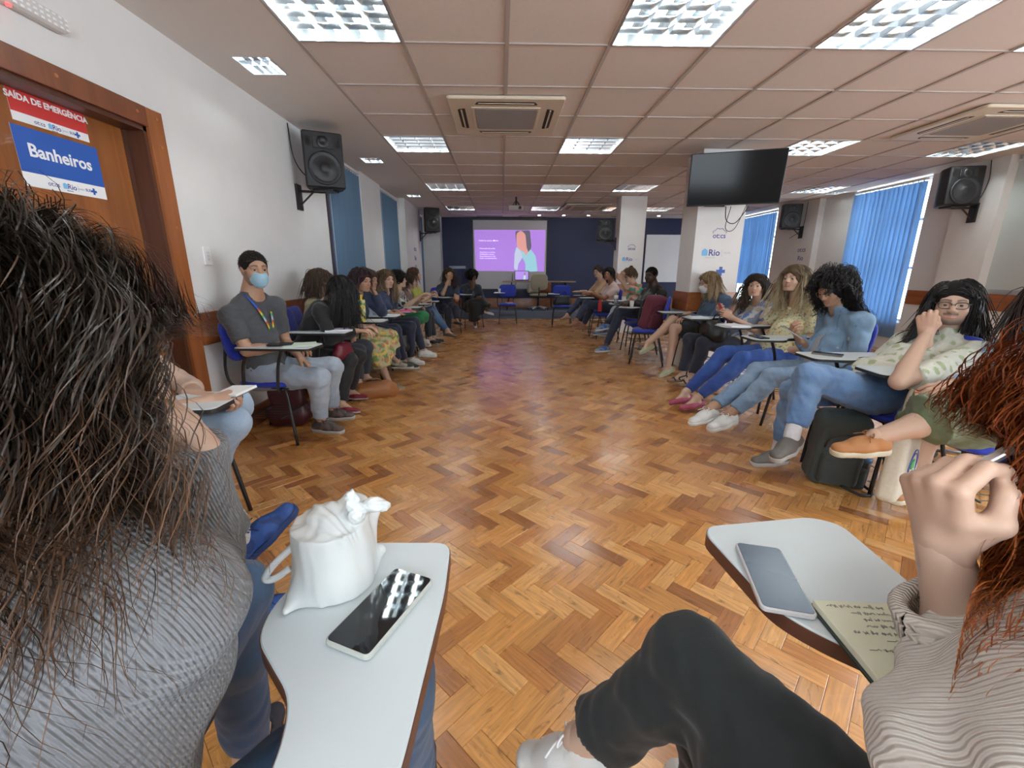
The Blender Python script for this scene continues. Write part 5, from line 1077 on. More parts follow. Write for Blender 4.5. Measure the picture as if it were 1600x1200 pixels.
# ---------------------------------------------------------------- the people in the circle
def J_(**k): return {a: (aY(*v) if isinstance(v, tuple) else np.array(v, float)) for a, v in k.items()}
JEAN, JEANL, NAVY, BLACKC = (.045, .09, .20), (.20, .31, .46), (.012, .018, .042), (.010, .010, .012)
def stripes(V, G): d = (V-G['N']); t = d@G['rs']*.8+d@G['uph']*.25; m = np.sin(t*190) > .1; return np.where(m[:, None], A3(.55, .53, .5), A3(.012, .012, .015))
def tropical(V, G):
    a, b, c = vnoise(V, 26, 1), vnoise(V, 30, 2), vnoise(V, 34, 3); C_ = np.tile(A3(.62, .18, .10), (len(V), 1)); C_[a > .1] = (.03, .26, .22); C_[(b > .35)] = (.70, .30, .22); C_[(c > .5)] = (.10, .40, .20); C_[(a < -.5)] = (.75, .55, .45); return C_
def floral(V, G):
    a, b, c = vnoise(V, 60, 1), vnoise(V, 66, 2), vnoise(V, 72, 3); C_ = np.tile(A3(.46, .42, .24), (len(V), 1)); C_[a > .25] = (.16, .25, .08); C_[b > .5] = (.55, .16, .11); C_[c > .6] = (.65, .5, .12); return C_
def bluewhite(V, G):
    a, b = vnoise(V, 40, 1), vnoise(V, 36, 5); C_ = np.tile(A3(.55, .56, .58), (len(V), 1)); C_[a > .05] = (.10, .19, .48); C_[(b > .3)] = (.22, .27, .36); C_[b < -.55] = (.5, .42, .32); return C_
def specks(V, G):
    C_ = np.tile(A3(.68, .66, .42), (len(V), 1)); a = vnoise(V, 190, 2)*vnoise(V, 160, 7)
    C_[a > .42] = (.12, .22, .20); C_[a < -.46] = (.55, .25, .08); return C_
def leafy(V, G):
    C_ = np.tile(A3(.62, .63, .55), (len(V), 1)); a = vnoise(V, 50, 2)*vnoise(V, 65, 8); C_[a > .25] = (.36, .42, .24); return C_
def denimtop(c): 
    def f(V, G): n = vnoise(V, 45, 2); s = np.abs(np.sin((V-G['N'])@G['rs']*38)) < .035; C_ = np.array(c)*(1+.22*n[:, None]); C_[s] *= .6; return C_
    return f
LS = dict(length=.30, nseg=13, rad=.0024, n=520, layer=(.004, .020), clump=70, jitter=.10)
# --- left row (facing +x, their right side is towards the camera)
def lanyard(G):
    N_, fs, rs, up = G['N'], G['fs'], G['rs'], G['up']; mb = MB(); org = G['org']; e = N_-up*.33+fs*.165
    L_ = [N_-fs*.035-rs*.06+up*.035, N_+rs*-.085+fs*.03+up*.0, N_-rs*.07+fs*.10-up*.09, N_-rs*.035+fs*.145-up*.2, e]; R_ = [N_-fs*.035+rs*.06+up*.035, N_+rs*.085+fs*.03, N_+rs*.07+fs*.10-up*.09, N_+rs*.035+fs*.145-up*.2, e]
    col = []
    for P in (L_, R_):
        P = curve(P, 7); w = .010; T_ = np.gradient(P, axis=0); T_ /= np.linalg.norm(T_, axis=1)[:, None]; s = np.cross(T_, np.tile(fs+up*.15, (len(P), 1))); s /= np.linalg.norm(s, axis=1)[:, None]; n = len(P); V = np.concatenate([P-s*w, P+s*w, P+s*w+fs*.003, P-s*w+fs*.003])-org
        mb.add(V, [(i+a*n, i+1+a*n, i+1+((a+1) % 4)*n, i+((a+1) % 4)*n) for i in range(n-1) for a in range(4)])
        t = np.linspace(0, 1, n); c = np.tile(A3(.02, .10, .62), (n, 1)); rb = [(.6, .04, .03), (.7, .3, .03), (.65, .6, .05), (.05, .4, .1), (.3, .5, .8), (.6, .65, .75)]
        if P is not None:
            for i in range(n):
                if t[i] > .48: c[i] = rb[int((t[i]-.48)/.52*14) % 6]
        col.append(np.tile(c, (4, 1)))
    me = mb.mesh('lanyard', True, cols=np.concatenate(col)); l = link('lanyard', me, mat('lanyard', rough=.5, vcol=True), G['body']); M = frame(e-org-up*.05+fs*.008, -rs, up); MB().box(-.03, .03, -.05, .045, 0, .004, .001).xf(M).build('badge', mat('badge_blue', (.02, .08, .45), .3), l)
def arm_tattoo(G):
    mb = MB(); S_, E_ = G['SR'], G['ER']; d = nrm(E_-S_); o = nrm(np.cross(d, A3(0, 0, 1)))
    if o[1] > 0: o = -o
    u = np.cross(o, d); r = np.random.default_rng(3)
    for k in range(5):
        p = S_+(E_-S_)*(.66+.07*k); q = [p+u*(a*.012)+d*(.008*r.normal())+o*(G['ra']*.93) for a in np.linspace(-1, 1, 5)]; mb.tube([x-G['org'] for x in q], .0014, 5)
    mb.build('tattoo', mat('tattoo_ink', (.06, .05, .06), .6), G['body'])
G1 = person('L1', 'man in a pale blue surgical mask, dark grey T-shirt and light jeans', J_(H=(398, 420, 3.15), N=(391, 463, 3.17), P=(392, 585, 3.2), SR=(360, 494, 3.0), SL=(430, 478, 3.32), ER=(386, 548, 2.95), WR=(446, 541, 3.05), WL=(468, 557, 3.22), KR=(500, 590, 3.06), AR=(502, 658, 3.1), KL=(521, 572, 3.36), AL=(518, 640, 3.42), TR=[1, -.25, 0], TL=[1, .05, 0]), -92, (.74, -.66, -.03), 'tan', False, res=.009, hres=.0038,
    shirt=dict(col=(.060, .064, .072), sleeve=.72, hem=.06, wr=.004, neck=.068), pants=dict(col=(.27, .33, .41), fade=(.42, .48, .55), o=.014, len=1.9, flare=.006, wr=.005), shoes=dict(kind='runner', col=(.035, .032, .03), col2=(.10, .07, .06), sole=(.40, .39, .37), laces=(.03, .03, .03)),
    hair=dict(kind='short', col=(.018, .014, .012), face=1.1), mask=(.30, .50, .62), hands=dict(R=dict(pose='relax', dir=(.95, .3, -.1), back=(0, 0, 1)), L=dict(pose='relax', dir=(.75, -.25, -.6), back=(.5, .3, .8))), brow=(.02, .014, .01), beard=(.05, .035, .028, .5), extra=lambda G: (lanyard(G), arm_tattoo(G)), eyec=(.04, .02, .01))
person('L2', 'person in black leaning forward, long black hair hanging over the face', J_(H=(535, 455, 3.92), N=(506, 474, 3.92), P=(478, 555, 3.92), SR=(500, 487, 3.76), SL=(518, 480, 4.08), ER=(517, 530, 3.68), WR=(556, 517, 3.8), WL=(565, 510, 4.0), KR=(546, 562, 3.83), AR=(534, 630, 3.72), KL=(560, 556, 4.1), AL=(548, 610, 4.1), TR=[1, -.1, 0], TL=[1, -.1, 0]), -90, (.80, .35, -.55), 'light', res=.011,
    shirt=dict(col=BLACKC, sleeve=1.97, o=.014, wr=.005), pants=dict(col=BLACKC, fade=(.02, .02, .024), o=.013), shoes=dict(kind='flat', col=(.22, .012, .03), sole=(.45, .43, .42)), hair=dict(kind='long', col=(.012, .010, .011), s=dict(LS, length=.46, n=650, part=.0, face=False, back=-.3), thick=.016, var=.8), hands=dict(R=dict(pose='relax', dir=(1, .2, 0)), L=dict(pose='relax', dir=(1, -.1, 0))))
person('L2b', 'person with brown tied-back hair sitting behind the one in black', J_(H=(503, 440, 4.3), N=(497, 466, 4.3), P=(492, 540, 4.22), KR=(560, 548, 4.28), AR=(560, 596, 4.25), KL=(572, 542, 4.42), AL=(572, 588, 4.42), TR=[1, 0, 0], TL=[1, 0, 0]), -85, (.7, .7, -.1), 'light', res=.014, shirt=dict(col=(.42, .36, .20), sleeve=1.0), pants=dict(col=(.03, .035, .05), len=1.9), shoes=dict(kind='flat', col=(.01, .01, .012), sole=(.02, .02, .02)), hair=dict(kind='tied', col=(.075, .045, .028), s=dict(LS, length=.30, n=380, part=0, back=.9)))
def sandals(c): return dict(kind='sandal', col=c, sole=(.30, .31, .26))
person('L3', 'person in navy jacket and floral skirt resting chin on hand, hair tied up', J_(H=(566, 438, 4.72), N=(553, 460, 4.75), P=(543, 525, 4.72), SR=(541, 470, 4.58), SL=(573, 465, 4.9), ER=(548, 512, 4.5), WR=(566, 508, 4.68), EL=(597, 488, 4.9), WL=(586, 458, 4.86), KR=(588, 548, 4.6), AR=(607, 596, 4.6), KL=(608, 528, 4.86), AL=(613, 558, 4.84), TR=[1, -.1, 0], TL=[.95, -.15, -.1]), -92, (.85, -.45, -.12), 'tan', res=.011, hres=.0045,
    shirt=dict(col=(.03, .03, .035), sleeve=.5, jacket=dict(col=(.020, .032, .075), sleeve=1.92)), pants=dict(kind='skirt', col=(.5, .45, .3), fn=floral, len=1.5, flare=.03, mat=M_cotton, wr=.007), shoes=sandals((.16, .20, .16)), hair=dict(kind='tied', col=(.035, .018, .022), tip=(.07, .02, .03), s=dict(LS, length=.17, n=420, part=0, back=1.1, layer=(.004, .03)), thick=.014),
    hands=dict(L=dict(pose='chin', dir=(-.35, -.25, .9), back=(.8, .3, .2)), R=dict(pose='relax', dir=(1, .2, 0))))
person('L3b', 'person in a pale blue blouse mostly hidden beyond the navy jacket', J_(H=(577, 437, 5.2), N=(573, 458, 5.2), P=(566, 515, 5.2), KR=(612, 520, 5.1), AR=(622, 565, 5.1), KL=(618, 515, 5.3), AL=(632, 566, 5.35), WR=(608, 490, 5.1), WL=(612, 488, 5.3), TR=[1, 0, 0], TL=[1, -.1, 0]), -90, (.9, -.3, -.1), 'tan', res=.014, shirt=dict(col=(.46, .55, .68), sleeve=1.9), pants=dict(col=(.015, .02, .05), len=1.9, o=.014), shoes=dict(kind='sneaker', col=(.015, .015, .017), sole=(.55, .55, .52)), hair=dict(kind='long', col=(.06, .035, .025), s=dict(LS, n=260, length=.22)), hands=dict(R=dict(pose='flat', dir=(1, 0, 0))))
person('L4', 'fair-skinned person with long light brown hair, denim jacket and white canvas shoes', J_(H=(604, 436, 5.75), N=(598, 457, 5.75), P=(590, 512, 5.75), SR=(587, 467, 5.6), SL=(613, 461, 5.9), KR=(641, 510, 5.65), AR=(643, 560, 5.75), KL=(648, 503, 5.85), AL=(662, 548, 5.9), WR=(628, 486, 5.6), WL=(632, 484, 5.85), TR=[1, -.2, 0], TL=[1, -.1, 0]), -92, (.78, -.6, -.05), 'light', res=.013, hres=.005, shirt=dict(col=(.02, .02, .03), sleeve=.4, jacket=dict(col=(.022, .036, .085), sleeve=1.9)), pants=dict(col=(.014, .02, .045), o=.013), shoes=dict(kind='sneaker', col=(.6, .6, .58), sole=(.6, .6, .58), laces=(.7, .7, .7)), hair=dict(kind='long', col=(.12, .075, .04), tip=(.30, .20, .11), s=dict(LS, length=.42, n=420, spread=.0), thick=.012), hands=dict(R=dict(pose='flat', dir=(1, 0, 0))))
person('L5', 'person with short dark curly hair in a black and white striped shirt', J_(H=(623, 437, 6.4), N=(620, 455, 6.4), P=(612, 505, 6.4), KR=(655, 497, 6.3), AR=(652, 528, 6.55), KL=(661, 494, 6.5), AL=(655, 533, 6.75), WR=(655, 464, 6.15), ER=(635, 478, 6.15), WL=(655, 470, 6.5), TR=[1, -.1, 0], TL=[1, -.1, 0]), -92, (.95, .25, .05), 'light', res=.014, hres=.006, shirt=dict(col=(.5, .5, .5), sleeve=.95, fn=stripes), pants=dict(col=(.02, .20, .07), len=1.15, o=.028, denim=False), shoes=dict(kind='sneaker', col=(.5, .48, .45), sole=(.62, .62, .6)), hair=dict(kind='curly', col=(.012, .010, .010), thick=.022, amp=.006, f=150, s=dict(LS, length=.06, n=500, nseg=7, curl=.008, curl_f=160, layer=(.02, .04), rad=.0022)), hands=dict(R=dict(pose='relax', dir=(.8, 0, .5))))
person('L6', 'person in a brown lace top sitting beyond the striped shirt', J_(H=(640, 440, 7.0), N=(635, 455, 7.0), P=(628, 500, 7.0), KR=(668, 492, 6.9), AR=(672, 528, 6.95), KL=(672, 490, 7.1), AL=(678, 526, 7.15), WR=(662, 474, 6.9), TR=[1, -.1, 0], TL=[1, -.1, 0]), -92, (.9, .3, 0), 'light', res=.016, hres=.007, shirt=dict(col=(.16, .09, .06), sleeve=1.4), pants=dict(col=(.02, .025, .04)), shoes=dict(kind='flat', col=(.012, .012, .012), sole=(.02, .02, .02)), hair=dict(kind='long', col=(.05, .028, .02), s=dict(LS, length=.2, n=200)))
person('L7', 'person in a yellow-green T-shirt with brown hair and crossed jeans legs', J_(H=(648, 429, 7.6), N=(647, 447, 7.6), P=(645, 492, 7.6), KR=(672, 486, 7.4), AR=(700, 517, 7.2), KL=(676, 484, 7.6), AL=(695, 510, 7.5), WR=(672, 462, 7.4), WL=(675, 460, 7.55), TR=[.8, -.3, -.1], TL=[.9, -.1, -.1]), -92, (.9, .3, .2), 'light', res=.016, hres=.006, shirt=dict(col=(.36, .38, .06), sleeve=.7), pants=dict(col=(.05, .11, .22), fade=(.11, .2, .34)), shoes=dict(kind='flat', col=(.10, .07, .05), sole=(.06, .04, .03)), hair=dict(kind='long', col=(.10, .042, .025), s=dict(LS, length=.3, n=260)), hands=dict(R=dict(pose='hold', dir=(.8, 0, .3))))
person('L8', 'person in a navy top with long hair propping the chin, near the lectern', J_(H=(702, 428, 8.8), N=(698, 443, 8.8), P=(694, 478, 8.85), SL=(712, 449, 8.95), SR=(687, 450, 8.75), KR=(700, 486, 8.42), AR=(702, 516, 8.5), KL=(712, 482, 8.55), AL=(714, 500, 8.45), ER=(692, 460, 8.55), WR=(701, 437, 8.62), WL=(712, 462, 8.5), TR=[.3, -.9, 0], TL=[.6, -.7, 0]), -140, (.35, -.93, -.05), 'tan', res=.017, hres=.006, shirt=dict(col=(.015, .022, .045), sleeve=.8), pants=dict(col=(.02, .025, .045)), shoes=dict(kind='flat', col=(.02, .02, .022), sole=(.05, .05, .05)), hair=dict(kind='long', col=(.05, .028, .02), s=dict(LS, length=.42, n=280)), hands=dict(R=dict(pose='chin', dir=(.2, -.1, 1), back=(.2, -.8, .2)), L=dict(pose='relax', dir=(.3, -.8, -.3))))
person('L9', 'person with a round dark afro, black outfit and white shoes before the screen', J_(H=(738, 432, 9.75), N=(736, 446, 9.8), P=(735, 480, 9.85), KR=(738, 474, 9.4), AR=(742, 506, 9.55), KL=(752, 471, 9.5), AL=(762, 484, 9.4), ER=(732, 460, 9.55), WR=(740, 447, 9.5), WL=(750, 464, 9.45), TR=[.1, -1, 0], TL=[.9, -.5, -.2]), -160, (.75, -.65, -.1), 'dark', res=.017, hres=.006, shirt=dict(col=(.10, .11, .13), sleeve=.6, jacket=dict(col=(.014, .022, .034), sleeve=1.6)), pants=dict(kind='skirt', col=BLACKC, len=1.8, flare=.05), shoes=dict(kind='flat', col=(.6, .6, .6), sole=(.6, .6, .6)), hair=dict(kind='curly', col=(.012, .009, .009), thick=.045, amp=.007, f=140, s=dict(LS, length=.06, n=500, nseg=7, curl=.006, curl_f=180, layer=(.045, .06))), hands=dict(R=dict(pose='chin', dir=(.1, 0, 1), back=(.1, -.8, .3))))
# --- right row (facing -x, their left side is towards the camera)
person('R1', 'fair person with glasses in a beige top, farthest of the right row', J_(H=(934, 424, 9.0), N=(940, 438, 9.0), P=(943, 473, 9.0), KL=(905, 470, 8.9), AL=(886, 492, 8.75), KR=(912, 474, 9.05), AR=(906, 504, 9.1), WL=(912, 455, 8.85), WR=(908, 455, 9.0), TL=[-.9, -.3, -.1], TR=[-1, 0, 0]), 95, (-.7, -.7, -.1), 'light', res=.017, hres=.006, shirt=dict(col=(.45, .29, .17), sleeve=1.0), pants=dict(col=(.018, .028, .065)), shoes=dict(kind='flat', col=(.36, .18, .11), sole=(.3, .15, .1)), hair=dict(kind='tied', col=(.05, .035, .028), s=dict(LS, length=.1, n=220, back=1.2, layer=(.003, .015))), glasses=dict(col=(.25, .2, .2)), hands=dict(L=dict(pose='flat', dir=(-1, 0, 0)), R=dict(pose='flat', dir=(-1, 0, 0))))
person('R2', 'person in a pale pink T-shirt with dark hair pulled back', J_(H=(951, 428, 8.2), N=(957, 443, 8.2), P=(958, 480, 8.2), SL=(962, 452, 8.05), KL=(916, 474, 8.1), AL=(900, 500, 7.95), KR=(924, 476, 8.25), AR=(912, 508, 8.3), WL=(925, 458, 8.05), WR=(922, 460, 8.2), TL=[-.9, -.3, -.2], TR=[-1, 0, 0]), 95, (-.62, -.78, 0), 'brown', res=.016, hres=.006, shirt=dict(col=(.62, .45, .42), sleeve=.75), pants=dict(col=(.022, .032, .07)), shoes=dict(kind='flat', col=(.32, .16, .10), sleeve=1, sole=(.25, .14, .1)), hair=dict(kind='tied', col=(.014, .010, .010), s=dict(LS, length=.2, n=260, back=1.3, layer=(.003, .02))), hands=dict(L=dict(pose='flat', dir=(-1, 0, 0)), R=dict(pose='flat', dir=(-1, 0, 0))))
def watch(G, sd):
    W_, E_ = G['W'+sd], G['E'+sd]; d = nrm(W_-E_); p = W_-d*.03-G['org']; a = nrm(np.cross(d, A3(0, 0, 1))); b = np.cross(d, a); th = np.linspace(0, 2*PI, 17); mb = MB().tube([p+(a*math.cos(t)+b*math.sin(t))*.0315 for t in th], .007, 6, False); mb.build('wristwatch', M_black, G['body'], smooth=True)
def bun(M, h=.0):
    def f(s, tr, R_): s.ell(tr((0, -.07, .115)), (.034, .034, .032), k=.01)
    return f
person('R3', 'person with hair bun and glasses in a tropical print shirt, hand on brow', J_(H=(983, 430, 7.4), N=(992, 447, 7.4), P=(998, 484, 7.4), SL=(1000, 456, 7.2), KL=(960, 486, 7.3), AL=(942, 515, 7.1), KR=(962, 484, 7.5), AR=(950, 518, 7.4), EL=(980, 450, 7.1), WL=(970, 438, 7.15), ER=(978, 452, 7.45), WR=(973, 436, 7.35), TL=[-.95, -.2, -.1], TR=[-1, -.1, 0]), 95, (-.9, -.25, -.35), 'light', res=.015, hres=.006, shirt=dict(col=(.5, .3, .2), sleeve=.95, fn=tropical), pants=dict(col=(.36, .44, .52), fade=(.46, .54, .6)), shoes=dict(kind='runner', col=(.16, .18, .24), col2=(.06, .12, .32), sole=(.45, .46, .45)), hair=dict(kind='tied', col=(.13, .08, .045), ext=bun(0), s=dict(LS, length=.12, n=260, back=1.1, layer=(.003, .02))), glasses=dict(col=(.02, .02, .02)), hands=dict(L=dict(pose='hold', dir=(-.6, 0, .7), back=(-.3, -.8, .3)), R=dict(pose='chin', dir=(-.2, -.2, .9), back=(-.8, -.4, .1))))
person('R4', 'dark-skinned man with short hair in a black jacket and navy trousers', J_(H=(1017, 430, 6.6), N=(1024, 449, 6.6), P=(1020, 488, 6.65), SL=(1034, 460, 6.42), SR=(1010, 458, 6.8), KL=(968, 488, 6.45), AL=(946, 541, 6.35), KR=(972, 478, 6.75), AR=(946, 507, 6.5), WL=(990, 472, 6.3), WR=(982, 472, 6.6), TL=[-.9, -.4, 0], TR=[-.95, -.3, -.1]), 92, (-.72, -.7, -.05), 'deep', False, res=.014, hres=.0055, shirt=dict(col=(.03, .03, .03), sleeve=.5, jacket=dict(col=(.016, .016, .018), sleeve=1.95, mat=M_leather)), pants=dict(col=(.014, .020, .045)), shoes=dict(kind='runner', col=(.04, .11, .36), col2=(.22, .25, .28), sole=(.5, .52, .5)), hair=dict(kind='short', col=(.008, .007, .007)), hands=dict(L=dict(pose='relax', dir=(-1, 0, -.1)), R=dict(pose='relax', dir=(-1, -.1, -.1))), brow=(.01, .008, .006), beard=(.012, .009, .008, .6))
person('R6', 'blonde person in a face mask, dark denim jacket and black skirt, legs crossed', J_(H=(1107, 441, 5.3), N=(1120, 462, 5.3), P=(1122, 517, 5.3), SL=(1134, 472, 5.12), SR=(1108, 468, 5.45), KL=(1053, 513, 5.12), AL=(1044, 572, 5.05), KR=(1050, 500, 5.35), AR=(1012, 536, 5.15), WL=(1077, 495, 5.15), WR=(1072, 490, 5.4), TL=[-.9, -.35, -.35], TR=[-.85, -.45, -.35]), 92, (-.98, .05, -.18), 'light', res=.011, hres=.0048, shirt=dict(col=(.05, .08, .13), sleeve=.4, jacket=dict(col=(.045, .085, .15), sleeve=1.92, fn=denimtop((.05, .09, .155)))), pants=dict(kind='skirt', col=BLACKC, len=.86, mat=M_cotton), shoes=dict(kind='flat', col=(.36, .38, .24), sole=(.42, .36, .26)), hair=dict(kind='long', col=(.24, .16, .085), tip=(.52, .40, .24), s=dict(LS, length=.30, n=520, spread=-.0), thick=.014, start=.1), mask=(.62, .64, .66), glasses=dict(col=(.03, .02, .02)), hands=dict(L=dict(pose='relax', dir=(-1, 0, -.2)), R=dict(pose='relax', dir=(-1, -.1, -.1))))
def bagstrap(G): pass
person('R7', 'person with dark brown hair in blue and white blouse holding a red phone', J_(H=(1181, 446, 4.6), N=(1188, 473, 4.6), P=(1188, 538, 4.6), SL=(1204, 484, 4.42), SR=(1166, 480, 4.76), EL=(1184, 518, 4.36), WL=(1143, 496, 4.42), ER=(1155, 512, 4.85), WR=(1131, 492, 4.6), KL=(1098, 537, 4.5), AL=(1082, 588, 4.42), KR=(1078, 530, 4.72), AR=(1066, 584, 4.62), TL=[-.98, -.2, 0], TR=[-.98, -.2, 0]), 92, (-.62, -.78, .0), 'light', res=.010, hres=.004, shirt=dict(col=(.5, .5, .5), sleeve=.62, fn=bluewhite, vneck=.09), pants=dict(col=(.010, .012, .026), len=1.92, flare=.008), shoes=dict(kind='sandal', col=(.012, .012, .012), sole=(.3, .22, .15)), hair=dict(kind='long', col=(.030, .020, .015), tip=(.12, .075, .045), s=dict(LS, length=.40, n=480, part=0), thick=.010, start=.45), hands=dict(L=dict(pose='hold', dir=(-.85, .1, .45), back=(-.1, -.75, .1)), R=dict(pose='hold', dir=(-.8, -.15, .5), back=(-.2, .2, -.8))), lip=(.42, .15, .13))
person('R8', 'blonde person in a pale yellow patterned blouse and bright blue jeans', J_(H=(1240, 436, 3.88), N=(1250, 474, 3.88), P=(1252, 560, 3.85), SL=(1276, 488, 3.68), SR=(1222, 480, 4.05), EL=(1266, 545, 3.58), WL=(1213, 549, 3.75), ER=(1190, 515, 4.2), WR=(1172, 550, 4.02), KL=(1160, 562, 3.75), AL=(1088, 622, 3.7), KR=(1130, 553, 4.0), AR=(1070, 614, 3.85), TL=[-.95, -.15, -.16], TR=[-.95, -.15, -.16]), 92, (-.85, -.48, .10), 'fair', res=.010, hres=.004, build=1.22, shirt=dict(col=(.6, .6, .4), sleeve=.62, fn=specks, vneck=.12, hem=.03, wr=.005), pants=dict(col=(.018, .055, .26), fade=(.04, .12, .42), len=1.92, o=.010), shoes=dict(kind='flat', col=(.38, .07, .13), sole=(.25, .04, .06)), hair=dict(kind='long', col=(.11, .075, .045), tip=(.64, .52, .33), s=dict(LS, length=.40, n=650, rad=.0028, wave=.010, curl_f=24), thick=.014, start=.05), hands=dict(L=dict(pose='relax', dir=(-.95, .1, -.1), back=(0, -.2, 1)), R=dict(pose='relax', dir=(-.6, -.2, -.7), back=(-.6, -.2, .6))), lip=(.45, .16, .15), brow=(.06, .04, .02), extra=lambda G: watch(G, 'R'))
person('R9', 'person with big curly dark hair, round glasses and light denim jacket reading a phone', J_(H=(1300, 450, 3.12), N=(1318, 492, 3.15), P=(1325, 585, 3.12), SL=(1345, 505, 2.95), SR=(1296, 494, 3.32), EL=(1335, 575, 2.88), WL=(1282, 583, 2.98), ER=(1272, 556, 3.35), WR=(1247, 528, 3.12), KL=(1205, 590, 3.02), AL=(1138, 648, 2.98), KR=(1185, 580, 3.22), AR=(1108, 640, 3.05), TL=[-.9, -.3, -.2], TR=[-.9, -.3, -.15]), 90, (-.80, -.25, -.52), 'tan', res=.009, hres=.0038, shirt=dict(col=(.42, .44, .48), sleeve=.4, jacket=dict(col=(.17, .28, .42), sleeve=1.82, fn=denimtop((.19, .31, .45)), wr=.006, hem=.05)), pants=dict(col=(.17, .27, .42), fade=(.30, .42, .56), len=1.86, wr=.006), shoes=dict(kind='sneaker', col=(.64, .64, .62), sole=(.66, .66, .64), laces=(.75, .75, .75)), hair=dict(kind='curly', col=(.012, .009, .010), thick=.026, face=1.12, amp=.006, f=120, nape=-.10, s=dict(LS, length=.30, n=950, nseg=30, curl=.009, curl_f=95, rad=.0021, layer=(.012, .055), spread=.03, jitter=.09, clump=110, fy=.015, fz=.085), var=.9), glasses=dict(col=(.35, .28, .2), r=(.024, .021), w=.0011), hands=dict(R=dict(pose='hold', dir=(-.75, -.2, .6), back=(-.3, .4, -.7)), L=dict(pose='relax', dir=(-.9, -.1, -.25), back=(0, -.3, 1))), lip=(.33, .11, .10), extra=lambda G: watch(G, 'L'))
person('R10', 'bearded man with long black hair and rectangular glasses, fist at chin, white leaf-print T-shirt', J_(H=(1489, 474, 2.38), N=(1482, 528, 2.42), P=(1440, 612, 2.38), SL=(1528, 556, 2.20), SR=(1415, 535, 2.58), EL=(1405, 596, 2.01), WL=(1447, 522, 2.14), ER=(1362, 575, 2.64), WR=(1400, 597, 2.42), KL=(1262, 588, 2.26), AL=(1237, 682, 2.17), KR=(1240, 612, 2.49), AR=(1216, 705, 2.49), TL=[-.85, -.55, -.18], TR=[-.95, -.2, 0], twist=[-28, 0, 0]), 88, (-.70, -.72, -.02), 'light', False, res=.008, hres=.0035, shirt=dict(col=(.6, .6, .55), sleeve=.85, fn=leafy, o=.016, wr=.006), pants=dict(col=(.07, .15, .32), fade=(.20, .33, .52), len=1.80, o=.016, wr=.007, wf=36), shoes=dict(kind='runner', col=(.13, .12, .11), sole=(.38, .37, .36), socks=(.6, .62, .66)), hair=dict(kind='long', col=(.014, .011, .011), s=dict(LS, length=.42, n=700, nseg=16, rad=.0024, part=.015, back=.9, spread=.0), thick=.008, nape=-.05), beard=(.035, .022, .018, .85), brow=(.02, .013, .01), glasses=dict(col=(.06, .04, .03), r=(.026, .017), w=.0027), hands=dict(L=dict(pose='fist', dir=(-.15, .1, 1), back=(-.75, -.6, .1)), R=dict(pose='relax', dir=(-.5, -.6, -.2))), makeup=.1)
person('R11', 'person in pale blue shirt and green skirt with red nails and tan lace-up shoes', J_(H=(1650, 470, 1.95), N=(1640, 535, 1.95), P=(1590, 660, 1.95), SL=(1665, 570, 1.78), SR=(1560, 555, 2.12), EL=(1580, 640, 1.70), WL=(1512, 606, 1.80), ER=(1500, 600, 2.25), WR=(1490, 598, 2.0), KL=(1462, 652, 1.80), AL=(1366, 683, 1.82), KR=(1440, 660, 2.05), AR=(1432, 756, 2.02), TL=[-.96, .0, -.05], TR=[-.9, -.3, 0]), 86, (-.85, -.5, -.1), 'light', res=.008, hres=.004, shirt=dict(name='shirt', col=(.38, .50, .66), sleeve=1.93, o=.020, so=1.0, wr=.006, wf=28), pants=dict(kind='skirt', col=(.12, .16, .085), len=1.10, flare=.03, mat=M_cotton, wr=.006, wf=20), shoes=dict(kind='oxford', col=(.40, .17, .055), sole=(.55, .50, .38), laces=(.30, .12, .04)), hair=dict(kind='long', col=(.03, .018, .015), s=dict(LS, length=.42, n=500)), nails=(.60, .02, .04), hands=dict(L=dict(pose='relax', dir=(-.85, .35, -.12), back=(-.1, -.5, .85)), R=dict(pose='hold', dir=(-.6, -.75, .1), back=(-.5, .2, .8))))
# --- the two mostly hidden sitters between the door and the grey sweater
person('L0b', 'person in light blue jeans by the door, holding a white booklet over the knees', J_(H=[-1.72, 1.85, 1.12], N=[-1.74, 1.85, .92], P=[-1.74, 1.85, .48], SR=[-1.72, 1.67, .87], SL=[-1.72, 2.02, .87], ER=[-1.50, 1.60, .68], WR=(322, 628, 1.68), EL=[-1.52, 2.05, .70], WL=(308, 616, 1.80), KR=(362, 662, 1.76), KL=(370, 634, 1.98), AR=[-1.50, 1.72, .09], AL=[-1.50, 1.98, .09], TR=[1, 0, 0], TL=[1, .1, 0]), -85, (.8, .1, -.6), 'light', res=.010, hres=.006, shirt=dict(col=(.5, .35, .27), sleeve=1.5), pants=dict(col=(.27, .38, .52), fade=(.38, .50, .64)), shoes=dict(kind='sneaker', col=(.5, .5, .5), sole=(.6, .6, .6)), hair=dict(kind='long', col=(.05, .03, .02), s=dict(LS, length=.3, n=300)), hands=dict(R=dict(pose='pinch', dir=(.85, .35, .15), back=(.1, -.3, .9)), L=dict(pose='pinch', dir=(.9, -.2, .0), back=(0, .2, 1))))
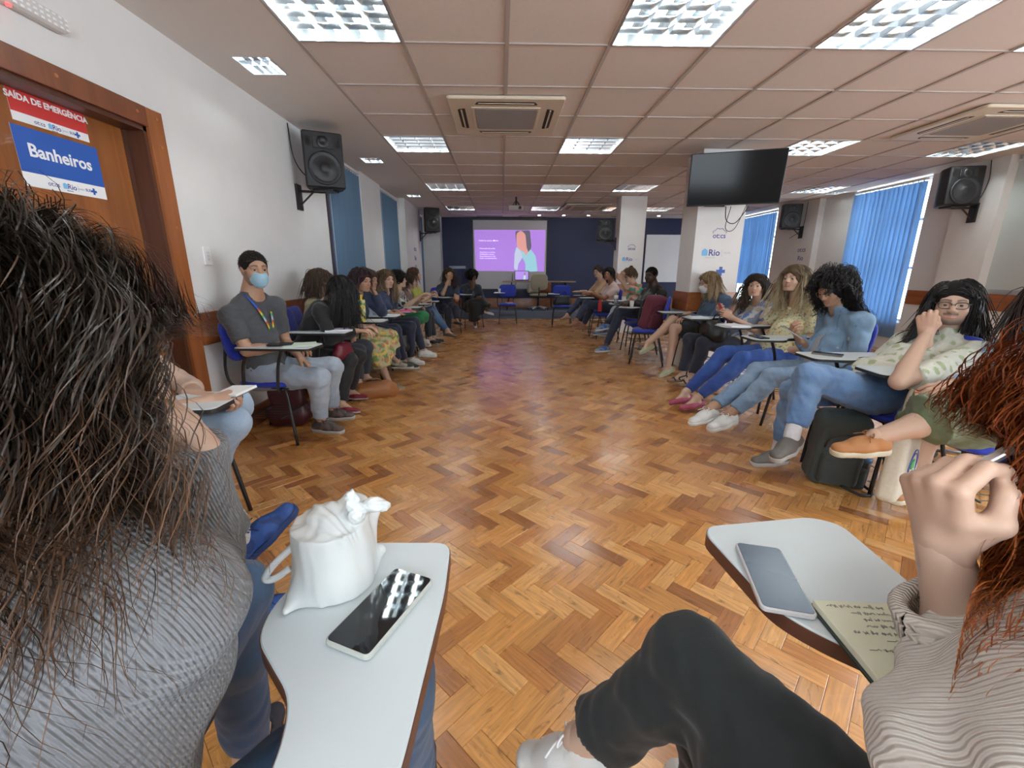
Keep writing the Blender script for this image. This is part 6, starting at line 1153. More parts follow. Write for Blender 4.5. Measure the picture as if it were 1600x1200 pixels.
person('L0a', 'person in grey trousers and navy running shoes, legs crossed, behind the grey sweater', J_(H=[-1.22, .98, 1.14], N=[-1.27, .97, .93], P=[-1.32, .95, .48], SR=[-1.22, .80, .88], SL=[-1.34, 1.15, .88], WR=[-1.0, 1.0, .79], WL=[-1.05, 1.2, .79], KR=[-1.02, 1.28, .60], KL=[-1.0, 1.22, .50], AR=(378, 840, 1.38), AL=[-.88, 1.30, .09], TR=[.62, .50, .60], TL=[.7, .6, 0]), -50, (.7, .6, -.3), 'light', False, res=.010, hres=.006, shirt=dict(col=(.2, .2, .22), sleeve=1.9), pants=dict(col=(.09, .09, .095), fade=(.13, .13, .135), denim=False, o=.016, flare=.012, len=1.88), shoes=dict(kind='runner', col=(.012, .04, .16), col2=(.02, .07, .26), sole=(.012, .035, .12), laces=(.01, .03, .12), socks=(.4, .4, .38)), hair=dict(kind='short', col=(.03, .02, .015)))

for k_, l_ in (('L1', 'of the man in the surgical mask'), ('L2', 'under the person in black with long black hair'), ('L2b', 'hidden behind the person in black'), ('L3', 'of the person in the floral skirt'), ('L3b', 'beyond the floral skirt'), ('L4', 'of the fair person in the denim jacket, left row'), ('L5', 'of the person in the striped shirt'), ('L6', 'of the person in the lace top'), ('L7', 'of the person in the yellow-green top'),
 ('L8', 'of the person in navy propping the chin'), ('L9', 'of the person with afro hair'), ('R1', 'of the person with glasses and beige top'), ('R2', 'of the person in the pale pink T-shirt'), ('R3', 'of the person in the tropical print shirt'), ('R4', 'of the man in the black jacket'), ('R6', 'of the blonde person in the face mask'), ('R7', 'of the person with the red phone'), ('R8', 'of the blonde person in pale yellow'),
 ('R9', 'of the curly-haired person in light denim'), ('R11', 'of the person in the green skirt'), ('L0b', 'of the person in light jeans near the door'), ('L0a', 'of the person with the navy running shoes')): seat(k_, 'blue tablet-arm chair '+l_, k_ != 'L2b')

seat('R10', 'blue tablet-arm chair of the long-haired man with glasses', True, .14, 0)
# ---------------------------------------------------------------- the two foreground sitters
M_knit = mat('cloth_knit', rough=.95, vcol=True, bump=1.0, bscale=46, kind='knit', grain=(0, .3, .5), bdist=.005, sheen=.3)
M_cord = mat('cloth_corduroy', rough=.9, vcol=True, bump=1.0, bscale=58, kind='wave', grain=(.2, .25, -.55), bdist=.0028, sheen=.25)
def knit_col(V, G): n = vnoise(V, 60, 3); return np.array((.20, .20, .208))*(1+.10*n[:, None])
def ringx(G):
    W_ = G['WR']-G['org']; c = aY(256, 634, .585)-G['org']; MB().tube([c+A3(.012*math.cos(t), .003*math.sin(t), .0075*math.sin(t)) for t in np.linspace(0, 2*PI, 19)], .0026, 6, False).build('ring', mat('gold', (.55, .40, .12), .2, metal=1), G['body'], smooth=True)
DK = (.020, .013, .009)
def knit_seam(G):
    SR, N_, org = G['SR'], G['N'], G['org']; a = nrm(SR-N_); u = A3(0, 0, 1); b = np.cross(a, u); mb = MB(); c = SR-a*.035-u*.01
    mb.tube([c+(u*math.cos(t)+b*math.sin(t))*.088-u*.012-org for t in np.linspace(0, 2*PI, 33)], .0035, 5, False).build('seam', M_knit, G['body'], smooth=True)
person('L0', 'woman in a grey knitted sweater with wavy dark hair, seen from behind, chin on hand', dict(H=aY(48, 548, .505), N=(-.50, .41, .985), P=(-.53, .30, .48), SR=(-.365, .395, .90), SL=(-.67, .36, .92), ER=(-.495, .625, .775), WR=aY(286, 668, .605), EL=(-.82, .5, .70), WL=(-.66, .62, .70), KR=(-.19, .60, .54), KL=(-.575, .79, .575), AR=(-.20, .70, .12), AL=(-.62, .80, .12), TR=A3(.0, 1, 0), TL=A3(-.1, 1, 0)),
    -18, (.45, .84, -.22), 'light', res=.006, hres=.004, shirt=dict(name='sweater', col=(.2, .2, .2), fn=knit_col, mat=M_knit, sleeve=1.90, o=.022, wr=.004, wf=24, hem=.06, neck=.07), pants=dict(col=(.020, .045, .10), fade=(.055, .12, .22), len=1.9, wr=.004), shoes=dict(kind='flat', col=(.02, .02, .03), sole=(.03, .03, .03)),
    hair=dict(kind='long', col=DK, tip=(.095, .045, .022), start=.5, thick=.018, amp=.006, f=55, nape=-.12, res=.006, ext=lambda s, tr, R_: s.ell(tr((0, -.075, -.05)), (.095, .07, .10), R_, k=.03), k=2, s=dict(length=.36, nseg=28, rad=.00055, n=8500, layer=(.018, .055), curl=.016, curl_f=36, clump=360, jitter=.15, spread=.015, lenvar=.45, fy=.05, mask=lambda D: D[:, 1] < .45), var=1.2),
    hands=dict(R=dict(pose='chin', dir=(-.45, -.12, .88), back=(.75, .2, .55)), L=dict(pose='relax', dir=(.8, .5, 0))), extra=lambda G: (ringx(G), knit_seam(G)), brow=(.02, .012, .01))
seatL = None
def cord_details(G):
    N_, fs, rs, up, org, B = G['N'], G['fs'], G['rs'], G['up'], G['org'], G['body']
    MB().tube([x-org for x in curve([N_-rs*.08+fs*.02+up*.02, N_-rs*.075+fs*.07-up*.01, N_-rs*.02+fs*.11-up*.06, N_+fs*.12-up*.10], 5)], .013, 7).tube([x-org for x in curve([N_+rs*.08+fs*.02+up*.02, N_+rs*.075+fs*.07-up*.01, N_+rs*.02+fs*.11-up*.06, N_+fs*.12-up*.10], 5)], .013, 7).build('collar', M_cordp, B, smooth=True)
    E_, W_, S_ = G['EL'], G['WL'], G['SL']; d = nrm(W_-E_); p = E_+d*.055; a = nrm(np.cross(d, A3(0, 1, 0))); b = np.cross(d, a); mb = MB()
    for k in range(3): mb.tube([p+d*(.014*k-.014)+(a*math.cos(t)+b*math.sin(t))*(.058-.001*k+.002*math.sin(3*t+k))-org for t in np.linspace(0, 2*PI, 25)], .0105, 7, False)
    mb.build('rolled_cuff', M_cordp, B, smooth=True)
    for q in (p-b*.066-a*.01+d*.0, ): MB().tube([q-org, q-org-b*.004], .0062, 12).build('button', mat('button_brown', (.10, .07, .05), .3), B)
M_cordp = mat('corduroy_plain', (.74, .68, .61), .9, bump=1.0, bscale=58, kind='wave', grain=(.2, .25, -.55), bdist=.003)
RED = (.20, .045, .012)
person('R12', 'red-haired woman in a beige corduroy shirt and black trousers, hand raised beside the notebook', dict(H=aY(1742, 724, .45), N=(.64, .30, .93), P=(.48, .18, .48), SL=(.53, .24, .835), SR=(.75, .36, .87), EL=(.570, .405, .79), WL=aY(1472, 856, .44), ER=(.92, .34, .66), WR=(.84, .44, .58), KR=(.33, .60, .595), KL=(.38, .63, .51), AR=aZ(905, 1160, .30), AL=(.44, .62, .10), TR=A3(-.72, .42, -.42), TL=A3(-.1, 1, 0)),
    18, (-.55, .80, -.15), 'fair', res=.006, hres=.004, shirt=dict(name='corduroy_shirt', col=(.74, .68, .61), mat=M_cord, sleeve=.98, o=.034, wr=.008, wf=26, hem=.10, so=1.0), pants=dict(col=(.010, .013, .014), denim=False, len=1.78, o=.012, flare=.020, wr=.005, wf=22), shoes=dict(kind='sneaker', col=(.66, .66, .64), sole=(.68, .68, .66), laces=(.8, .8, .8)),
    hair=dict(kind='long', col=RED, tip=(.42, .125, .030), start=.25, thick=.020, amp=.006, f=60, nape=-.12, res=.006, ext=lambda s, tr, R_: s.ell(tr((0, -.07, -.07)), (.085, .06, .12), R_, k=.03), k=2, s=dict(length=.36, nseg=34, rad=.00055, n=6500, layer=(.02, .07), curl=.012, curl_f=46, clump=260, jitter=.09, spread=.04, lenvar=.6, fy=.07), var=1.1),
    hands=dict(L=dict(pose='grip', dir=(-.30, .10, .95), back=(-.93, -.15, -.25)), R=dict(pose='relax', dir=(-.8, .6, -.1))), extra=cord_details, brow=(.1, .04, .02))

# ---------------------------------------------------------------- things on tablets
def phone(name_, label, c, d, L_=.155, W_=.074, scr=(.008, .009, .012), case=(.5, .5, .48), up=(0, 0, 1), lit=None, cat='phone', z=.008):
    t = thing(name_, label, cat, tuple(c)); y = nrm(d); u = nrm(A3(*up)-y*(A3(*up)@y)); M = frame((0, 0, 0), np.cross(y, u), y)
    O = roundpoly([(-W_/2, -L_/2), (W_/2, -L_/2), (W_/2, L_/2), (-W_/2, L_/2)], .011, 5); MB().prism(O, 0, z+.0012, .002).xf(M).build('case', mat('phone_case'+str(case[0]), case, .25), t)
    MB().prism(inset(O, .0028), z, z+.0018, .0004).xf(M).build('screen', mat('phone_glass'+str(scr[2]), scr, .03 if not lit else .22, spec=.6 if not lit else .25, emit=lit), t); return t
z_ = .7415
def onz(x, y, h=z_): p = aZ(x, y, h); return A3(p[0], p[1], h)
phone('phone', 'black smartphone in a pale case lying on the nearest left tablet', onz(600, 955), onz(655, 892)-onz(548, 1010), .165, .078, case=(.45, .46, .42))
phone('phone', 'smartphone with a lit grey screen beside the open notebook', onz(1205, 905), onz(1177, 850)-onz(1230, 962), .17, .078, case=(.62, .60, .60), scr=(.012, .016, .024), lit=((.10, .14, .20), .25))
# open notebook
t = thing('notebook', 'open notebook with handwritten cream pages on the nearest right tablet', 'notebook', tuple(onz(1268, 948))); e1 = nrm(onz(1432, 956)-onz(1268, 948)); e2 = nrm(onz(1268, 948)-onz(1365, 1092)); M = frame((0, 0, 0), e1, e2)
MB().box(-.004, .205, -.285, .004, 0, .003).xf(M).build('cover', mat('notebook_cover', (.03, .04, .035), .5), t); MB().box(0, .2, -.28, 0, .003, .013, .001).xf(M).build('page_block', mat('cream_paper', (.78, .78, .60), .8), t)
hw = MB(); r = np.random.default_rng(5)
for i, (x0_, n_) in enumerate(((.012, 5), (.04, 4), (.05, 5), (.045, 9), (.02, 6), (.055, 8), (.02, 2))):
    x = x0_; y = -.012-.0125*i-(.004 if i == 6 else 0)
    for w_ in range(n_):
        L_ = .006+.012*r.random()
        P = [(x+q*L_, y+.0022*math.sin(q*L_*2300+w_)*(1+.6*math.sin(q*9))+(.003 if r.random() < .1 else 0), .0135) for q in np.linspace(0, 1, 12)]; P = np.array(P); hw.tube(P@M[:3, :3].T, .00035, 3); x += L_+.004
hw.build('handwriting', mat('ink_pen', (.06, .06, .09), .6), t)['kind'] = 'stuff'
# plastic bag with a round tub
bc = onz(527, 905, .742); kn = aZ(560, 796, .925); t = thing('plastic_bag', 'knotted white plastic bag around a round tub on the nearest left tablet', 'bag', tuple(bc))
K = kn-bc; s = SDF(); s.cone((0, 0, .030), (0, 0, .098), .0625, .0605, k=.008, clip=[((0, 0, .112), (0, 0, 1))]); s.cone((0, 0, .0), (0, 0, .03), .064, .063, k=.01); s.cone((.01, .01, .10), (.03, .03, .122), .05, .022, k=.014).cone((.03, .03, .115), K*.93, .022, .008, k=.014)
s.cone((.02, .02, .05), (.055, .045, .10), .04, .012, k=.02).cone((-.035, -.045, .012), (-.050, -.075, .006), .022, .006, k=.02).cone((.03, .02, .015), (.060, .048, .02), .025, .010, k=.02)
s.cone(K*.93, K+A3(.018, .010, .006), .009, .007, k=.006).ell(K+A3(.024, .006, .002), (.018, .010, .008), k=.006).ell(K+A3(-.010, .008, .010), (.009, .007, .015), k=.006)
V, F = s.mesh(.0026, clips=[((0, 0, 0), (0, 0, -1))]); n_ = vnormals(V, F); kd = V-K; ka = np.arctan2(kd[:, 1]+.3*kd[:, 2], kd[:, 0]); tp_ = np.clip((V[:, 2]-.085)/.03, 0, 1); V = V+n_*(tp_*.0016*np.sin(ka*26+3*np.sin(ka*5))+.0012*vnoise(V*[1, 1, .35], 170, 4)+.0009*np.abs(vnoise(V*[1, 1, .5], 90, 8)))[:, None]
m = bpy.data.materials.new('thin_plastic'); m.use_nodes = True; N = m.node_tree.nodes; Lk = m.node_tree.links; b = N['Principled BSDF']; b.inputs['Base Color'].default_value = (.78, .81, .80, 1); b.inputs['Roughness'].default_value = .28; b.inputs['Alpha'].default_value = .66; b.inputs['Subsurface Weight'].default_value = .3; b.inputs['Subsurface Radius'].default_value = (.02, .02, .02)
link('film', np_mesh('film', V, F, True), m, t)
th = np.linspace(0, 2*PI, 28, endpoint=False); MB().prism([(.05*math.cos(a), .05*math.sin(a)) for a in th], .002, .085, .004).build('tub', mat('tub_cream', (.75, .72, .62), .4), t, smooth=False)
lp = [(-.058, -.012, .075), (-.085, -.03, .052), (-.098, -.035, .032), (-.088, -.03, .026), (-.064, -.022, .040)]; MB().tube(curve(lp, 5), [.006]*21, 7).build('handle', m, t, smooth=True)

# ---------------------------------------------------------------- small things on the other tablets
def tray_pt(name, x, y, h=.742):
    """a point on the tablet of a finished chair, in its own axes"""
    c = CHAIR_OF[name]; a = c.rotation_euler.z; return A3(c.location.x+x*math.cos(a)-y*math.sin(a), c.location.y+x*math.sin(a)+y*math.cos(a), h), a
CHAIR_OF = {}
for o in list(COL.objects):
    if o.name.startswith('tablet_chair') and 'label' in o: CHAIR_OF[o['label']] = o
def ch_of(k): return next(v for q, v in CHAIR_OF.items() if k in q)
def put(k, x, y, h=.742): c = ch_of(k); a = c.rotation_euler.z; return A3(c.location.x+x*math.cos(a)-y*math.sin(a), c.location.y+x*math.sin(a)+y*math.cos(a), h), a
def sheet(k, label, x=.19, y=.31, w=.16, d=.21, rot=.1, col=(.75, .76, .76), name='paper_sheets', th=.004, extra=None, cat='papers', group=None):
    p, a = put(k, x, y); t = thing(name, label, cat, tuple(p), a+rot, group); MB().box(-w/2, w/2, -d/2, d/2, 0, th, .0008).build('sheets', mat('sheet'+str(col[0])+str(col[2]), col, .75), t)
    MB().box(-w/2+.01, w/2-.02, -d/2+.015, d/2-.02, th, th+.001).build('top_page', mat('page'+str(col[0]), tuple(min(1, c*1.05) for c in col), .8), t)
    if extra: MB().box(-.03, .05, -.06, .06, th+.001, th+.01, .002).xf(Matrix.Translation(extra[1:])).build('phone_case', M_black if extra[0] == 'b' else M_red, t)
    return t
sheet('surgical mask', 'paper handout with green print on the tablet of the masked man', .19, .30, .18, .22, .5, (.62, .74, .64), extra=None)
p, a = put('surgical mask', .22, .18); phone('tablet_device', 'black flat phone on the papers of the masked man', p+A3(0, 0, .006), (math.cos(a+.3+PI/2), math.sin(a+.3+PI/2), 0), .16, .085, case=(.02, .02, .02))
sheet('under the person in black', 'white notebook on the tablet of the person dressed in black', .17, .32, .17, .22, .3, (.72, .70, .78), 'notebook', .012, cat='notebook')
sheet('floral skirt', 'white papers on the tablet of the person in the floral skirt', .18, .30, .16, .2, .2)
sheet('beyond the floral', 'open notebook beyond the floral skirt', .17, .32, .17, .22, .1, (.70, .74, .80), 'notebook', .01, cat='notebook')
sheet('fair person in the denim', 'magenta folder on the tablet of the fair person in denim', .18, .32, .16, .2, .2, (.55, .05, .2), 'folder', .01, cat='folder')
sheet('striped shirt', 'grey printed sheets on the tablet of the striped-shirt sitter', .18, .32, .16, .2, .2, (.5, .52, .55))
sheet('glasses and beige top', 'white sheets on the farthest right-row tablet', .18, .3, .16, .2, .2)
sheet('pale pink', 'white sheets in front of the pale pink T-shirt', .18, .3, .16, .2, .2)
sheet('black jacket', 'navy notebook on the tablet of the man in the black jacket', .19, .28, .2, .16, .1, (.02, .03, .09), 'notebook', .02, cat='notebook')
sheet('red phone', 'white notebook beside the black bag on the lap', .2, .3, .17, .2, .1, (.7, .71, .73), 'notebook', .01, cat='notebook')
sheet('blonde person in pale yellow', 'open white notebook on the tablet before the pale yellow blouse', .19, .30, .22, .2, .1, (.76, .78, .82), 'notebook', .012, cat='notebook')
p, a = put('curly-haired', .2, .34); phone('phone', 'dark phone lying on the tablet of the curly-haired sitter', p, (math.cos(a), math.sin(a), 0), .17, .08, case=(.04, .04, .045))
p, a = put('long-haired man', .22, .28); phone('phone', 'brown-cased phone lying on the tablet of the bearded man', p, (math.cos(a+.8), math.sin(a+.8), 0), .16, .08, case=(.16, .13, .12))
G = GS['R7']; phone('phone', 'red phone held up by the person in the blue and white blouse', (G['WL']+G['WR'])/2+A3(-.09, -.02, .075), (-.5, .0, .8), .15, .072, case=(.55, .03, .06), up=(.8, -.1, .5))
G = GS['R9']; phone('phone', 'silver phone in the hand of the curly-haired person', G['WR']+A3(-.085, -.05, .045), (-.75, .1, .45), .15, .072, case=(.35, .36, .38), up=(.45, -.3, .8))
G = GS['R12']; p = aY(1546, 724, .44); t = thing('pen_case', 'small silvery object held in the raised hand of the red-haired woman', 'case', tuple(p)); M = frame((0, 0, 0), (.8, .05, .45), (-.1, 1, .1)); MB().box(-.035, .035, -.006, .006, -.008, .008, .003).xf(M).build('body', M_alu, t); MB().box(-.025, .02, -.0066, .0066, -.004, .004).xf(M).build('window', mat('dark_gloss', (.03, .03, .08), .1), t)
G = GS['L0b']; p = (G['WR']+G['WL'])/2+A3(.13, .02, .025); t = thing('booklet', 'white booklet held over light blue jeans near the door', 'booklet', tuple(p)); M = frame((0, 0, 0), (.9, -.35, .1), (.35, .9, .15)); MB().box(-.07, .07, -.05, .05, -.006, .004, .001).xf(M).build('pages', M_paper, t); MB().box(-.071, .071, -.051, .051, -.009, -.006).xf(M).build('cover', mat('cover_grey', (.1, .09, .08), .5), t)
t = thing('laptop', 'slim silver laptop on the tablet behind the grey sweater', 'laptop', (-1.0, 1.08, .742), -.9); MB().box(-.16, .16, -.11, .11, 0, .015, .004).build('keyboard_base', M_alu, t); MB().box(-.16, .16, .11, .118, .01, .20, .003).build('lid', M_alu, t); MB().box(-.15, .15, .1085, .1105, .02, .19).build('display', mat('screen_off', (.01, .01, .012), .1), t)
# bottles and cups
def lathe(prof, n=18): 
    V = []; th = np.arange(n)*2*PI/n
    for r, z in prof: V += [(r*math.cos(a), r*math.sin(a), z) for a in th]
    F = [(i*n+j, i*n+(j+1) % n, (i+1)*n+(j+1) % n, (i+1)*n+j) for i in range(len(prof)-1) for j in range(n)]+[tuple(range(n))[::-1], tuple((len(prof)-1)*n+np.arange(n))]; return MB().add(V, F)
p, a = put('black jacket', .1, .36); t = thing('water_bottle', 'clear plastic water bottle on the tablet of the man in the black jacket', 'bottle', tuple(p)); M_pet = mat('clear_plastic', (.85, .92, .97), .08, trans=.8, alpha=.6)
lathe([(.028, 0), (.032, .008), (.032, .06), (.029, .075), (.032, .09), (.032, .14), (.02, .175), (.012, .19), (.012, .2)]).build('bottle_body', M_pet, t, smooth=True); lathe([(.014, .198), (.014, .216)]).build('cap', M_sky, t); lathe([(.0325, .085), (.0325, .135)]).build('label_band', M_wt, t, smooth=True)
p, a = put('floral', .12, .36, .742); t = thing('tumbler', 'tall tumbler with green and yellow leaf print beside the navy jacket', 'tumbler', tuple(aY(567, 504, 4.36)*[1, 1, 0]+A3(0, 0, .742)))
mb = lathe([(.033, 0), (.036, .01), (.038, .2), (.039, .22)]); me = mb.mesh('cup_body', True); bpy.data.meshes.remove(me); V = np.concatenate(mb.V); V2 = []; 
prof = [(.034+.004*q, .22*q) for q in np.linspace(0, 1, 24)]; mb = lathe(prof, 30); V = np.concatenate(mb.V); C_ = np.tile(A3(.62, .64, .38), (len(V), 1)); a_ = vnoise(V, 95, 2); b_ = vnoise(V, 80, 6); C_[a_ > .15] = (.10, .26, .07); C_[b_ > .5] = (.75, .50, .04)
me = mb.mesh('cup_body', True, cols=C_); link('cup_body', me, mat('print', rough=.5, vcol=True), t); MB().tube([(0, 0, .21), (.004, 0, .27)], .012, 8).build('lid', mat('yellow_plastic', (.75, .5, .03), .4), t)
def cup(pos, label):
    t = thing('paper_cup', label, 'cup', tuple(pos)); lathe([(.024, 0), (.033, .085), (.034, .088), (.031, .085), (.023, .004)]).build('cup_body', M_wt, t, smooth=True); return t
p, a = put('maroon', .22, .25); cup(p, 'white disposable cup beside the maroon backpack'); p, a = put('red book', .2, .2); cup(p, 'white disposable cup on the tablet of the empty chair before the stage')
p, a = put('pale pink', -.15, .2, .0); t = thing('sport_bottle', 'red drinking bottle on the seat edge near the pale jeans', 'bottle', tuple(aY(937, 487, 7.9)-A3(0, 0, .0))); lathe([(.03, 0), (.035, .01), (.035, .14), (.026, .17), (.026, .19), (.015, .2)]).build('bottle_body', M_red, t, smooth=True); lathe([(.018, .2), (.018, .22)]).build('cap', M_red, t)
c = ch_of('red book'); t = thing('book', 'red book on the seat of the empty chair before the stage', 'book', (c.location.x+.03, c.location.y, .482), .3); MB().box(-.07, .07, -.1, .1, 0, .02, .002).build('pages', M_paper, t); MB().box(-.073, .073, -.103, .103, .02, .023).build('cover', M_red, t)

# ---------------------------------------------------------------- bags
def soft(name_, parent, sdf, h, col, m=M_leather, amp=.003, f=40, seed=2, fn=None):
    V, F = sdf.mesh(h); V = wrinkle(V, F, amp, f, seed); C_ = np.tile(np.array(col, float), (len(V), 1)) if fn is None else fn(V); return link(name_, np_mesh(name_, V, F, True, C_), m, parent)
def backpack(loc, rz, label, col, dark, h=.45, w=.29, d=.16, lean=.12, res=.007, strap_col=(.02, .02, .022)):
    t = thing('backpack', label, 'backpack', tuple(loc), rz); R_ = np.array(Matrix.Rotation(lean, 3, 'X'))
    X = lambda p: R_@A3(*p); s = SDF(); s.cube(X((0, 0, h*.5)), (w/2-.05, d/2-.045, h/2-.05), R_, r=.045, k=.02); s.cone(X((-w*.22, 0, h*.86)), X((w*.22, 0, h*.86)), d*.38, k=.04); soft('main_bag', t, s, res, col, M_cotton, .004, 24)
    s = SDF(); s.cube(X((0, -d/2-.012, h*.32)), (w/2-.06, .012, h*.24-.03), R_, r=.022, k=.015); soft('front_pocket', t, s, res, np.array(col)*.85, M_cotton, .003, 30)
    zp = MB().tube([X(p) for p in curve([(-w*.36, -d/2-.006, h*.60), (-w*.3, -d/2-.012, h*.74), (0, -d/2-.01, h*.80), (w*.3, -d/2-.012, h*.74), (w*.36, -d/2-.006, h*.60)], 5)], .004, 5).tube([X(p) for p in curve([(-w*.3, -d/2-.035, h*.47), (0, -d/2-.044, h*.5), (w*.3, -d/2-.035, h*.47)], 5)], .003, 5); zp.build('zip', mat('zip_dark', dark, .5), t, smooth=True)
    MB().tube([X(p) for p in curve([(-.03, d*.3, h*.96), (-.02, d*.3, h*1.06), (.02, d*.3, h*1.06), (.03, d*.3, h*.96)], 5)], .007, 6).build('top_handle', mat('strap', strap_col, .7), t, smooth=True)
    for q in (-1, 1):
        P = [X(p) for p in curve([(q*.07, d/2-.01, h*.9), (q*.09, d/2+.05, h*.75), (q*.10, d/2+.05, h*.4), (q*.12, d/2, h*.1)], 5)]; MB().tube(P, .013, 6).build('strap', mat('strap', strap_col, .7), t, smooth=True)
    return t, X
c = ch_of('maroon'); backpack((c.location.x+.0, c.location.y, .478), math.radians(25), 'maroon backpack slumped on the seat of a blue chair', (.13, .018, .04), (.03, .01, .015), .46, .30, .17, .30, .010)
t, X = backpack(tuple(aZ(1292, 757, 0)*[1, 1, 0]+A3(.05, .07, .0)), math.radians(-18), 'dark grey-green backpack on the floor under the legs of the bearded man', (.045, .058, .058), (.01, .012, .012), .46, .27, .18, .16, .006)
b0 = X((.14, -.06, .04)); t2 = thing('travel_mug', 'blue-lidded mug in the side pocket of the grey-green backpack', 'mug', tuple(np.array(t.location)+np.array(Matrix.Rotation(math.radians(-18), 3, 'Z'))@b0)); lathe([(.030, 0), (.036, .13), (.037, .14)]).build('cup_body', mat('mug_dark', (.05, .055, .06), .3), t2, smooth=True); lathe([(.039, .138), (.040, .155), (.036, .165)]).build('lid', mat('lid_blue', (.10, .22, .45), .4), t2, smooth=True); MB().tube(curve([(.03, -.02, .12), (.05, -.05, .10), (.05, -.05, .04), (.03, -.02, .02)], 5), .004, 6).build('handle', M_alu, t2, smooth=True)
s = SDF(); s.cube(X((.125, -.03, .07)), (.012, .045, .05), r=.022, k=.01); soft('side_pocket', t, s, .006, (.03, .038, .038), M_cotton)
MB().tube(curve([(.02, -.14, .03), (.10, -.2, .012), (.17, -.16, .012), (.16, -.08, .02)], 6), .008, 6).build('strap', mat('strap', (.02, .02, .022), .7), t, smooth=True)
# tote bag
tp = aY(1408, 660, 1.98); t = thing('tote_bag', 'cream canvas tote bag with a round blue and green emblem hanging by the green skirt', 'bag', (tp[0]+.05, tp[1]+.0, .12), math.radians(35)); s = SDF(); s.cube((0, 0, .19), (.13, .012, .15), r=.030, k=.02); soft('canvas_body', t, s, .007, (.56, .52, .42), M_cotton, .007, 16)
for q in (-.025, .025): MB().tube(curve([(-.07, q, .34), (-.05, q, .50), (.0, q, .56), (.05, q, .50), (.07, q, .34)], 6), .009, 6).build('handle', mat('canvas', (.52, .47, .37), .9), t, smooth=True)
Mf = frame((-.02, -.0475, .19), (1, 0, 0), (0, 0, 1)); Mf[:3, 2] = (0, -1, 0)
rg = MB()
for r0, r1 in ((.085, .078), (.066, .062)):
    th = np.linspace(0, 2*PI, 33)[:-1]; V = [(r_*math.cos(a), r_*math.sin(a), z) for r_, z in ((r0, 0), (r0, .003), (r1, .003), (r1, 0)) for a in th]; rg.add(V, [(k*32+i, k*32+(i+1) % 32, ((k+1) % 4)*32+(i+1) % 32, ((k+1) % 4)*32+i) for k in range(4) for i in range(32)])
rg.xf(Mf).build('emblem_ring', M_ink, t); MB().prism(roundpoly([(-.035, .0), (-.02, .03), (.01, .035), (.02, .0), (.03, -.02), (.0, -.012), (-.02, -.02)], .01), .0, .004).xf(Mf).build('emblem', mat('emblem_green', (.04, .4, .10), .6), t); text('lettering', 'SUS', .022, Mf@np.array([[1, 0, 0, 0], [0, 1, 0, -.035], [0, 0, 1, .003], [0, 0, 0, 1]]), M_ink, t)
# handbags
def handbag(loc, rz, label, col, w=.28, h=.18, d=.10, res=.008, strap=True, m=M_leather):
    t = thing('handbag', label, 'handbag', tuple(loc), rz); s = SDF(); s.cube((0, 0, h*.5), (w/2-.04, d/2-.035, h/2-.04), r=.035, k=.02).cone((-w*.4, 0, h*.30), (w*.4, 0, h*.30), d*.5, k=.04); soft('bag_body', t, s, res, col, m, .006, 22)
    MB().tube(curve([(-w*.36, -.01, h*.86), (0, -.015, h*.97), (w*.36, -.01, h*.86)], 5), .004, 5).build('zip', M_alu, t, smooth=True)
    if strap:
        MB().tube(curve([(-w*.3, 0, h*.9), (-w*.22, -.02, h*1.35), (w*.15, -.02, h*1.4), (w*.3, 0, h*.9)], 6), .007, 6).build('strap', mat('bag_strap'+str(col[0]), tuple(np.array(col)*.7), .5), t, smooth=True)
    return t
p = aZ(582, 621, 0); handbag((p[0], p[1]+.06, 0), .4, 'tan leather handbag slumped on the floor in front of the red shoes', (.34, .13, .04), .34, .13, .22, .009)
p = aZ(452, 668, 0); handbag((p[0]-.02, p[1]+.08, 0), .15, 'dark maroon bag on the floor under the chair of the masked man', (.055, .008, .014), .27, .34, .16, .01)
G = GS['L2']; handbag(G['ER']*.5+G['WR']*.5+A3(-.04, .06, -.22), 1.2, 'small maroon handbag hanging on the arm of the person in black', (.16, .012, .028), .17, .15, .08, .007)
G = GS['R7']; handbag((G['HL']+G['KL'])/2*[1, 1, 0]+A3(-.05, .10, (G['HL']+G['KL'])[2]/2+.07), 1.4, 'bulky black handbag on the lap of the person with the red phone', (.014, .014, .016), .34, .17, .2, .009)
c = ch_of('black handbag'); handbag((c.location.x, c.location.y, .475), .1, 'black handbag on the seat of an empty blue chair near the stage', (.02, .022, .026), .34, .22, .16, .012)
G = GS['L4']; handbag((G['KR']+G['AR'])/2+A3(-.12, -.12, -.12), .6, 'black shoulder bag hanging beside the legs in dark jeans', (.016, .016, .018), .22, .26, .08, .010)
p, a = put('blonde person in the face', -.05, .35, .0); 
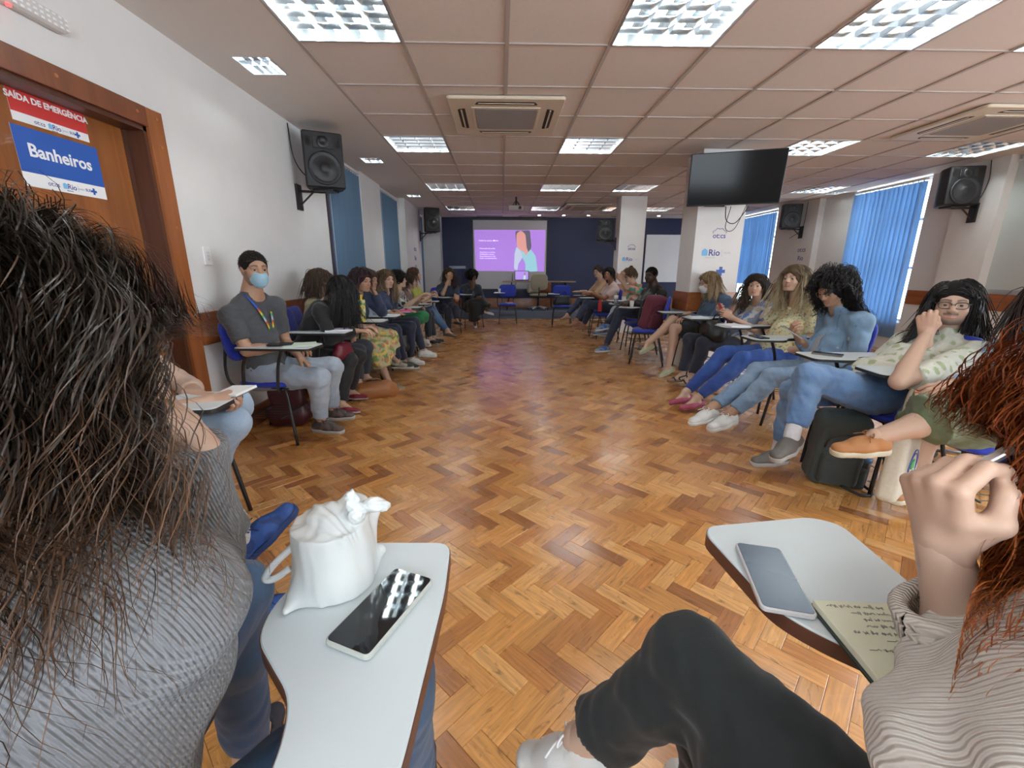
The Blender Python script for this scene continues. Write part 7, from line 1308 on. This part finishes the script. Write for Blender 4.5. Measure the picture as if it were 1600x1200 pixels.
# office chair on the stage with bags, and the black chair back behind the green-skirt sitter
def office(loc, rz, label, col, seat_h=.46):
    t = thing('office_chair', label, 'chair', tuple(loc), rz); m = mat('office'+str(col[0]), col, .7, bump=.2, bscale=400)
    pad(.46, .44, .07, .015).xf(Matrix.Translation((0, 0, seat_h))).build('seat', m, t, smooth=True); Mb = frame((0, -.25, seat_h+.33), (-1, 0, 0), (0, -.12, 1)); pad(.44, .42, .06, .015).xf(Mb).build('backrest', m, t, smooth=True)
    MB().tube([(0, 0, seat_h-.03), (0, 0, .1)], .028, 10).tube([(0, -.1, seat_h-.03), (0, -.28, seat_h+.0), (0, -.29, seat_h+.2)], .018, 8).build('column', M_black, t, smooth=True)
    for k in range(5):
        a = k*2*PI/5+.3; MB().tube([(0, 0, .11), (.27*math.cos(a), .27*math.sin(a), .06)], [.022, .014], 8).build('base_arm', M_alu, t, smooth=True); MB().tube([(.28*math.cos(a)-.012, .28*math.sin(a), .026), (.28*math.cos(a)+.012, .28*math.sin(a), .026)], .026, 10).build('caster', M_black, t)
    return t
office((.98, 11.72, .2), 0, 'beige swivel chair piled with bags in front of the stage table', (.34, .32, .24), .42)
s_ = SDF(); s_.cube((0, 0, .12), (.12, .05, .08), r=.04, k=.02); t = thing('handbag', 'pale grey bag leaning on the beige swivel chair', 'handbag', (.85, 11.66, .67), .2); soft('bag_body', t, s_, .014, (.42, .40, .36), M_leather, .008, 20); MB().tube(curve([(-.06, 0, .22), (0, 0, .3), (.06, 0, .22)], 5), .007, 6).build('strap', M_black, t, smooth=True)
s_ = SDF(); s_.cube((0, 0, .13), (.13, .05, .09), r=.04, k=.02); t = thing('handbag', 'brown bag leaning on the beige swivel chair', 'handbag', (1.14, 11.68, .67), -.1); soft('bag_body', t, s_, .014, (.24, .07, .035), M_leather, .008, 20); MB().tube(curve([(-.06, 0, .22), (0, 0, .3), (.06, 0, .22)], 5), .007, 6).build('strap', M_black, t, smooth=True)
office((3.05, 2.42, 0), 1.5, 'black padded office chair behind the green-skirt sitter', (.014, .014, .016), .48)
